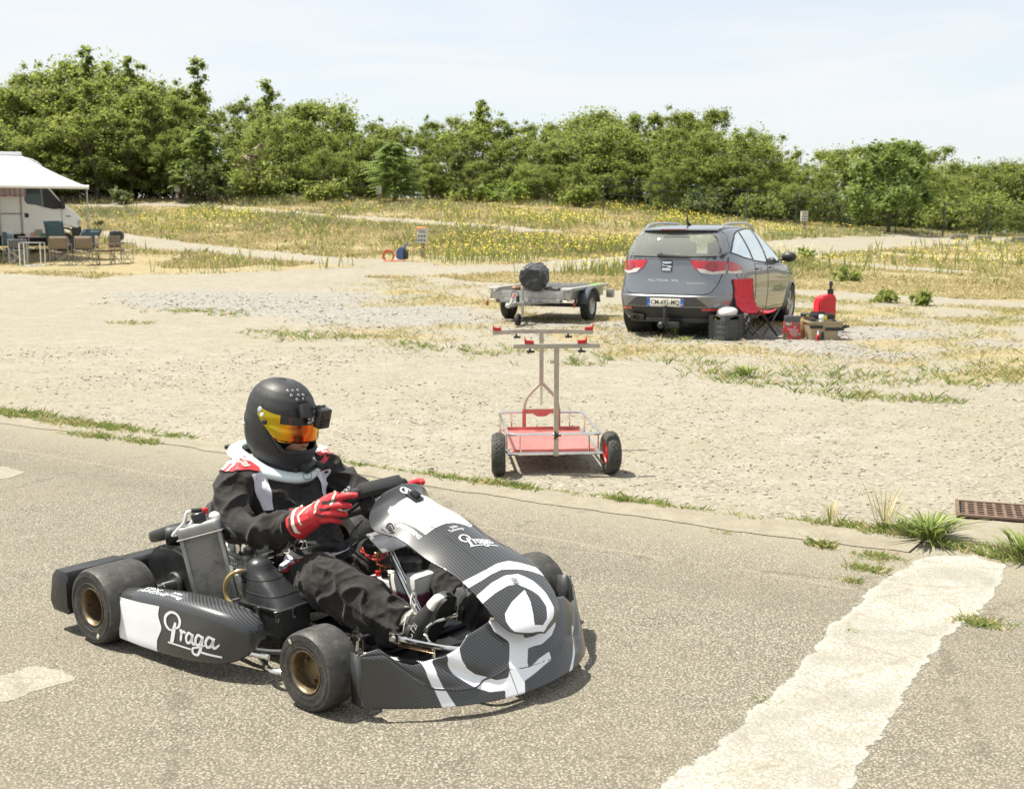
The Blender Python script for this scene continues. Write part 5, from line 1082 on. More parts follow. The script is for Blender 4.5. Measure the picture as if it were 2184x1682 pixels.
us = sorted(set(list(np.linspace(.1595, .12, 9))+list(np.linspace(.11, -.19, 41))), reverse=True); na = 96
def port_lo(az): return -.086+.075*max(0, (abs(az)-.75)/.5)**1.4
def port_hi(az): return .046-.012*max(0, abs(az)-.9)
vs_h = []; fs_h = []
for u in us:
    for k in range(na): vs_h.append(hpt(2*math.pi*k/na-math.pi, u))
for i in range(len(us)-1):
    um = (us[i]+us[i+1])/2
    for k in range(na):
        az = 2*math.pi*(k+.5)/na-math.pi
        if abs(az) < 1.25 and port_lo(az) < um < port_hi(az): continue
        fs_h.append((i*na+k, i*na+(k+1) % na, (i+1)*na+(k+1) % na, (i+1)*na+k))
b = MB(); b.add(vs_h, fs_h); M_hel = mat('helmet_matte', (.022, .023, .025), .55, var=.12, vs_=6, bump=.05, bs=300)
sh = b.build('shell', M_hel, hel, 50, fix=True); md = sh.modifiers.new('t', 'SOLIDIFY'); md.thickness = .006; md.offset = -1
b = MB(); ring = []
b.tube([hpt(a, port_lo(a)-.006, .002) for a in np.linspace(-1.3, 1.3, 40)], .0055, 8); b.build('port_gasket', M_matte, hel)
b = MB(); b.tube([hpt(a, port_lo(a)-.028-.012*math.cos(a), .0005) for a in np.linspace(-1.5, 1.5, 50)], .0022, 6); b.build('chin_ridge', M_hel, hel)
b = MB(); b.tube([hpt(a, -.188, -.001) for a in np.linspace(-math.pi, math.pi, 60)[:-1]], .006, 8, True); b.build('neck_trim', M_black, hel)
b = MB(); b.sphere((0, 0, -.02), (.135, .108, .13), 24, 16); b.build('liner', mat('liner_foam', (.012, .012, .012), .9), hel, 60)
# visor
def vis_hi(az): return .050+.012*max(0, (abs(az)-1.1)/.6)
def vis_lo(az): return -.050+.092*max(0, min(1, (abs(az)-.95)/.72))**1.25
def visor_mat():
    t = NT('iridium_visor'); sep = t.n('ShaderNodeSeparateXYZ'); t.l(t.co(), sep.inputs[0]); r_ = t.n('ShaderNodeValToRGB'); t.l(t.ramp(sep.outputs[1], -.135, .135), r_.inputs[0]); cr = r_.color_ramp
    cols = [(0, (.48, .40, .02)), (.07, (.55, .36, .02)), (.15, (.64, .27, .01)), (.22, (.34, .10, .02)), (.30, (.24, .05, .02)), (.37, (.52, .09, .01)), (.48, (.68, .13, .012)), (.58, (.72, .25, .012)), (.68, (.62, .42, .02)), (.78, (.32, .34, .06)), (1, (.35, .45, .18))]  # dark brown and dark red stops paint a reflected streak into the coating tint
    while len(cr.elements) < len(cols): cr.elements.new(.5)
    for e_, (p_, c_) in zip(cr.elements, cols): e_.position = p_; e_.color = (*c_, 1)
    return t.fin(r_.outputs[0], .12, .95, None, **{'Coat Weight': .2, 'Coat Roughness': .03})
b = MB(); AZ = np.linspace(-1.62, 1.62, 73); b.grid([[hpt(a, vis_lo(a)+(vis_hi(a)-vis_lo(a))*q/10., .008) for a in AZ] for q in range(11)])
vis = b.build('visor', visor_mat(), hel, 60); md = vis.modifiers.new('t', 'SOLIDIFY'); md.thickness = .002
b = MB(); b.grid([[hpt(a, .018+(.0505-.018)*q/3., .0098) for a in np.linspace(-.95, 1.1, 41)] for q in range(4)]); b.build('visor_strip', mat('visor_strip', (.018, .017, .018), .2), vis, 60)
lettering('visor_lettering', 'ZAMP', .034, lambda a, b: hpt(.10+a/.16, .034+b*.8, .0108), M_white, vis, bold=.001)
lettering('visor_lettering', 'S', .030, lambda a, b: hpt(-.68+a/.13, .034+b*.8, .0108), mat('dark_red_print', (.22, .03, .025), .4), vis)
for az, u, r_, m_ in ((-1.56, .052, .011, M_alu), (-1.46, .036, .009, M_shoew), (-1.36, .012, .011, M_black), (1.56, .052, .011, M_alu), (-2.1, -.03, .006, M_alu)):
    p_ = hpt(az, u, .008); q_ = hpt(az, u, .02); b = MB(); b.lathe([(0, .006), (r_*.7, .006), (r_, .003), (r_, -.002)], frame(p_, q_-p_), 18); b.build('visor_screw' if r_ > .007 else 'rivet', m_, hel)
for az, u in ((-.75, .137), (-.5, .139), (-.2, .14), (-.62, .124), (-.3, .126), (-.05, .125), (-.42, .112), (-.12, .112)):   # vent studs
    p_ = hpt(az, u, .0); q_ = hpt(az, u, .02); b = MB(); b.lathe([(.002, .002), (.0042, .003), (.0055, .002), (.0055, -.001)], frame(p_, q_-p_), 12); b.build('vent_ring', M_alu, hel)
b = MB(); b.tube([hpt(-1.57, u, .0003) for u in (.03, .07, .11, .14, .155)]+[hpt(1.57, u, .0003) for u in (.155, .14, .11, .07, .03)], .0012, 5); b.build('shell_seam', M_hel, hel)
# chin and mouth of the driver behind the raised visor gap
b = MB(); b.sphere((.075, 0, -.075), (.062, .058, .062), 18, 12); b.sphere((.137, 0, -.062), (.017, .014, .02), 10, 8); b.sphere((.128, 0, -.093), (.014, .024, .008), 10, 8); b.build('face', M_skin, hel, 60)
# action camera on the forehead
b = MB(); b.box((.165, -.055, .085), (.03, .045, .055), (0, -.5, -.3), .004); b.box((.178, -.02, .098), (.05, .016, .016), (0, -.4, 0), .003); b.cyl((.185, -.04, .10), (.185, .03, .10), .006, 10); b.box((.15, -.02, .112), (.05, .03, .012), (0, .6, 0), .003); b.build('camera_mount', M_black, hel)
b = MB(); b.box((.208, -.002, .062), (.036, .058, .078), (0, .05, -.1), .006); ac = b.build('action_camera', mat('camera_body', (.016, .016, .017), .3), hel)
b = MB(); b.box((.2275, -.004, .080), (.003, .046, .028), (0, .05, -.1), .0015); b.build('camera_lens', mat('lens_glass', (.03, .018, .01), .08), ac)
b = MB(); b.box((.2275, -.004, .046), (.003, .044, .024), (0, .05, -.1), .0015); b.build('camera_screen', mat('screen_glass', (.008, .008, .009), .1), ac)
b = MB(); b.box((.2285, .013, .048), (.002, .006, .014), (0, .05, -.1)); b.build('camera_mark', mat('blue_print', (.03, .06, .35), .4), ac)
b = MB(); b.box((.155, .02, -.155), (.05, .085, .035), (0, .2, .25), .007); b.box((.13, -.03, -.165), (.04, .03, .02), (0, .2, .1), .004); b.cyl((.17, .05, -.15), (.20, .058, -.153), .014, 14); b.build('chin_mount', M_matte, hel)
# --- neck brace
nb = [(.335, -.033, .553), (.275, -.112, .582), (.18, -.138, .622), (.10, -.116, .636), (.05, -.058, .643), (.045, .058, .643), (.10, .116, .636), (.18, .138, .622), (.28, .118, .585), (.345, .038, .556)]
P = spline(nb, 6, True); rings = []; n = len(P); cen = Vector((.17, 0, .63))
for i, p in enumerate(P):
    t = (P[(i+1) % n]-P[i-1]).normalized(); o_ = (p-cen); o_ = (o_-t*o_.dot(t)); o_.z *= .3; o_.normalize(); up_ = t.cross(o_).normalized()
    if up_.z < 0: up_ = -up_
    wd = .030; th = .017; rings.append([p+o_*wd*a+up_*th*c for a, c in ((-1, .3), (-.8, 1.), (.1, 1.15), (.75, .55), (1.05, -.35), (.8, -1), (-.5, -1), (-1, -.5))])
b = MB(); b.loft(rings, closed_path=True); brace = b.build('neck_brace', M_brace, person, 70, fix=True)
b = MB(); b.tube(spline([Vector(q)+Vector((0, 0, -.022)) for q in nb], 6, True), .020, 10, True); b.build('brace_pad', M_matte, person)
b = MB()
for y in (-.085, .085): b.box((.045, y, .64), (.06, .03, .016), (0, .1, .3), .004)
b.build('brace_hinge', M_black, brace)
b = MB(); c0 = Vector((.378, .005, .558)); b.tube([c0+Vector(q) for q in ((0, -.02, .012), (0, .018, .012), (.0, .024, .0), (.004, .016, -.012), (.004, -.012, -.012), (.002, -.02, 0))], .0012, 5, True); b.build('brace_latch', M_matte, brace)
# --- gloves: palm, cuff, four fingers of unequal length and a thumb
def glove(s_, sh_):
    D = lambda p: Vector((p[0]+sh_[0], s_*(p[1])*-1+sh_[1], p[2]+sh_[2]))   # p given for the right hand (y negative)
    g = MB(); T = lambda pts, r_: g.tube(spline([D(p) for p in pts], 5), list(np.interp(np.linspace(0, 1, (len(pts)-1)*5+1), np.linspace(0, 1, len(r_)), r_)), 12)
    T([(.575, -.218, .447), (.60, -.212, .460), (.63, -.205, .474), (.655, -.198, .486)], [.060, .054, .046, .040])
    g.sphere(D((.675, -.193, .502)), (.045, .026, .043), 16, 10); g.sphere(D((.645, -.2, .485)), (.04, .032, .042), 16, 10); g.sphere(D((.70, -.19, .515)), (.03, .022, .038), 14, 10)
    T([(.69, -.19, .535), (.727, -.188, .550), (.775, -.186, .570), (.806, -.176, .578), (.832, -.155, .580)], [.017, .0155, .0135, .012, .009])
    T([(.69, -.192, .515), (.722, -.196, .524), (.766, -.196, .540), (.790, -.178, .540), (.792, -.152, .533)], [.017, .0155, .0135, .012, .009])
    T([(.68, -.194, .497), (.712, -.199, .500), (.750, -.197, .511), (.772, -.18, .508), (.772, -.155, .50)], [.016, .015, .013, .0115, .009])
    T([(.67, -.194, .480), (.698, -.197, .477), (.728, -.194, .484), (.748, -.18, .480), (.748, -.16, .472)], [.015, .0135, .0115, .010, .008])
    T([(.648, -.185, .51), (.668, -.168, .535), (.692, -.150, .553), (.715, -.138, .562)], [.02, .017, .0145, .010])
    m_ = remesh(g, .0032, 2, .5); m_.materials.clear(); m_.materials.append(M_glove); o = bpy.data.objects.new('glove', m_); COL.objects.link(o); o.parent = person
    bv = BVHTree.FromPolygons([v.co for v in m_.vertices], [list(p.vertices) for p in m_.polygons])
    def og(p, off=.0018, dd=(0, -1, .35)):
        q = Vector((dd[0], dd[1]*s_*-1, dd[2])).normalized(); P0 = D(p); h = bv.ray_cast(P0+q*.12, -q); return (h[0]+q*off) if h[0] is not None else P0
    def strip(name, pts, wd, mm):
        b = MB(); P_ = [Vector(p) for p in pts]; rows = []
        for i in range(25):
            t_ = i/24.*(len(P_)-1); k = min(int(t_), len(P_)-2); p = P_[k].lerp(P_[k+1], t_-k); tn = (P_[k+1]-P_[k]).normalized(); sd_ = tn.cross(Vector((0, -1, .35))).normalized(); rows.append([og(p+sd_*wd*q) for q in (-.5, 0, .5)])
        b.grid(rows); b.build(name, mm, o, 60)
    strip('glove_stripe', [(.585, -.2, .515), (.605, -.2, .465), (.622, -.2, .41)], .012, M_gtrim); strip('glove_stripe', [(.57, -.2, .51), (.592, -.2, .46), (.610, -.2, .405)], .006, M_shoe)
    strip('glove_stripe', [(.66, -.19, .545), (.635, -.19, .505), (.625, -.19, .47), (.64, -.19, .44)], .008, M_gtrim); strip('glove_stripe', [(.752, -.19, .59), (.757, -.19, .56), (.750, -.19, .535)], .012, M_gtrim)
    strip('finger_seam', [(.700, -.19, .537), (.735, -.19, .542), (.77, -.19, .556)], .010, M_shoe); strip('finger_seam', [(.695, -.19, .511), (.725, -.19, .512), (.75, -.19, .523)], .007, M_shoe); strip('finger_seam', [(.685, -.19, .489), (.71, -.19, .488), (.73, -.19, .496)], .007, M_shoe)
    pb = MB(); rows = [[og((.672+.012*u+.002*v_, -.19, .545-.055*v_-.0*u+.008*u), .002) for u in np.linspace(0, 1, 5)] for v_ in np.linspace(0, 1, 9)]; pb.grid(rows); pp = pb.build('glove_badge', M_gtrim, o, 60)
    lettering('lettering', 'GT2i', .016, lambda a, b: og((.679+b*.8, -.19, .520-a), .003), M_shoe, pp)
    return o
glove(-1, (0, 0, 0)); glove(1, (.0, .012, -.012))
# --- shoes on the pedals
def shoe(s_, heel, toe, roll=.0):
    h = Vector(heel); t = Vector(toe); d_ = (t-h).normalized(); L_ = (t-h).length; side = Vector((0, 1, 0)); up_ = side.cross(d_).normalized()
    if up_.x > 0: up_ = -up_
    root = bpy.data.objects.new('shoe', None); COL.objects.link(root); root.parent = person; root.empty_display_size = .05
    prof = [(0, .020, .030), (.04, .030, .046), (.15, .034, .060), (.30, .034, .058), (.42, .036, .046), (.6, .042, .037), (.75, .045, .031), (.88, .041, .026), (.96, .030, .019), (1.0, .012, .010)]
    def ring(s, w_, th, g=0.): return [h+d_*L_*s+side*(w_+g)*math.cos(a)*(1. if math.sin(a) < 0 else .96)+up_*(th*(1+math.sin(a)*(1.0 if math.sin(a) > 0 else .92))+(g*math.sin(a))) for a in np.linspace(0, 2*math.pi, 21)[:-1]]
    b = MB(); b.loft([ring(*p) for p in prof]); b.tube([h+d_*.05+up_*.06, h+d_*.03+up_*.115], [.042, .040], 16); b.build('upper', M_shoe, root, 60, fix=True)
    b = MB(); b.loft([ring(s, w_, th, .0018) for s, w_, th in prof[6:]]+[]); b.build('toe_cap', M_shoew, root, 60, fix=True)
    b = MB(); b.sphere(h+d_*.055+up_*.118, (.040, .040, .046), 16, 10); b.build('ankle_pad', M_shoew, root, 60)
    sl = [h+d_*L_*s+side*w_*q-up_*.004 for q in (1, -1) for s, w_, th in (prof if q > 0 else prof[::-1])]
    b = MB(); n = len(sl); b.loft([sl, [p+up_*.014 for p in sl]]); b.build('sole', M_black, root, 60, fix=True)
    b = MB(); lp = []
    for k in range(8): lp.append(h+d_*L_*(.34+.05*k)+side*(.016*(1 if k % 2 else -1))+up_*(.105-.0062*k*1.5))
    b.tube(spline(lp, 4), .0028, 6); c_ = h+d_*L_*.42+up_*.105
    b.tube(spline([c_, c_+up_*.03+side*.02+d_*.03, c_+up_*.045+side*.01+d_*.05, c_+up_*.02-side*.01+d_*.02, c_], 5), .0028, 6); b.tube(spline([c_, c_+up_*.025-side*.03-d_*.03, c_+up_*.005-side*.045-d_*.055, c_-side*.035-d_*.03, c_], 5), .0028, 6); b.tube(spline([c_, c_-side*.03-d_*.01, c_-side*.04-d_*.06-up_*.02, c_-side*.035-d_*.1-up_*.03], 5), .0026, 6)
    b.build('laces', M_shoew, root, 60)
    lettering('lettering', 'GT2i', .030, lambda a, b: h+d_*(.07+a)+up_*(.055+b)+side*s_*(.0362), M_shoew, root)
    return root
shoe(-1, (1.115, -.135, .068), (1.232, -.120, .292)); shoe(1, (1.13, .125, .075), (1.245, .115, .285))
# ------------------------------------------------------------------ kart trolley
M_galv = mat('galvanised', (.42, .42, .40), .45, .7, var=.2, vs_=16, bump=.1, bs=60)
M_bare = mat('bare_steel', (.42, .385, .32), .45, .45, var=.18, vs_=12)
M_redpl = mat('red_deck', (.46, .12, .105), .34, var=.15, vs_=5, dirt=.4, dcol=(.5, .28, .24))
M_pneu = mat('pneumatic_tyre', (.045, .045, .042), .85, var=.3, vs_=15, dirt=.5, dcol=(.2, .18, .13))
tro = thing('kart_trolley', 'steel kart trolley with red deck, two uprights and fat tyres on the gravel', 'trolley', (.262, 7.0, gzf(.262, 7)+.004), R(4.4))
def sq(b, a, c, w_=.026, up=(0, 1, 0)):
    a = Vector(a); c = Vector(c); M = frame((a+c)/2, c-a, up); b.box((0, 0, 0), (0, 0, 0)) if False else None
    bm = bmesh.new(); bmesh.ops.create_cube(bm, size=1)
    for v in bm.verts: v.co = Vector((v.co.x*w_, v.co.y*w_, v.co.z*(c-a).length))
    bmesh.ops.bevel(bm, geom=bm.edges[:], offset=w_*.12, segments=2, affect='EDGES'); b._bm(bm, M)
b = MB(); b.box((0, .40, .135), (.52, .76, .005)); b.box((0, .785, .145), (.52, .006, .028)); b.box((0, .02, .140), (.50, .005, .02)); b.build('deck', M_redpl, tro)
def rrect(x, y0, y1, z, r=.05, n=5):
    P = []
    for cx_, cy_, a0 in ((x-r, y0+r, -90), (x-r, y1-r, 0), (-x+r, y1-r, 90), (-x+r, y0+r, 180)):
        for k in range(n+1): a = R(a0+90*k/n); P.append(Vector((cx_+r*math.cos(a), cy_+r*math.sin(a), z)))
    return P
b = MB(); b.tube(rrect(.285, .0, .86, .245), .0095, 10, True); b.build('basket_rail', M_chrome, tro)
b = MB(); b.tube(rrect(.285, .0, .86, .125), .0095, 10, True); b.tube([(-.29, 0, .128), (.30, 0, .128)], .0095, 10); b.build('base_rail', M_chrome, tro)
for x, y in ((-.21, 0), (.21, 0), (-.285, .12), (.285, .12), (-.285, .72), (.285, .72), (-.2, .86), (.2, .86)):
    b = MB(); b.tube([(x, y, .125), (x, y, .245)], .0065, 8); b.build('basket_stay', M_chrome, tro)
b = MB(); sq(b, (.006, -.014, .115), (.006, -.014, .775), .029); b.build('front_upright', M_bare, tro)
b = MB(); sq(b, (-.255, -.014, .789), (.268, -.014, .789), .027, (0, 0, 1)); b.build('front_crossbar', M_bare, tro)
b = MB(); sq(b, (.0, .82, .44), (.0, .82, .79), .027); b.build('rear_upright', M_bare, tro)
b = MB(); sq(b, (0, .82, .30), (0, .82, .46), .016); b.build('inner_tube', M_chrome, tro)
b = MB(); P_ = [(-.33, .82, .795), (-.17, .82, .804), (.16, .82, .803), (.35, .82, .795)]
for q in range(3): sq(b, P_[q], P_[q+1], .0275, (0, 0, 1))
b.build('rear_crossbar', M_bare, tro)
for s_ in (-1, 1):
    b = MB(); b.tube(spline([(s_*.012, .82, .445), (s_*.07, .82, .385), (s_*.10, .82, .345), (s_*.115, .82, .295), (s_*.12, .82, .24)], 5), .011, 8); b.build('fork_leg', M_bare, tro)
b = MB(); b.prism([(-.13, .135), (-.105, .135), (-.105, .245), (-.06, .245), (-.03, .225), (.03, .225), (.06, .245), (.105, .245), (.105, .135), (.13, .135), (.13, .275), (-.13, .275)], Matrix(((1, 0, 0, 0), (0, 0, -1, .815), (0, 1, 0, 0), (0, 0, 0, 1))), .008); b.build('bracket_plate', M_redpl, tro)
def cradle(x, y, z, s_, nm='cradle'):
    b = MB(); b.prism([(-.028*s_, 0), (.028*s_, 0), (.030*s_, .048), (.022*s_, .026), (.012*s_, .021), (-.026*s_, .019)][::int(s_)], Matrix(((1, 0, 0, x), (0, 0, -1, y+.016), (0, 1, 0, z), (0, 0, 0, 1))), .032, .002); b.build(nm, M_red, tro)
cradle(-.16, -.014, .803, -1); cradle(.16, -.014, .803, 1); cradle(-.30, .82, .81, -1); cradle(.32, .82, .81, 1)
def star(x, y, z, up=(0, 0, -1)):
    M = frame((x, y, z), up, (1, 0, 0)); b = MB(); b.lathe([(0, .018), (.012, .016), (.014, .004), (.006, 0), (.006, -.012)], M, 12)
    for k in range(3): a = k*2.094; b.box(M @ Vector((math.cos(a)*.017, math.sin(a)*.017, .01)), (.022, .011, .014), M.to_3x3().to_4x4() @ Matrix.Rotation(a, 4, 'Z'), .003)
    b.build('star_knob', M_black, tro)
for x in (-.155, .155): star(x, -.014, .765)
for x in (-.17, .18): star(x, .82, .775)
star(.006, -.032, .245, (0, -1, 0))
def tro_wheel(x, s_):
    root = bpy.data.objects.new('wheel', None); COL.objects.link(root); root.parent = tro; root.location = (x, .0, .128); root.rotation_euler = (0, 0, R(-4) if s_ < 0 else R(6)); A = frame((0, 0, 0), (s_, 0, 0), (0, 1, 0))
    b = MB(); b.lathe([(.062, -.03), (.08, -.042), (.105, -.043), (.122, -.034), (.1275, -.018), (.1285, 0), (.1275, .018), (.122, .034), (.105, .043), (.08, .042), (.062, .03)], A, 48); tyre = b.build('tyre', M_pneu, root, 50)
    b = MB()
    for k in range(30):
        for j in range(-2, 3):
            a = (k+.5*(j % 2))*2*math.pi/30; q = .1268 if abs(j) < 2 else .1195; h_ = j*.0145; p = A @ Vector((q*math.cos(a), q*math.sin(a), h_)); nrm = A.to_3x3() @ Vector((math.cos(a), math.sin(a), j*.28)); b.box(p, (.0135, .0135, .007), frame((0, 0, 0), nrm, A.to_3x3() @ Vector((0, 0, 1))) @ Matrix.Rotation(R(45), 4, 'Z'))
    tb = b.build('tread_blocks', M_pneu, root, 0); tag(tb, kind='stuff')
    b = MB(); b.lathe([(.066, .034), (.064, .036), (.058, .02), (.05, .008), (.022, .006), (.02, .03), (.008, .034), (0, .034)], A, 32)
    for k in range(5):
        a = k*1.2566; p = A @ Vector((.04*math.cos(a), .04*math.sin(a), .016)); b.box(p, (.036, .006, .014), A.to_3x3().to_4x4() @ Matrix.Rotation(a, 4, 'Z'))
    b.lathe([(.066, -.034), (.058, -.02), (.02, -.03), (0, -.03)], A, 24); b.build('rim', M_red, root)
    b = MB(); b.lathe([(0, .048), (.007, .048), (.007, .03)], A, 10); b.build('axle_bolt', M_alu, root)
tro_wheel(-.345, -1); tro_wheel(.345, 1)
# ------------------------------------------------------------------ flat trailer with a bag on it
TRA = (.60, 19.3); tra = thing('trailer', 'small galvanised single-axle trailer parked on dry grass left of the car', 'trailer', (*TRA, gzf(*TRA)-.01), R(-22))
M_road = mat('road_tyre', (.030, .030, .030), .85, var=.25, vs_=12, bump=.3, bs=40, dirt=.4, dcol=(.16, .14, .10))
M_mud = mat('mudguard', (.075, .085, .095), .5, var=.15)
b = MB()
for k, (x, y, dx, dy) in enumerate(((0, -.80, 1.12, .03), )): b.box((x, y, .435), (dx, dy, .15), None, .003)
b.build('front_panel', M_galv, tra)
b = MB(); b.box((0, 1.06, .46), (1.2, .03, .20), None, .003); b.build('rear_panel', M_galv, tra)
for s_ in (-1, 1):
    b = MB(); b.box((s_*.60, .13, .46), (.03, 1.86, .17), None, .003); b.box((s_*.63, .13, .548), (.115, 1.98, .020), None, .003); b.box((s_*.685, .13, .535), (.008, 1.98, .045), None, .002); b.build('side_rail', M_galv, tra)
    b = MB(); b.prism([(-.10, -.07), (.10, -.09), (.085, .07), (-.075, .085)], Matrix.Translation((s_*.62, -.80, .560)), .004); b.box((s_*.62, -.885, .545), (.17, .006, .035), None, .002); b.build('corner_plate', mat('zinc_plate', (.62, .64, .64), .4, .3, var=.1), tra)
    b = MB(); b.box((s_*.62, -.80, .44), (.15, .008, .12), None, .002); b.box((s_*.675, -.79, .48), (.02, .025, .17), None, .002); b.build('corner_bracket', M_galv, tra)
    M = Matrix(((0, 0, s_, s_*.625), (1, 0, 0, 0), (0, 1, 0, 0), (0, 0, 0, 1)))
    b = MB(); ang = [R(q) for q in (8, 35, 62, 90, 118, 145, 172)]; Q = [(.34*math.cos(a), .245+.30*math.sin(a)) for a in ang]; P = [[Vector((s_*.615, p[0], p[1])), Vector((s_*.80, p[0], p[1]))] for p in Q]; b.grid(P)
    b.add([(s_*.612, .45, .30), (s_*.612, .42, .53), (s_*.612, -.50, .53), (s_*.612, -.42, .28), (s_*.612, -.34, .27), (s_*.612, -.30, .42), (s_*.612, 0, .52), (s_*.612, .3, .42)], [(0, 1, 7), (1, 2, 6), (1, 6, 7), (2, 5, 6), (2, 3, 4, 5)]); mg = b.build('mudguard', M_mud, tra, 60); mg.modifiers.new('t', 'SOLIDIFY').thickness = .005
    A = frame((s_*.70, 0, .243), (s_, 0, 0), (0, 1, 0)); rt = bpy.data.objects.new('wheel', None); COL.objects.link(rt); rt.parent = tra
    b = MB(); b.lathe(tyre_profile(.245, .145, .135), A, 40); b.build('tyre', M_road, rt, 45)
    b = MB(); b.lathe([(.142, .06), (.138, .066), (.128, .05), (.118, .02), (.09, .012), (.07, .03), (.05, .034), (.03, .03), (.028, .055), (0, .055)], A, 32); b.lathe([(.14, -.06), (.12, 0), (0, 0)], A, 24)
    b.build('rim', mat('silver_rim', (.52, .52, .50), .4, .6, var=.1), rt)
    for k in range(4):
        a = k*1.571+.4; b = MB(); b.lathe([(0, .045), (.010, .045), (.012, .03)], A @ Matrix.Translation((.05*math.cos(a), .05*math.sin(a), 0)), 6); b.build('wheel_nut', M_chrome, rt)
b = MB(); b.box((0, .13, .37), (1.16, 1.84, .02)); b.build('floor', mat('ply_floor', (.16, .12, .08), .8, bump=.2, bs=30), tra)
b = MB(); b.box((0, -.83, .355), (1.02, .05, .06), None, .004); b.build('front_beam', M_galv, tra)
b = MB(); b.box((0, 0, .245), (1.36, .06, .06), None, .004); b.build('axle', M_frame, tra)
b = MB()
for s_ in (-1, 1): sq(b, (s_*.35, -.2, .33), (s_*.04, -1.45, .335), .05, (0, 0, 1))
sq(b, (0, -.85, .335), (0, -1.62, .335), .06, (0, 0, 1)); b.build('drawbar', M_galv, tra)
b = MB(); b.box((0, -1.68, .345), (.08, .18, .05), None, .015); b.sphere((0, -1.76, .335), (.045, .05, .04), 12, 8); b.tube([(0, -1.66, .37), (0, -1.60, .43), (0, -1.52, .44)], .014, 8); b.build('coupling', M_alu, tra)
b = MB(); b.tube([(0, -1.58, .44), (0, -1.52, .50)], .018, 8); b.build('coupling_grip', mat('faded_red', (.40, .12, .07), .6), tra)
b = MB(); b.tube([(.10, -1.42, .14), (.10, -1.42, .56)], .024, 12); b.cyl((.10, -1.42, .56), (.10, -1.42, .60), .028, 10); b.box((.10, -1.42, .36), (.08, .06, .06), None, .008); b.tube([(.10, -1.42, .14), (.08, -1.40, .09), (.0, -1.40, .09)], .012, 6); b.build('jockey_stand', M_galv, tra)
b = MB(); b.lathe(tyre_profile(.09, .055, .04), frame((.02, -1.40, .09), (1, 0, 0), (0, 1, 0)), 28); b.lathe([(.05, -.02), (.02, -.03), (0, -.03)], frame((.02, -1.40, .09), (1, 0, 0), (0, 1, 0)), 16); b.build('jockey_wheel', M_road, tra)
b = MB(); b.tube(spline([(-.02, -1.55, .37), (-.08, -1.4, .52), (-.02, -1.3, .50), (.0, -1.35, .40)], 6), .007, 6); b.cyl((0, -1.36, .37), (0, -1.36, .46), .028, 12); b.build('plug_cable', M_black, tra)
for s_ in (-1, 1):
    b = MB(); b.box((s_*.74, -.83, .30), (.035, .03, .075), None, .006); b.tube([(s_*.70, -.80, .36), (s_*.74, -.83, .34)], .006, 6); b.tube([(s_*.68, -.80, .48), (s_*.70, -.83, .36), (s_*.55, -.82, .36)], .005, 5); b.build('marker_lamp', mat('amber_lens', (.30, .06, .03), .25), tra)
b = MB(); b.box((.78, .95, .40), (.12, .10, .14), None, .006); b.build('tail_lamp_box', M_galv, tra); b = MB(); b.tube([(.69, 1.10, .54), (.69, 1.10, .34)], .006, 6); b.build('corner_pin', M_galv, tra)
b = MB(); b.box((.62, .62, .5595), (.13, .45, .002)); b.build('green_tarp_edge', mat('green_film', (.25, .55, .04), .3, var=.3, vs_=6), tra)
# bag
bb = MB()
def lump(name, rings, m_, loc, rz, label, cat, amp=.02, fr=5., voxel=.014):
    bb = MB(); bb.loft(rings); me = remesh(bb, voxel, 3, .5); V = np.array([v.co[:] for v in me.vertices]); Nn = np.array([v.normal[:] for v in me.vertices])
    dd = np.array([(1-abs(mnoise.noise(Vector(p)*fr+Vector((5, 2, 1))))*2.4)*amp+mnoise.noise(Vector(p)*fr*2.3)*amp*.7-amp*.5 for p in V]); V += Nn*dd[:, None]; me.vertices.foreach_set('co', V.astype(np.float32).ravel()); me.update(); me.materials.clear(); me.materials.append(m_)
    o = bpy.data.objects.new(name, me); COL.objects.link(o); o.location = loc; o.rotation_euler = (0, 0, rz); tag(o, label, cat); return o
def rr(cx_, cy_, cz, w_, h_, n=20, p=2.8): return [Vector((cx_+w_*math.copysign(abs(math.cos(a))**(2/p), math.cos(a)), cy_, cz+h_*math.copysign(abs(math.sin(a))**(2/p), math.sin(a)))) for a in np.linspace(0, 2*math.pi, n+1)[:-1]]
M_bag = mat('bag_nylon', (.028, .028, .030), .42, var=.3, vs_=7, bump=.15, bs=150)
px_, py_ = .38, 18.66
lump('duffel_bag', [rr(0, -.30, .20, .17, .15), rr(0, -.27, .21, .205, .185), rr(0, -.05, .23, .21, .20), rr(-.03, .2, .26, .20, .20), rr(-.05, .36, .27, .17, .17)], M_bag, (px_, py_, gzf(px_, py_)+.485), R(-14), 'bulky black duffel bag lying across the front of the trailer', 'bag', .024, 5.5)
o = lump('folded_bag', [rr(0, -.12, .03, .10, .025), rr(0, 0, .035, .13, .03), rr(0, .14, .03, .09, .02)], mat('grey_nylon', (.10, .10, .10), .7), (.66, 18.52, gzf(.6, 18.5)+.505), R(60), 'flat grey pouch with straps beside the duffel bag on the trailer', 'pouch', .008, 9, .01)
o = lump('cardboard_scrap', [rr(0, -.08, .03, .10, .03), rr(0, .08, .03, .12, .035)], mat('brown_cloth', (.30, .18, .11), .8), (.12, 18.85, gzf(.1, 18.8)+.50), R(10), 'crumpled brown cloth with a yellow edge behind the duffel bag', 'cloth', .012, 9, .01)
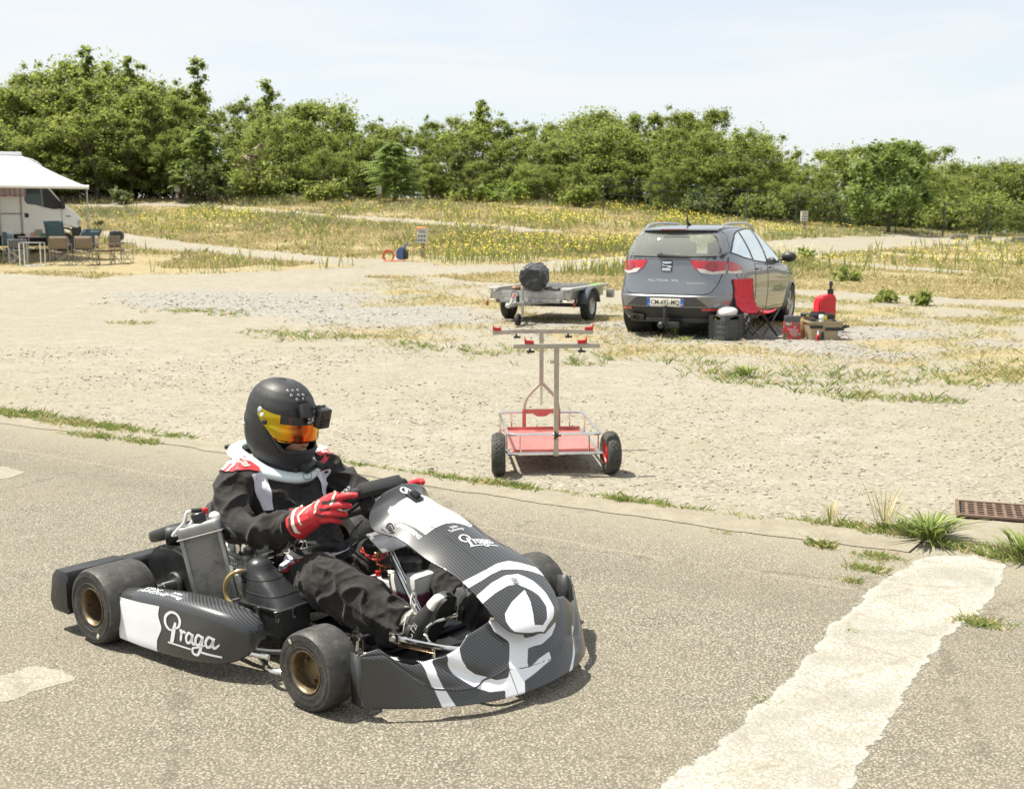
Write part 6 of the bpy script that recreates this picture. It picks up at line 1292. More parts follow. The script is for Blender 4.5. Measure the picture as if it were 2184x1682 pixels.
# ------------------------------------------------------------------ the parked car (x forward, y left, origin on the ground under the rear axle)
CARP = (2.51, 16.67); CZ = gzf(*CARP)
car = thing('parked_car', 'dark grey five-door family car seen from behind, parked on the gravel', 'car', (*CARP, CZ-.01), R(63.1))
def car_paint():
    t = NT('grey_paint'); v = t.noise(900, 2); c = t.mix(t.ramp(v, .35, .65), (.15, .165, .185), (.235, .25, .27)); d_ = t.ramp(t.noise(3, 6, .7), .5, .8, 0, .10); c = t.mix(d_, c, (.25, .22, .17))
    return t.fin(c, .36, .7, None, **{'Coat Weight': 1., 'Coat Roughness': .03})
M_car = car_paint(); M_trim = mat('car_trim', (.018, .018, .019), .45, var=.2); M_under = mat('car_underside', (.012, .012, .012), .8)
def glass_mat(name, tint=(.62, .70, .68), dust_and_glare=.10):
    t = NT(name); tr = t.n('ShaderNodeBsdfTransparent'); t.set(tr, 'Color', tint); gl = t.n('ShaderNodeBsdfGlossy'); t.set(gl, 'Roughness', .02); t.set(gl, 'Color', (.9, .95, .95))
    fr = t.n('ShaderNodeFresnel'); t.set(fr, 'IOR', 1.5); ms = t.n('ShaderNodeMixShader'); t.l(t.math('ADD', fr.outputs[0], .05), ms.inputs[0]); t.l(tr.outputs[0], ms.inputs[1]); t.l(gl.outputs[0], ms.inputs[2]); df = t.n('ShaderNodeBsdfDiffuse'); t.set(df, 'Color', (.42, .44, .40)); m2 = t.n('ShaderNodeMixShader'); t.set(m2, 0, dust_and_glare); t.l(ms.outputs[0], m2.inputs[1]); t.l(df.outputs[0], m2.inputs[2]); t.l(m2.outputs[0], t.o.inputs[0]); return t.m  # pale diffuse share: dusty film plus sky reflection put into the colour
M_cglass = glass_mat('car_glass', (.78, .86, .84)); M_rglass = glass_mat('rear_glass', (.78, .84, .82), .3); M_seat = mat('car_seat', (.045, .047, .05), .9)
zz_ = [.22, .28, .36, .44, .55, .62, .70, .80, .90, 1.0, 1.06, 1.12, 1.2, 1.3, 1.4, 1.46, 1.50, 1.53, 1.548]
xr_ = [-.78, -.84, -.885, -.905, -.915, -.915, -.895, -.865, -.850, -.838, -.828, -.812, -.775, -.71, -.625, -.55, -.44, -.22, .10]
xf_ = [3.30, 3.42, 3.50, 3.53, 3.53, 3.50, 3.44, 3.32, 3.02, 2.60, 2.42, 2.28, 2.10, 1.88, 1.64, 1.45, 1.28, 1.05, .72]
ww_ = [.80, .835, .855, .868, .880, .884, .886, .884, .876, .858, .842, .822, .79, .742, .685, .645, .60, .51, .34]
pe_ = [4.2, 4.4, 4.6, 4.8, 4.8, 4.8, 4.6, 4.4, 4.2, 4.2, 4.2, 4.2, 4.2, 4.2, 4., 3.6, 3.2, 2.8, 2.4]
def cpar(z): return [float(cub(np.array(z), zz_, t_)) for t_ in (xr_, xf_, ww_, pe_)]
def c_side(x, z, s_=-1, off=0.):
    a, f, w_, p = cpar(z); xc = (a+f)/2; hx = (f-a)/2; q = min(.9999, abs((x-xc)/hx)); y = w_*(1-q**p)**(1/p); return Vector((x, s_*(y+off), z))
def c_rear(y, z, off=0.):
    a, f, w_, p = cpar(z); xc = (a+f)/2; hx = (f-a)/2; q = min(.9999, abs(y)/w_); return Vector((xc-hx*(1-q**p)**(1/p)-off, y, z))
NZ, NA = 46, 150; zl = np.linspace(.22, 1.548, NZ); vs_c = []
# spend vertices evenly round each contour
for z in zl:
    a, f, w_, p = cpar(z); xc = (a+f)/2; hx = (f-a)/2; th = np.linspace(0, 2*math.pi, 1201); X_ = xc+hx*np.sign(np.cos(th))*np.abs(np.cos(th))**(2/p); Y_ = w_*np.sign(np.sin(th))*np.abs(np.sin(th))**(2/p)
    s = np.r_[0, np.cumsum(np.hypot(np.diff(X_), np.diff(Y_)))]; t_ = np.linspace(0, s[-1], NA+1)[:-1]; vs_c += [(float(np.interp(q, s, X_)), float(np.interp(q, s, Y_)), float(z)) for q in t_]
W_REAR = [(-.66, 1.13), (-.69, 1.2), (-.60, 1.38), (-.52, 1.445), (0, 1.462), (.52, 1.445), (.60, 1.38), (.69, 1.2), (.66, 1.13), (0, 1.115)]
W_Q = [(-.40, 1.175), (-.24, 1.30), (-.02, 1.41), (.16, 1.45), (.27, 1.07), (-.05, 1.105)]
W_RD = [(.24, 1.455), (.60, 1.478), (.90, 1.475), (1.0, 1.01), (.36, 1.055)]
W_FD = [(1.0, 1.472), (1.25, 1.44), (1.55, 1.33), (1.80, 1.20), (2.02, 1.05), (2.08, .985), (1.09, 1.005)]
W_WS = [(-.62, 1.05), (-.5, 1.43), (.5, 1.43), (.62, 1.05)]
fs_c = []
for i in range(NZ-1):
    for k in range(NA):
        l = (k+1) % NA; q = [i*NA+k, i*NA+l, (i+1)*NA+l, (i+1)*NA+k]; c = np.mean([vs_c[j] for j in q], axis=0); x, y, z = c
        n_ = Vector(vs_c[q[1]])-Vector(vs_c[q[0]]); lat = abs(n_.x) > abs(n_.y)
        ins = lambda P, u, v_: bool(inpoly(np.array(u), np.array(v_), P))
        if (not lat and x < 0 and ins(W_REAR, y*1.02, z)) or (lat and any(ins(P, x, z) for P in (W_Q, W_RD, W_FD))) or (not lat and x > 0 and ins(W_WS, y, z)): continue
        if lat and (math.hypot(x-0, z-.31) < .345 or math.hypot(x-2.578, z-.31) < .345): continue
        fs_c.append(q)
fs_c.append([(NZ-1)*NA+k for k in range(NA)])
b = MB(); b.add(vs_c, fs_c); body_c = b.build('body', M_car, car, 40, fix=True)
def surf_poly(poly, fn, step=.08, off=0.):
    bm = bmesh.new(); f = bm.faces.new([bm.verts.new((p[0], p[1], 0)) for p in poly]); xs = [p[0] for p in poly]; ys = [p[1] for p in poly]
    for ax, lo, hi in ((0, min(xs), max(xs)), (1, min(ys), max(ys))):
        q = lo+step
        while q < hi-1e-4:
            co = [0, 0, 0]; no = [0, 0, 0]; co[ax] = q; no[ax] = 1; bmesh.ops.bisect_plane(bm, geom=bm.verts[:]+bm.edges[:]+bm.faces[:], plane_co=co, plane_no=no); q += step
    bm.verts.index_update(); vs = [fn(v.co.x, v.co.y) for v in bm.verts]; fs = [[v.index for v in f.verts] for f in bm.faces]; bm.free(); return vs, fs
def grow(poly, d_):
    c = np.mean(poly, axis=0); P = [Vector(p) for p in poly]; n = len(P); out_ = []; ar = sum(P[i].x*P[(i+1) % n].y-P[(i+1) % n].x*P[i].y for i in range(n)); sg = 1 if ar > 0 else -1
    for i in range(n):
        e1 = (P[i]-P[i-1]).normalized(); e2 = (P[(i+1) % n]-P[i]).normalized(); n1 = Vector((e1.y, -e1.x))*sg; n2 = Vector((e2.y, -e2.x))*sg; m_ = (n1+n2).normalized(); out_.append(tuple(P[i]+m_*d_/max(.4, m_.dot(n1))))
    return out_
def pane(nm, poly, fn, m_, off, parent=car, step=.08):
    vs, fs = surf_poly(poly, lambda a, b_: fn(a, b_, off), step); b = MB(); b.add(vs, fs); return b.build(nm, m_, parent, 50)
def frit(nm, poly, fn, m_, d_out, d_in, off, parent=car):
    A = grow(poly, d_out); B_ = grow(poly, -d_in); n = len(poly); b = MB(); vs = []
    def dense(P):
        o_ = []
        for i in range(len(P)):
            for k in range(8): o_.append((P[i][0]+(P[(i+1) % len(P)][0]-P[i][0])*k/8, P[i][1]+(P[(i+1) % len(P)][1]-P[i][1])*k/8))
        return o_
    A = dense(A); B_ = dense(B_); m2 = len(A); vs = [fn(*p, off) for p in A]+[fn(*p, off) for p in B_]; b.add(vs, [(i, (i+1) % m2, m2+(i+1) % m2, m2+i) for i in range(m2)]); return b.build(nm, m_, parent, 60)
sideR = lambda x, z, off=0.: c_side(x, z, -1, off); sideL = lambda x, z, off=0.: c_side(x, z, 1, off)
# tailgate with its glass
TG = [(-.60, .645), (-.66, .74), (-.70, .90), (-.735, 1.06), (-.73, 1.10), (.73, 1.10), (.735, 1.06), (.70, .90), (.66, .74), (.60, .645), (.50, .615), (-.50, .615)]
tg = pane('tailgate', TG, c_rear, M_car, .006)
gap = frit('tailgate_gap', grow(TG, .009), c_rear, M_under, .0, .012, .003)
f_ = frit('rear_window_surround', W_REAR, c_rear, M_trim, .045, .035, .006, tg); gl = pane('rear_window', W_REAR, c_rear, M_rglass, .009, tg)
# spoiler over the glass, brake light, wiper, badge, lettering
b = MB(); rows = [[c_rear(y*(1-.03*q), 1.462+.045*q, .015+.11*(1-abs(q-.35))*(1-.25*abs(y)) if q < .9 else .0)+Vector((0, 0, .004)) for y in np.linspace(-.56, .56, 25)] for q in (0, .15, .35, .6, 1.)]; b.grid(rows); b.build('roof_spoiler', M_car, tg, 60)
b = MB(); b.box((-.665, 0, 1.478), (.012, .36, .018), None, .003); b.build('high_brake_light', mat('dark_red_lens', (.16, .015, .015), .2), tg)
b = MB(); b.tube([c_rear(.13, 1.135, .03), c_rear(.05, 1.125, .035), c_rear(-.30, 1.115, .03)], [.030, .020, .014], 8); b.sphere(c_rear(.13, 1.135, .015), .038, 12, 8); b.build('rear_wiper', M_trim, tg)
b = MB(); vs, fs = surf_poly([(x*1.25, .99+(z-.99)*1.25) for x, z in [(-.062, .94), (-.05, .93), (.05, .93), (.062, .94), (.062, 1.04), (.05, 1.05), (-.05, 1.05), (-.062, 1.04)]], lambda a, c_: c_rear(a+.02, c_, .012), .05); b.add(vs, fs); bd = b.build('badge', M_under, tg)
b = MB()
S_ = lambda P: b.add(*surf_poly([(a*1.25+.02, .99+(c_-.99)*1.25) for a, c_ in P], lambda a, c_: c_rear(a, c_, .016), .05))
S_([(.052, 1.04), (-.05, 1.04), (-.054, 1.018), (.02, 1.012), (.052, 1.02)]); S_([(.052, 1.012), (.03, .998), (-.054, .995), (-.054, .972), (-.03, .968), (-.01, .985), (.052, .99)]); S_([(.052, .975), (.02, .968), (-.015, .972), (-.05, .955), (-.05, .94), (.05, .94)]); b.build('badge_letter', M_chrome, bd)
lettering('model_name', 'ALTEA XL', .105, lambda a, c_: c_rear(.06-a*1.0, .795+c_*.42, .009), M_chrome, tg, bold=.002)
lettering('small_badge', 'Ecomotive', .055, lambda a, c_: c_rear(-.40-a, .765+c_*.7, .009), M_alu, tg); lettering('small_badge', 'E', .04, lambda a, c_: c_rear(-.31-a, .80+c_*.7, .009), mat('green_badge', (.10, .25, .05), .4), tg)
# tail lights: outer piece on the body, inner piece on the tailgate
M_lens = mat('red_lens', (.42, .012, .02), .12, var=.12, vs_=25, **{'Coat Weight': 1.}); M_lens2 = mat('dark_lens', (.28, .008, .014), .15, **{'Coat Weight': 1.}); M_clear = mat('clear_lens', (.55, .52, .50), .15, var=.2, vs_=40, **{'Coat Weight': 1.})
for s_ in (-1, 1):
    fo = lambda u, z, off=.0, s_=s_: (c_rear(s_*u, z, off) if u < .80 else Vector((c_side(-.66+(u-.80)*1.3, z, s_, 0)[0], c_side(-.66+(u-.80)*1.3, z, s_, off)[1], z)))
    inner = [(.30, 1.075), (.735, 1.055), (.725, .895), (.60, .885), (.46, .905), (.36, .97)]; fi = lambda u, z, off=0., s_=s_: c_rear(s_*u, z, off)
    t_in = pane('tail_light', inner, fi, M_lens, .012, tg, .06); lw = [(.40, .962), (.50, .955), (.60, .915), (.66, .925), (.728, .935), (.725, .893), (.60, .883), (.46, .903)]; pane('clear_strip', lw, fi, M_clear, .016, t_in, .06)
    cc = [(.585+.075*math.cos(a), .985+.062*math.sin(a)) for a in np.linspace(0, 6.283, 17)[:-1]]; pane('round_lens', cc, fi, M_lens2, .0175, t_in, .06)
    P_ = []; 
    def fout(u, z, off=0., s_=s_):
        # walk round the rear corner: u = 0 at the tailgate gap, u = 1 on the flank
        a, f, w_, p = cpar(z); xc = (a+f)/2; hx = (f-a)/2; th = math.pi-math.asin(min(1, .0))*0; y0 = .75; t0 = math.asin((y0/w_)**(p/2)); t1 = t0+(math.pi/2-t0)*.42; t_ = t0+(t1-t0)*u; x = xc-hx*abs(math.cos(t_))**(2/p); y = w_*abs(math.sin(t_))**(2/p); n = Vector((-(1-u), u*1.0, 0)).normalized(); return Vector((x+n.x*off, s_*(y+n.y*off), z))
    outer = [(0, 1.055), (.45, 1.035), (1., .985), (1.02, .895), (.5, .888), (0, .895)]; t_out = pane('tail_light', outer, fout, M_lens, .012, car, .12); pane('clear_strip', [(0, .932), (.3, .915), (1.0, .93), (1.02, .892), (.5, .885), (0, .892)], fout, M_clear, .015, t_out, .12)
# bumper: crease, black lower part, reflectors, plate recess, plate
b = MB(); rows = [[c_rear(y*cpar(z)[2]*.93, z, o_) for y in np.linspace(-1, 1, 41)] for z, o_ in ((.60, .004), (.585, .022), (.50, .020), (.435, .012))]; b.grid(rows); bp = b.build('bumper', M_car, car, 40)
b = MB(); rows = [[c_rear(y*cpar(z)[2]*.92, z, o_) for y in np.linspace(-1, 1, 41)] for z, o_ in ((.43, .014), (.40, .020), (.30, .012), (.235, -.02))]; b.grid(rows); b.build('bumper_valance', M_trim, car, 40)
for s_ in (-1, 1): pane('reflector', [(s_*.50, .425), (s_*.74, .425), (s_*.74, .395), (s_*.50, .395)], lambda u, z, off=0.: c_rear(u, z, off), M_lens, .026)
b = MB(); P = [(-.42, .575), (.42, .575), (.58, .45), (-.58, .45)]; vs, fs = surf_poly(P, lambda a, c_: c_rear(a, c_, .026), .08); b.add(vs, fs); b.build('plate_recess', mat('grey_paint_dark', (.075, .08, .09), .35, .5), car, 40)
pl = MB(); pl.box((0, 0, 0), (.006, .52, .11), None, .002); plate_o = pl.build('number_plate', mat('plate_white', (.66, .64, .56), .4), car); plate_o.location = (-.948, .0, .502)
lettering('plate_number', 'CM-692-MQ', .086, lambda a, c_: Vector((-.0045, -a*.92, c_*1.05)), mat('plate_black', (.03, .03, .03), .4), plate_o, bold=.0008)
for s_, tx, tz in ((1, 'F', -.03), (-1, '07', -.03)):
    q = MB(); q.box((-.0032, s_*.238, 0), (.002, .042, .108)); st = q.build('plate_band', mat('plate_blue', (.02, .10, .42), .4), plate_o); lettering('plate_code', tx, .035, lambda a, c_, s_=s_: Vector((-.0052, s_*.238-a, tz+c_)), M_white, st)
# exhaust, tow bar
b = MB(); A = frame((-.93, .43, .285), (-1, 0, 0), (0, 1, 0)); b.lathe([(.030, -.06), (.030, .01), (.038, .012), (.04, .0), (.04, -.16)], A, 20); b.box((-.86, .42, .285), (.10, .22, .10), None, .03); b.build('exhaust_tip', mat('dark_steel', (.06, .055, .05), .45, .8), car)
b = MB(); b.tube(spline([(-.80, -.02, .20), (-.93, -.02, .19), (-1.0, -.02, .25), (-1.01, -.02, .36), (-1.0, -.02, .42)], 6), .022, 10); b.sphere((-1.0, -.02, .445), .028, 14, 10); b.box((-.86, -.10, .20), (.14, .20, .09), None, .02); b.sphere((-.93, .06, .19), .05, 12, 8); b.build('tow_bar', mat('tow_iron', (.05, .05, .05), .55, .5, var=.2), car)
# doors with their glass and handles
DR = [(.33, .34), (.40, .52), (.38, 1.00), (1.005, .965), (1.04, .34)]; DF = [(1.075, .34), (1.035, .965), (2.10, .935), (2.16, .80), (2.12, .34)]
for s_, fn in ((-1, sideR), (1, sideL)):
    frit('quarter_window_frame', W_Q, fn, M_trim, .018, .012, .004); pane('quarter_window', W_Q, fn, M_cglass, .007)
    for nm, P, Wd, hx_ in (('rear_door', DR, W_RD, .46), ('front_door', DF, W_FD, 1.17)):
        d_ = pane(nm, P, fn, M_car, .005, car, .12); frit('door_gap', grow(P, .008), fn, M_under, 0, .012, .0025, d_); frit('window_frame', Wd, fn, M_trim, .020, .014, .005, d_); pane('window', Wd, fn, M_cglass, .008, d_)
        c_ = fn(hx_+.06, .925, .02); b = MB(); b.box(c_, (.17, .022, .028), None, .010); b.sphere(c_+Vector((.09, 0, 0)), (.022, .016, .022), 10, 8); b.build('door_handle', M_car, d_)
    # mirror
    c_ = fn(1.86, 1.03, .0); b = MB(); b.box(c_+Vector((.02, s_*.05, -.01)), (.05, .10, .03), None, .01); q = c_+Vector((.0, s_*.165, .035)); b.sphere(q, (.075, .115, .078), 18, 12); b.build('door_mirror', M_trim, car, 60)
    # roof rail
    rl = []
    for k in range(13):
        x = -.30+1.85*k/12; a, f, w_, p = cpar(1.50); zt = 1.515-.10*max(0, (x-1.0)/.6)**2-.03*max(0, (-x)/.3)**2; rl.append(Vector((x, s_*(.545-.03*max(0, x-.9)), zt+.055*math.sin(math.pi*k/12)**.5)))
    b = MB(); b.tube(rl, .019, 10); b.build('roof_rail', mat('rail_silver', (.45, .46, .47), .35, .7), car)
    # wheel arches and wheels
    for xw in (0, 2.578):
        b = MB(); P = []
        for a in np.linspace(R(-12), R(192), 28): 
            z = .31+.352*math.sin(a); x = xw+.352*math.cos(a); P.append(fn(x, max(.24, z), .006))
        b.tube(P, .014, 8); b.build('arch_lip', M_car, car, 60)
        b = MB(); b.lathe([(.36, -.02), (.36, -.42), (.1, -.44), (0, -.44)], frame((xw, s_*.84, .31), (0, s_, 0), (1, 0, 0)), 28); b.build('wheel_arch', M_under, car)
        rt = bpy.data.objects.new('wheel', None); COL.objects.link(rt); rt.parent = car; rt.location = (xw, s_*.765, .315); A = frame((0, 0, 0), (0, s_, 0), (1, 0, 0))
        b = MB(); b.lathe(tyre_profile(.315, .205, .205), A, 56)
        for j in (-.055, -.018, .018, .055): b.lathe([(.3165, j-.004), (.312, j), (.3165, j+.004)], A, 40)
        b.build('tyre', M_road, rt, 40)
        b = MB(); b.lathe([(.215, .085), (.205, .095), (.195, .08), (.19, .0), (.19, -.08)], A, 48)
        for k in range(5):
            for dd in (-.14, .14):
                a = k*1.2566+dd; b.box(A @ Vector((.115*math.cos(a), .115*math.sin(a), .068)), (.17, .026, .022), A.to_3x3().to_4x4() @ Matrix.Rotation(a-dd*.35, 4, 'Z'), .004)
        b.lathe([(.055, .06), (.05, .082), (.03, .088), (0, .088)], A, 24); b.build('rim', mat('alloy_rim', (.50, .49, .47), .35, .8, var=.15), rt)
        b = MB(); b.lathe([(.14, .02), (.14, .03), (0, .03)], A, 28); b.build('brake_disc', mat('brake_iron', (.16, .14, .12), .5, .7), rt)
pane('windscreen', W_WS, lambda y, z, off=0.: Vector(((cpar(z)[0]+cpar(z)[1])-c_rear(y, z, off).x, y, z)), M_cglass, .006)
b = MB(); b.tube([(.02, 0, 1.545), (-.06, 0, 1.575), (-.085, 0, 1.66), (-.09, 0, 1.74)], [.03, .018, .007, .004], 8); b.build('aerial', M_trim, car)
cc = [(-.27+.095*math.cos(a), .905+.085*math.sin(a)) for a in np.linspace(0, 6.283, 21)[:-1]]
b = MB(); b.tube([c_side(x, z, -1, .002) for x, z in cc], .003, 5, True); b.build('fuel_flap', M_under, car)
b = MB(); b.box((1.3, 0, .215), (3.6, 1.4, .05)); b.build('underside', M_under, car)
# cabin: floor, seats and head rests, seen through the glass
b = MB(); b.box((1.0, 0, .62), (3.0, 1.5, .06)); b.build('cabin_floor', M_under, car)
for x, y, w_ in ((.05, .0, 1.3), (1.15, -.37, .5), (1.15, .37, .5)):
    st = MB(); st.box((x, y, .88), (.14, w_, .48), (0, -.2, 0), .05); st.box((x+.3, y, .70), (.5, w_, .14), None, .04); se = st.build('seat', M_seat, car, 60)
    for yy in ([y] if w_ < 1 else [-.42, .42]):
        h_ = MB(); h_.box((x-.06, yy, 1.20), (.10, .27, .20), (0, -.15, 0), .045); h_.build('head_rest', M_seat, se, 60)
b = MB(); b.box((2.25, 0, .90), (.4, 1.4, .2), None, .05); b.build('dashboard', M_under, car)
b = MB(); b.tube([(.42, -.68, .98), (.33, -.60, 1.44)], .03, 6); b.tube([(.42, .68, .98), (.33, .60, 1.44)], .03, 6); b.tube([(1.05, -.70, .98), (.98, -.60, 1.45)], .035, 6); b.tube([(1.05, .70, .98), (.98, .60, 1.45)], .035, 6); b.build('pillar_trim', mat('headlining', (.30, .30, .29), .9), car)
# ------------------------------------------------------------------ things set out beside the car
def gp(x, y, dz=0.): return (x, y, gzf(x, y)+dz)
M_crate = mat('crate_plastic', (.062, .065, .067), .5, var=.15)
cr = thing('folding_crate', 'black folding plastic crate holding a white canister, behind the car', 'crate', gp(2.90, 15.72), R(40))
W_, D_, H_ = .40, .29, .335
b = MB(); b.box((0, 0, .01), (W_-.02, D_-.02, .015)); b.build('base', M_crate, cr)
for s_ in (-1, 1):
    for ax in (0, 1):
        L_ = D_ if ax == 0 else W_; c = lambda z, o=0.: ((s_*(W_/2-.008+o), 0, z) if ax == 0 else (0, s_*(D_/2-.008+o), z)); d = lambda h, t, l=L_: ((t, l, h) if ax == 0 else (l, t, h))
        b = MB(); b.box(c(.135), d(.27, .014, L_-.02), None, .003)
        for q in (-.36, .36): 
            p = c(.292); p = (p[0], q*L_, p[2]) if ax == 0 else (q*L_, p[1], p[2]); b.box(p, d(.05, .014, L_*.27), None, .003)
        b.box(c(.326), d(.020, .016, L_), None, .004); pn = b.build('side_panel', M_crate, cr)
        for z in (.03, .095, .165, .235, .265):
            b = MB(); b.box(c(z, s_*.0+.0), d(.010, .030, L_), None, .003); b.build('rib', M_crate, pn)
        for q in (-.25, .25) if ax == 1 else (-.3, 0, .3):
            b = MB(); p = c(.14); p = (p[0]+s_*.008, q*L_, p[2]) if ax == 0 else (q*L_, p[1]+s_*.008, p[2]); b.box(p, d(.26, .010, .016), None, .003); b.build('rib', M_crate, pn)
M_jug = mat('jug_plastic', (.72, .71, .66), .35, var=.05, **{'Subsurface Weight': .1})
jr = [rr(0, -.16, 0, .03, .025), rr(0, -.15, 0, .07, .05), rr(0, -.08, .005, .105, .068), rr(0, .05, .005, .11, .07), rr(0, .13, 0, .085, .05), rr(0, .15, 0, .04, .03)]
jb = MB(); jb.loft(jr); jb.cyl((.0, .14, 0), (0, .175, -.005), .02, 12); jug = jb.build('canister', M_jug, None, 50, fix=True); jug.location = gp(2.91, 15.72, .365); jug.rotation_euler = (R(8), R(10), R(-42)); tag(jug, 'white plastic canister lying on top of the black crate', 'canister')
for k, (dx, dy, nm, c, lab) in enumerate(((-.16, .055, 'bottle', (.55, .38, .02), 'yellow bottle inside the black crate, seen through its left grip hole'), (-.16, -.055, 'packet', (.6, .25, .2), 'pink packet inside the black crate next to the yellow bottle'))):
    b = MB(); b.box((0, 0, .12), (.06, .05, .24), None, .012); b.cyl((0, 0, .24), (0, 0, .27), .014, 10); o = b.build(nm, mat(nm+'_label', c, .5), None); q = Matrix.Rotation(R(40), 4, 'Z') @ Vector((dx, dy, .02)); o.location = gp(2.90+q.x, 15.72+q.y, .02); tag(o, lab, nm)
# red camping chair
M_redc = mat('red_canvas', (.50, .022, .035), .7, var=.12, vs_=5, bump=.25, bs=120); M_ctube = mat('chair_tube', (.02, .02, .02), .4)
ch = thing('camping_chair', 'red folding camping chair without arms beside the rear of the car', 'chair', gp(3.36, 15.92), R(-42))
b = MB(); prof = [(-.235, .80), (-.225, .70), (-.215, .58), (-.20, .50), (-.165, .43), (-.11, .385), (-.02, .36), (.08, .365), (.17, .395)]
rows = [[Vector((x-.02*(1-(2*q-1)**2)*(1 if z > .5 else 0), (q-.5)*(.50+.03*math.sin(k*1.3)), z-.045*(1-(2*q-1)**2)*(1 if z < .5 else 0))) for q in np.linspace(0, 1, 11)] for k, (x, z) in enumerate([tuple(p)[:2] for p in [(v.x, v.y) for v in spline([(p[0], p[1], 0) for p in prof], 3)]])]
b.grid(rows); cv = b.build('canvas', M_redc, ch, 60); cv.modifiers.new('t', 'SOLIDIFY').thickness = .004
for s_ in (-1, 1):
    for pts in ([(-.245, s_*.255, .80), (-.20, s_*.25, .42), (.20, s_*.22, .01)], [(.19, s_*.25, .40), (-.20, s_*.22, .01)]):
        b = MB(); b.tube(pts, .0095, 8); b.build('leg', M_ctube, ch)
for x in (-.2, .2):
    for a, c in (((x, -.22, .015), (x, .25, .39)), ((x, .22, .015), (x, -.25, .39))):
        b = MB(); b.tube([a, c], .009, 8); b.build('cross_brace', M_ctube, ch)
# blister pack, oil bottle, toolbox, tub, small bottle, fuel jug
def pack_mat():
    t = NT('printed_card'); sep = t.n('ShaderNodeSeparateXYZ'); t.l(t.co(), sep.inputs[0]); v = t.vor(22); c = t.mix(t.ramp(v.outputs['Color'], .55, .6), (.45, .02, .03), (.12, .12, .07)); v2 = t.vor(48); c = t.mix(t.ramp(v2.outputs['Color'], .82, .85), c, (.5, .42, .4))
    dx = t.math('POWER', t.math('SUBTRACT', sep.outputs[0], .03), 2.); dz = t.math('POWER', t.math('SUBTRACT', sep.outputs[2], .10), 2.); r_ = t.math('SQRT', t.math('ADD', dx, dz)); c = t.mix(t.ramp(r_, .053, .056, 1, 0), c, (.42, .20, .20)); return t.fin(c, .35)
pk = thing('boxed_pack', 'red printed box with a dark grey top flap between the chair and the tan tub', 'box', gp(3.78, 15.68), R(-6))
b = MB(); b.box((0, 0, .12), (.225, .075, .24), None, .004); b.build('printed_body', pack_mat(), pk); b = MB(); b.box((0, 0, .281), (.205, .07, .08), None, .003); b.build('top_flap', mat('grey_card', (.085, .09, .095), .6), pk)
lettering('lettering', 'Rad', .05, lambda a, c: Vector((-.05+a, -.0385, .215+c)), M_white, pk)
ob = thing('oil_bottle', 'slim amber oil bottle standing between the red box and the tan tub', 'bottle', gp(3.945, 15.76), 0)
b = MB(); b.box((0, 0, .065), (.062, .05, .13), None, .008); b.build('lower_body', mat('amber_oil', (.30, .10, .04), .25), ob); b = MB(); b.box((0, 0, .20), (.060, .048, .14), None, .010, .85); b.cyl((0, 0, .27), (0, 0, .295), .016, 12); b.build('upper_body', mat('amber_plastic', (.55, .40, .18), .3), ob)
dk = thing('dark_case', 'dark upright case with a thin rod on top, behind the tan tub', 'case', gp(4.06, 15.98), R(-4))
b = MB(); b.box((0, 0, .14), (.17, .12, .28), None, .012); b.build('case_body', M_crate, dk); b = MB(); b.tube([(-.17, -.03, .288), (.10, -.03, .292)], .008, 8); b.build('rod', M_black, dk); b = MB(); b.box((0, -.061, .275), (.16, .004, .012)); b.build('trim', mat('copper_trim', (.40, .12, .05), .4), dk)
tb = thing('toolbox', 'black toolbox with two yellow latches in front of the red fuel jug', 'toolbox', gp(4.30, 16.35), R(-5))
b = MB(); b.box((0, 0, .12), (.42, .22, .24), None, .012); b.build('body', M_black, tb); b = MB(); b.box((0, 0, .272), (.445, .235, .066), None, .016); b.build('lid', M_black, tb); b = MB(); b.tube([(-.1, 0, .300), (-.09, 0, .320), (.09, 0, .320), (.1, 0, .300)], .012, 8); b.build('handle', M_black, tb)
for x in (-.155, .085): b = MB(); b.box((x, -.121, .255), (.046, .014, .06), None, .003); b.build('latch', mat('yellow_latch', (.65, .52, .02), .4), tb)
M_tan = mat('tan_plastic', (.33, .265, .165), .6, var=.1, vs_=5)
tu = thing('tan_tub', 'tan tub with black straps and bottles in it at the right of the group', 'tub', gp(4.20, 15.66), R(4))
def tubring(w_, d_, z): return [Vector((w_*math.copysign(abs(math.cos(a))**(2/5.), math.cos(a)), d_*math.copysign(abs(math.sin(a))**(2/5.), math.sin(a)), z)) for a in np.linspace(0, 2*math.pi, 33)[:-1]]
b = MB(); b.loft([tubring(.205, .14, 0), tubring(.225, .155, .12), tubring(.238, .165, .235), tubring(.25, .175, .237), tubring(.25, .175, .258), tubring(.232, .16, .258), tubring(.215, .145, .06)], cap=False); b.add([(-.2, -.13, .02), (.2, -.13, .02), (.2, .13, .02), (-.2, .13, .02)], [(0, 1, 2, 3)]); b.build('tub_body', M_tan, tu, 50)
for x, w_, z in ((-.15, .18, .185), (.10, .26, .155)): b = MB(); b.box((x, -.1665, z), (w_, .008, .042), None, .003); b.build('strap', M_trim, tu)
b = MB(); b.box((-.06, -.158, .06), (.04, .01, .12), (R(-7), 0, 0), .003); b.build('strap', M_trim, tu); b = MB(); b.box((.175, -.155, .11), (.045, .008, .10), (R(-7), R(12), 0), .003); b.build('sticker', M_white, tu)
b = MB(); b.tube([(.24, 0, .18), (.30, -.02, .175), (.345, -.02, .18)], .02, 10); b.tube([(.30, -.02, .15), (.30, -.02, .21)], .012, 8); b.build('side_handle', M_black, tu)
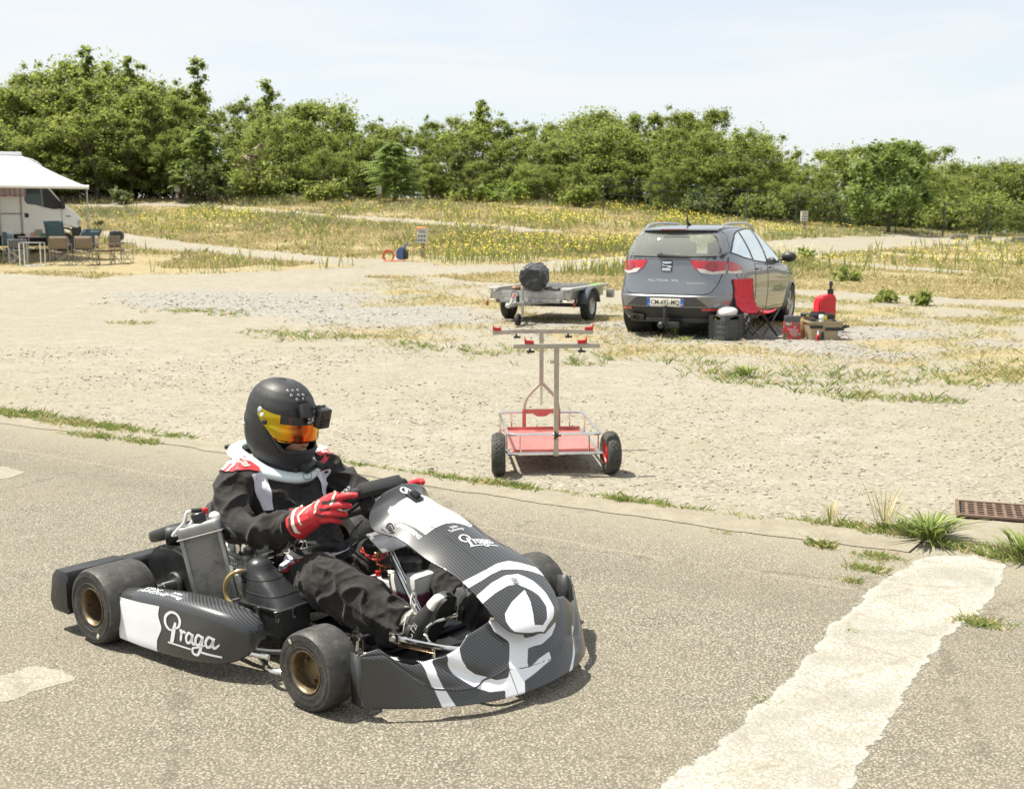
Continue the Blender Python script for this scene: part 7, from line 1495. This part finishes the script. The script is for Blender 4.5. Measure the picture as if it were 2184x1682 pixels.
b = MB(); b.lathe([(.03, 0), (.032, .20), (.028, .22), (.028, .265), (.034, .27), (.034, .305), (.026, .315), (0, .317)], seg=18); o = b.build('bottle', M_white, None, 45); o.location = gp(4.165, 15.64, .022); tag(o, 'white-capped bottle standing in the tan tub', 'bottle')
b = MB(); b.box((0, 0, .13), (.08, .07, .26), None, .012); o = b.build('bottle', M_black, None); o.location = gp(4.06, 15.68, .022); tag(o, 'black bottle at the left end inside the tan tub', 'bottle')
b = MB(); b.box((0, 0, .125), (.06, .06, .25), None, .012); o = b.build('bottle', M_black, None); o.location = gp(4.34, 15.66, .022); tag(o, 'black bottle at the right end inside the tan tub', 'bottle')
sb = thing('small_bottle', 'little red bottle with a white nozzle in front of the tan tub', 'bottle', gp(4.075, 15.44), 0)
b = MB(); b.lathe([(0, 0), (.026, .0), (.027, .004), (.027, .075), (.018, .088), (0, .088)], seg=18); b.build('bottle_body', mat('red_bottle', (.45, .03, .02), .35), sb, 45); b = MB(); b.lathe([(.012, .086), (.014, .095), (.009, .11), (.003, .15), (0, .15)], seg=14); b.build('nozzle', M_white, sb, 45); b = MB(); b.box((0, -.0262, .045), (.03, .003, .04)); b.build('sticker', M_trim, sb)
fj = thing('fuel_jug', 'tall red racing fuel jug with a black filler head behind the toolbox', 'jerrycan', gp(4.50, 16.75), R(12)); fj.scale = (1, 1, 1.12)
b = MB(); b.prism([(-.135, 0), (.135, 0), (.135, .47), (.10, .495), (-.02, .485), (-.09, .46), (-.135, .415)], Matrix(((1, 0, 0, 0), (0, 0, -1, .10), (0, 1, 0, 0), (0, 0, 0, 1))), .20, .022); b.build('jug_body', mat('jug_red', (.55, .02, .03), .3, var=.06), fj, 50)
b = MB(); b.prism([(-.08, .06), (.05, .06), (.05, .26), (-.02, .28), (-.08, .27)], Matrix(((1, 0, 0, 0), (0, 0, -1, -.098), (0, 1, 0, 0), (0, 0, 0, 1))), .012, .004); b.build('moulded_panel', mat('jug_red', (.50, .018, .028), .35), fj, 50)
b = MB(); b.cyl((.085, 0, .48), (.085, 0, .555), .044, 20); b.cyl((.085, 0, .555), (.085, 0, .61), .018, 14); b.cyl((.085, 0, .605), (.09, 0, .655), .030, 14, .022); b.build('filler_head', M_black, fj, 50)
# ------------------------------------------------------------------ power posts in the meadow
M_box = mat('box_cream', (.56, .54, .44), .5, var=.06); M_post = mat('post_grey', (.22, .23, .26), .6); M_conduit = mat('conduit_orange', (.40, .11, .04), .6); M_sock = mat('socket_blue', (.035, .075, .28), .4)
def power_post(label, x, y, rz, h, w_, tilt=0., orange_top=False):
    root = thing('power_post', label, 'power box', gp(x, y, -.03), rot=(0, tilt, rz), group='power boxes in the meadow')
    bw, bh, bd = w_, w_*1.42, w_*.62; b = MB(); b.box((0, 0, h-bh/2), (bw, bd, bh), None, .012); b.build('box', M_box, root); b = MB(); b.box((0, -.01, h+.008), (bw+.02, bd+.04, .018), None, .005); b.build('cap', M_box, root)
    for r_ in range(2):
        for c in range(3):
            b = MB(); b.lathe([(.030, 0), (.030, .022), (.024, .026), (0, .026)], frame(((c-1)*bw*.29, -bd/2, h-bh*(.50+.30*r_)), (0, -1, -.2)), 14); b.build('socket', M_sock, root)
    b = MB(); b.box((0, -bd/2-.003, h-bh*.22), (bw*.7, .008, bh*.18), None, .002); b.build('fuse_window', mat('fuse_cover', (.30, .29, .30), .3), root)
    b = MB(); b.box((-.02, 0, (h-bh)/2), (.055, .05, h-bh)); b.build('post', M_post, root); b = MB(); b.tube([(.045, 0, 0), (.055, 0, h-bh)], .028, 8); b.build('conduit', M_conduit, root)
    if orange_top:
        b = MB(); b.tube([(-bw/2, -.10, h+.02), (bw*.35, -.10, h+.02)], .028, 8); b.tube([(-bw/2, -.10, h+.02), (-bw/2-.01, -.08, h-.08)], .02, 6); b.build('orange_tape', mat('orange_tape', (.75, .20, .03), .5), root)
    return root
power_post('cream power box with six blue sockets nearest the camera, orange tape on top', -2.91, 37.84, R(-12), .94, .33, R(2.5), True)
power_post('cream power box in front of the left wood near the camper', -19.0, 67.0, R(8), 1.1, .30)
power_post('cream power box in front of the frond-leaved tree in the middle', -7.45, 66.0, R(-20), 1.0, .28)
power_post('cream power box on the right meadow above the end of the path', 13.88, 55.86, R(-3), 1.0, .32)
# blue washer and its hose at the nearest power box
wa = thing('pressure_washer', 'blue box-shaped cleaner with raised handle at the nearest power box', 'machine', gp(-3.42, 36.3), R(-16))
b = MB(); b.prism([(-.14, .06), (.11, .06), (.11, .40), (.04, .42), (-.04, .42), (-.08, .34), (-.14, .30)], Matrix(((1, 0, 0, 0), (0, 0, -1, .14), (0, 1, 0, 0), (0, 0, 0, 1))), .26, .02); b.build('blue_cover', mat('washer_blue', (.06, .11, .24), .45), wa, 50); b = MB(); b.box((.145, 0, .20), (.085, .22, .30), None, .015); b.build('black_end', M_trim, wa); b = MB(); b.box((.19, -.06, .33), (.006, .07, .08)); b.build('yellow_label', mat('yellow_label', (.6, .45, .03), .4), wa)
b = MB(); b.tube([(.10, 0, .40), (.14, 0, .46), (.20, 0, .55)], .03, 8); b.build('handle', mat('washer_blue2', (.08, .11, .30), .4), wa); b = MB(); b.tube([(-.22, 0, .045), (.12, 0, .045)], .02, 6); b.build('foot', M_white, wa)
hs = MB()
for k in range(5):
    q = .13+.012*k; hs.tube([Vector((-3.80+q*math.cos(a), 36.05-.02*k, gzf(-3.8, 36)+.16+q*math.sin(a)*1.05+.004*k)) for a in np.linspace(0, 6.283, 25)[:-1]], .011, 5, True)
hs.tube(spline([(-3.95, 35.95, gzf(-3.9, 36)+.03), (-3.7, 35.85, gzf(-3.7, 36)+.03), (-3.3, 35.9, gzf(-3.3, 36)+.03)], 8), .016, 5); o = hs.build('coiled_hose', mat('orange_hose', (.65, .16, .08), .5)); tag(o, 'orange hose coiled on the path edge beside the blue cleaner', 'hose')
b = MB(); b.tube(spline([(-3.32, 36.3, gzf(-3.3, 36.3)+.55), (-3.2, 36.8, gzf(-3.2, 36.8)+.45), (-2.95, 37.7, gzf(-2.9, 37.8)+.72)], 8), .008, 5); o = b.build('power_cable', M_black); tag(o, 'dark cable running from the blue cleaner up to the nearest power box', 'cable')
cn = thing('marker_cone', 'tiny orange and white marker lying in the meadow behind the car roof', 'marker', gp(6.05, 48.), 0)
b = MB(); b.box((0, 0, .55), (.30, .1, .10)); b.build('white_part', M_white, cn); b = MB(); b.box((.06, 0, .62), (.16, .1, .10)); b.build('orange_part', mat('orange_paint', (.7, .15, .03), .5), cn); b = MB(); b.cyl((0, 0, 0), (0, 0, .52), .02, 6); b.build('stick', M_post, cn)
# ------------------------------------------------------------------ green wire fence on the right
M_fence = mat('fence_green', (.03, .06, .045), .5)
fe = thing('wire_fence', 'dark green wire mesh fence along the foot of the wood on the right', 'fence', (0, 0, 0))
fp_ = [(x, float(np.interp(x, [-2, 7, 12, 17.5, 21, 26, 34], [66.5, 63.5, 62, 60.6, 60.2, 60.8, 63]))) for x in np.arange(5.0, 34, 2.45)]
for i, (x, y) in enumerate(fp_):
    z = gzf(x, y); b = MB(); b.cyl((x, y, z-.1), (x, y, z+1.75), .035, 8); b.build('fence_post', M_fence, fe)
    if i % 4 == 2: b = MB(); b.cyl((x+.9, y-.3, z), (x, y, z+1.2), .025, 6); b.build('fence_brace', M_fence, fe)
wv, wf, o_ = [], [], 0; wb = MB()
for (x0, y0), (x1, y1) in zip(fp_[:-1], fp_[1:]):
    for h_ in (.1, .5, .9, 1.3, 1.68): wb.tube([(x0, y0, gzf(x0, y0)+h_), (x1, y1, gzf(x1, y1)+h_)], .007, 3)
    for k in range(12):
        f = (k+.5)/12; x, y = x0+(x1-x0)*f, y0+(y1-y0)*f; z = gzf(x, y); wb.tube([(x, y, z+.1), (x, y, z+1.68)], .0045, 3)
tag(wb.build('wire_mesh', M_fence, fe, 0), kind='stuff')
for k, (x, y, s_) in enumerate(((21.9, 57.5, .5), (23.0, 57.3, .45), (24.6, 57.2, .55))):
    b = MB(); b.box((0, 0, .12), (s_*1.6, .4, .26), None, .03); o = b.build('concrete_block', mat('block_grey', (.20, .19, .17), .9, bump=.4, bs=20)); o.location = gp(x, y); o.rotation_euler = (0, 0, R(-6+9*k)); tag(o, ['grey concrete block on the far right path, left one', 'grey concrete block on the far right path, middle one', 'larger grey concrete block at the far right end of the path'][k], 'block')
# ------------------------------------------------------------------ drain grate
M_rust = mat('rusty_iron', (.15, .10, .072), .85, .2, var=.3, vs_=14, bump=.3, bs=50)
gd = Vector((.94, -.34, 0)); gr_ = thing('drain_grate', 'rusty perforated iron drain grate set in the gravel at the right edge', 'grate', (2.40, 6.06, .012), math.atan2(-.34, .94))
for y in (-.165, .165): b = MB(); b.box((.55, y, .006), (1.16, .022, .016), None, .002); b.build('grate_frame', M_rust, gr_)
for x in (-.02, 1.12): b = MB(); b.box((x, 0, .006), (.02, .33, .016), None, .002); b.build('grate_frame', M_rust, gr_)
for k in range(5): b = MB(); b.box((.55, -.11+.055*k, .006), (1.10, .016, .010)); b.build('grate_bar', M_rust, gr_)
for k in range(24): b = MB(); b.box((.025+.0465*k, 0, .0052), (.016, .30, .008)); b.build('grate_bar', M_rust, gr_)
b = MB(); b.box((.55, 0, -.006), (1.14, .33, .006)); b.build('grate_pit', M_under, gr_)
# ------------------------------------------------------------------ single plants
def plant(name, label, x, y, n, h, wd, col, lean, spread, seg=3):
    global rng
    V, F, C = [], [], []; o_ = 0
    for k in range(n):
        a = rng.random()*6.283; r_ = spread*rng.random(); bx, by = x+r_*math.cos(a), y+r_*math.sin(a); L_ = h*(.55+.6*rng.random()); ln = lean*(.3+rng.random()); c = col[rng.integers(len(col))]*(.75+.5*rng.random()); w_ = wd*(.6+.7*rng.random()); t_ = Vector((-math.sin(a), math.cos(a), 0))
        P = []
        for j in range(seg+1):
            f = j/seg; P.append(Vector((bx+math.cos(a)*ln*L_*f**1.4, by+math.sin(a)*ln*L_*f**1.4, gzf(bx, by)+.016+L_*(f-.45*lean*f*f))))
        for j in range(seg):
            w0 = w_*math.sin(math.pi*(.12+.84*j/seg)); w1 = w_*math.sin(math.pi*(.12+.84*(j+1)/seg)); V += [P[j]-t_*w0/2, P[j]+t_*w0/2, P[j+1]+t_*w1/2, P[j+1]-t_*w1/2]; F.append((o_, o_+1, o_+2, o_+3)); o_ += 4; C += [c]*4
    o = raw(name, np.array([tuple(v) for v in V]), np.array(F), M_grass, attrs={'col': np.array(C)}); tag(o, label, 'plant'); return o
G = [GREEN*1.15, GREEN2*1.1, GREEN*.9]; DRY = [STRAW*1.1, STRAW2, GREEN2]
plant('weed', 'big leafy green weed at the left end of the drain grate', 2.02, 5.48, 150, .17, .013, G, 1.0, .09, 4)
plant('weed', 'dark leafy weed at the right edge above the painted band', 2.36, 5.16, 120, .15, .011, G, .95, .10, 4)
plant('dry_grass_clump', 'tall dry grass spikes left of the big weed', 1.86, 5.66, 36, .30, .005, DRY, .55, .06, 4)
plant('dry_grass_clump', 'short dry grass tuft left of the tall dry spikes', 1.61, 5.74, 34, .13, .006, DRY, .35, .025, 3)
plant('weed', 'thin reddish stalk of weed in front of the grate', 2.42, 5.32, 7, .30, .006, [np.array([.16, .07, .04]), GREEN], .2, .02, 4)
plant('weed', 'leafy weed growing on the gravel before the tan tub', *gpt(1590, 800), 60, .17, .016, G, .9, .10, 3)
plant('weed', 'small green weed in front of the car bumper', *gpt(1437, 712), 34, .26, .014, G, .5, .05, 3)
def meadow_bush(label, x, Yb, h, wd, seed, m_):
    r_ = np.random.default_rng(seed); C = [(r_.normal()*wd*.5, r_.normal()*wd*.5, h*(.02+.62*r_.random())) for k in range(12)]; Rd = [wd*.3+.03]*12
    V, F, T = leaves(C, Rd, 520, .05, r_); root = thing('shrub', label, 'plant', (x, Yb, gzf(x, Yb))); raw('foliage', V, F, m_, root, attrs={'tint': T}); b = MB()
    for k in range(5): b.tube([(0, 0, -.05), C[k]], [.012, .005], 4)
    b.build('stem', M_bark, root, 60)
meadow_bush('leafy green shrub on the path edge right of the car mirror', 9.40, 37.48, .62, 0.32, 71, M_bright)
meadow_bush('bushy green plant in the dry meadow right of the car', 8.49, 29.35, .50, 0.36, 72, M_bright)
meadow_bush('low green plant by the pale strip at the right, left one', 7.43, 23.12, .35, 0.23, 73, M_oak)
meadow_bush('low green plant by the pale strip at the right, right one', 7.84, 22.30, .38, 0.25, 74, M_oak)
meadow_bush('round dark green plant on the path edge right of the camper', -18.07, 51.50, .45, 0.27, 75, M_dark)
# ------------------------------------------------------------------ camper van with awning (x along the van to the front, z up; near side at y = 0)
VX, VY = -17.23, 38.51; VZ = .64; VR = R(20)
van = thing('camper_van', 'white camper van with open beige door at the left edge, nose to the right', 'camper van', (VX, VY, VZ), VR)
M_van = mat('van_white', (.80, .80, .79), .3, var=.04, **{'Coat Weight': .5}); M_beige = mat('door_beige', (.42, .38, .29), .6); M_vtrim = mat('van_trim', (.03, .03, .032), .5)
zx = lambda x: .002727*x; zz = lambda y: 3.638-.002727*y
def side_prism(nm, pts, y0, dep, m_, parent=van, bev=.03): b = MB(); b.prism([(zx(a), zz(c)) for a, c in pts], Matrix(((1, 0, 0, 0), (0, 0, -1, y0+dep), (0, 1, 0, 0), (0, 0, 0, 1))), dep, bev); return b.build(nm, m_, parent, 40)
side_prism('living_body', [(-2400, 1100), (400, 1100), (400, 800), (410, 500), (560, 330), (640, 260), (560, 210), (430, 178), (300, 165), (-2400, 160)], .02, 2.2, M_van, van, .05)
side_prism('luton_cap', [(380, 520), (520, 505), (640, 430), (690, 350), (660, 270), (590, 210), (480, 175), (380, 170)], -.02, 2.24, M_van, van, .06)
cab = side_prism('cab', [(395, 1100), (720, 1100), (735, 1060), (790, 1015), (870, 1000), (960, 1015), (1040, 1060), (1062, 1000), (1060, 900), (1030, 840), (905, 755), (860, 720), (700, 520), (395, 500)], 0.0, 1.95, M_van, van, .04)
side_prism('cab_window', [(455, 528), (620, 528), (632, 768), (560, 748), (470, 738), (440, 700)], -.012, .02, mat('tinted_glass', (.05, .07, .075), .08), cab, .004)
side_prism('quarter_window', [(650, 528), (695, 535), (862, 722), (890, 790), (760, 800), (645, 772)], -.014, .02, M_vtrim, cab, .004)
side_prism('window_pillar', [(622, 528), (648, 528), (655, 780), (632, 768)], -.018, .02, mat('pillar_green', (.16, .22, .20), .4), cab, .004)
side_prism('windscreen_pillar', [(690, 520), (708, 520), (862, 715), (856, 730)], -.03, .03, M_van, cab, .003)
side_prism('door_mirror', [(845, 640), (880, 645), (900, 690), (898, 790), (862, 805), (846, 760)], -.22, .20, M_vtrim, cab, .02)
side_prism('door_handle_recess', [(430, 845), (478, 850), (480, 900), (435, 902)], -.008, .02, M_vtrim, cab, .005)
side_prism('door_line', [(398, 505), (403, 505), (406, 1090), (400, 1090)], -.006, .012, mat('gap_grey', (.16, .16, .16), .7), cab, 0); side_prism('door_line', [(850, 800), (855, 800), (860, 1000), (855, 1000)], -.006, .012, mat('gap_grey', (.16, .16, .16), .7), cab, 0)
side_prism('moulding', [(170, 848), (400, 848), (400, 862), (170, 862)], -.012, .02, mat('moulding_grey', (.25, .25, .26), .5), van, .003); side_prism('side_badge', [(905, 875), (955, 878), (955, 890), (905, 888)], -.01, .02, M_vtrim, cab, .002)
side_prism('sill_trim', [(610, 1090), (735, 1090), (728, 1140), (610, 1140)], -.01, .05, M_vtrim, cab, .005)
b = MB(); b.lathe([(.40, .01), (.46, .02), (.47, .0), (.45, -.05)], frame((zx(868), 0, zz(1185)), (0, -1, 0)), 36, ); b.build('arch_trim', M_vtrim, cab)
side_prism('headlight', [(1018, 930), (1062, 925), (1070, 990), (1020, 995)], -.01, .25, mat('lamp_glass', (.45, .46, .44), .15), cab, .02); side_prism('bumper', [(960, 1010), (1070, 1000), (1075, 1140), (960, 1140)], -.02, 1.95, M_vtrim, cab, .04)
for xw in (868, -1000):
    rt = bpy.data.objects.new('wheel', None); COL.objects.link(rt); rt.parent = van; A = frame((zx(xw), .10, .345), (0, -1, 0)); b = MB(); b.lathe(tyre_profile(.345, .2, .21), A, 40); b.build('tyre', M_road, rt, 45); b = MB(); b.lathe([(.21, .06), (.19, .07), (.15, .02), (.06, .05), (0, .05)], A, 28); b.build('rim', mat('steel_rim', (.3, .3, .3), .5, .6), rt)
b = MB(); b.box((zx(-400), 1.1, .45), (6.2, 1.9, .4)); b.build('underbody', M_under, van)
dr = side_prism('entrance_door', [(-230, 490), (158, 490), (158, 1120), (-230, 1120)], -.06, .05, M_beige, van, .01)
side_prism('door_panel', [(-60, 880), (60, 880), (60, 1090), (-60, 1090)], -.068, .02, mat('panel_beige', (.37, .33, .25), .6), dr, .005); side_prism('door_panel', [(78, 900), (140, 900), (140, 1090), (78, 1090)], -.068, .02, mat('panel_beige', (.37, .33, .25), .6), dr, .005)
b = MB(); b.sphere((zx(100), -.06, zz(795)), (.12, .03, .09), 16, 10); b.build('door_window', M_vtrim, dr); side_prism('latch', [(50, 645), (125, 645), (125, 672), (50, 672)], -.07, .02, mat('brass_latch', (.35, .26, .10), .4), dr, .003)
b = MB(); b.grid([[Vector((zx(x), -.10-.02*math.sin(x*.11), zz(y)+.012*math.sin(x*.05))) for x in np.linspace(165, 465, 40)] for y in (505, 560, 610, 650)]); 
def stripe_mat():
    t = NT('striped_cloth'); sep = t.n('ShaderNodeSeparateXYZ'); t.l(t.co(), sep.inputs[0]); s = t.ramp(t.math('SINE', t.math('MULTIPLY', sep.outputs[0], 70)), -.4, .4); c = t.mix(s, (.40, .34, .42), (.50, .40, .38)); c = t.mix(t.ramp(sep.outputs[2], 1.90, 1.93, 1, 0), c, (.42, .27, .27)); return t.fin(c, .85)
o = b.build('hanging_towel', stripe_mat(), None, 60); o.location = (VX, VY, VZ); o.rotation_euler = (0, 0, VR); tag(o, 'pale striped cloth hanging under the awning beside the cab window', 'cloth')
# awning
aw = thing('awning', 'white sun awning stretched from the camper roof on a thin pole', 'awning', (VX, VY, VZ), VR)
b = MB(); A0, A1 = Vector((-6.5, -.05, zz(160))), Vector((1.20, -.05, zz(165))); B1 = Vector((3.21, -3.2, 2.09)); B0 = Vector((-6.5, -3.2, 2.14)); rows = []
for u in np.linspace(0, 1, 25):
    a = A0.lerp(A1, u); c = B0.lerp(B1, u); rows.append([a.lerp(c, v_)-Vector((0, 0, .05*math.sin(math.pi*v_)))+Vector((0, 0, .0)) for v_ in np.linspace(0, 1, 15)])
b.grid(rows); fb = b.build('fabric', mat('awning_fabric', (.50, .51, .56), .7, var=.05, vs_=2), aw, 60); fb.modifiers.new('t', 'SOLIDIFY').thickness = .006
b = MB(); b.tube([B0, B1], .062, 12); b.build('front_bar', M_van, aw); b = MB(); b.box((-2.65, 0, zz(142)), (7.7, .16, .11), None, .03); b.build('roller_case', M_van, aw)
pz = gzf(-13.4, 36.5)-VZ; b = MB(); b.tube([B1+Vector((-.06, 0, 0)), Vector((3.12, -3.2, pz))], .016, 8); b.tube([Vector((3.13, -3.2, 1.4)), Vector((3.12, -3.2, pz))], .021, 8); b.build('pole', M_galv, aw)
# chairs and tables
M_canvas = mat('beige_canvas', (.20, .152, .10), .8, var=.1); M_ctan = mat('tan_tube', (.30, .27, .22), .5, .4); M_teal = mat('teal_canvas', (.045, .085, .10), .75, var=.1); M_greyc = mat('grey_canvas', (.12, .12, .13), .8); M_ltube = mat('light_tube', (.45, .45, .44), .4, .6)
def camp(label, x, y, rz, canvas, tube, group=None, wd=.52, hb=.86, recl=0.):
    r_ = thing('folding_chair', label, 'chair', gp(x, y), rz, group)
    b = MB(); b.grid([[Vector((xx, .22+recl*(z-.45)*.8, z)) for z in np.linspace(.50, hb, 5)] for xx in np.linspace(-wd/2, wd/2, 7)]); o = b.build('backrest', canvas, r_, 60); o.modifiers.new('t', 'SOLIDIFY').thickness = .01
    b = MB(); b.grid([[Vector((xx, yy, .44-.05*(1-(2*xx/wd)**2))) for yy in np.linspace(-.22, .22, 5)] for xx in np.linspace(-wd/2, wd/2, 7)]); o = b.build('seat', canvas, r_, 60); o.modifiers.new('t', 'SOLIDIFY').thickness = .01
    for s_ in (-1, 1):
        b = MB(); b.tube([(s_*wd/2, .20, .02), (s_*wd/2, .22, .45), (s_*wd/2, .22+recl*(hb-.45)*.8, hb)], .011, 6); b.build('back_post', tube, r_); b = MB(); b.tube([(s_*wd/2, -.22, .02), (s_*wd/2, -.22, .62)], .011, 6); b.build('front_post', tube, r_); b = MB(); b.box((s_*wd/2, 0, .63), (.045, .46, .02)); b.build('armrest', tube, r_)
        b = MB(); b.tube([(s_*wd/2, -.22, .02), (-s_*wd/2, -.22, .42)], .010, 6); b.build('cross_leg', tube, r_); b = MB(); b.tube([(s_*wd/2, .21, .02), (-s_*wd/2, .21, .42)], .010, 6); b.build('cross_leg', tube, r_)
    return r_
gC = 'beige chairs in a row by the awning pole'
X4 = lambda x: -15.28+.002395*x
camp('beige folding chair left of the awning pole, its back to the camera', X4(862), 34.3, R(188), M_canvas, M_ctan, gC); camp('beige folding chair under the awning pole, its back to the camera', X4(1165), 34.4, R(176), M_canvas, M_ctan, gC)
camp('beige folding chair second from the right end, turned sideways', X4(1360), 34.6, R(120), M_canvas, M_ctan, gC); camp('beige folding chair at the right end of the row', X4(1530), 34.8, R(70), M_canvas, M_ctan, gC)
camp('tall teal reclining chair in front of the cab door', X4(540), 36.3, R(178), M_teal, M_greyc, None, .58, 1.22, .35)
camp('teal folding chair at the left edge near the table', X4(70), 35.6, R(150), M_teal, M_ltube, None, .5, .92); camp('grey folding chair with light legs beside the left table', X4(235), 34.9, R(200), M_greyc, M_ltube, None, .5, .75)
lo = thing('lounge_chair', 'teal tilted lounge chair with metal frame in front of the van wheel', 'chair', gp(X4(900), 36.2), R(0))
b = MB(); b.grid([[Vector((xx+.30*v_, -.25+.5*v_*0, .35+.62*v_)) for v_ in np.linspace(0, 1, 5)] for xx in np.linspace(-.30, .28, 6)]); o = b.build('canvas', M_teal, lo, 60); o.modifiers.new('t', 'SOLIDIFY').thickness = .012
b = MB(); b.tube([(-.32, -.26, .33), (.0, -.26, .98), (.60, -.26, .97), (.28, -.26, .30)], .014, 6); b.build('rim_tube', M_ltube, lo)
for x in (-.2, .25): b = MB(); b.tube([(x, -.26, .4), (x-.1, -.1, .02)], .013, 6); b.build('leg', M_ltube, lo)
tbl = thing('camping_table', 'small white-framed camping table standing before the teal chair', 'table', gp(X4(530), 34.2), R(2))
b = MB(); b.box((0, 0, .68), (.62, .40, .03)); b.build('tabletop', mat('table_grey', (.40, .40, .39), .5), tbl)
for s_ in (-1, 1):
    for y in (-.18, .18): b = MB(); b.tube([(s_*.30, y, 0), (s_*.30, y, .67)], .017, 6); b.build('leg', M_van, tbl)
for y in (-.18, .18): b = MB(); b.tube([(-.30, y, .02), (.30, y, .02)], .017, 6); b.build('leg_bar', M_van, tbl)
t2 = thing('dining_table', 'laid table with a cloth in front of the open camper door', 'table', gp(X4(210), 36.6), R(3))
b = MB(); b.box((0, 0, .72), (1.0, .7, .03)); b.build('tabletop', mat('table_cloth', (.55, .48, .46), .8), t2)
for s_ in (-1, 1):
    for y in (-.3, .3): b = MB(); b.tube([(s_*.44, y, 0), (s_*.40, y, .70)], .018, 6); b.build('leg', M_ltube, t2)
for k, (dx, w_, h_, c, lab) in enumerate(((-.25, .16, .10, (.6, .58, .56), 'white bowl on the laid table by the camper'), (-.02, .22, .13, (.50, .22, .12), 'orange pack on the laid table by the camper'), (.10, .2, .22, (.25, .22, .18), 'brown bag standing on the laid table by the camper'), (.32, .26, .09, (.05, .16, .07), 'green tray at the right end of the laid table'))):
    b = MB(); b.box((0, 0, h_/2), (w_, w_*.8, h_), None, .02); o = b.build(['bowl', 'packet', 'paper_bag', 'tray'][k], mat('table_item', c, .6)); o.location = gp(X4(210)+dx, 36.5-.05*k, .738); tag(o, lab, ['bowl', 'packet', 'bag', 'tray'][k])
bg_ = lump('round_bag', [rr(0, -.12, .18, .14, .10), rr(0, -.10, .2, .21, .16), rr(0, .10, .2, .21, .16), rr(0, .12, .18, .14, .10)], M_bag, gp(X4(1230), 36.6, .55), 0, 'round black bag on a low stool right of the awning pole', 'bag', .01, 5)
st = thing('stool', 'low stool carrying the round black bag right of the awning pole', 'stool', gp(X4(1230), 36.6), 0); b = MB(); b.box((0, 0, .53), (.4, .35, .04)); b.build('stool_top', M_greyc, st)
for x in (-.15, .15):
    for y in (-.13, .13): b = MB(); b.tube([(x, y, 0), (x, y, .52)], .012, 6); b.build('leg', M_ltube, st)
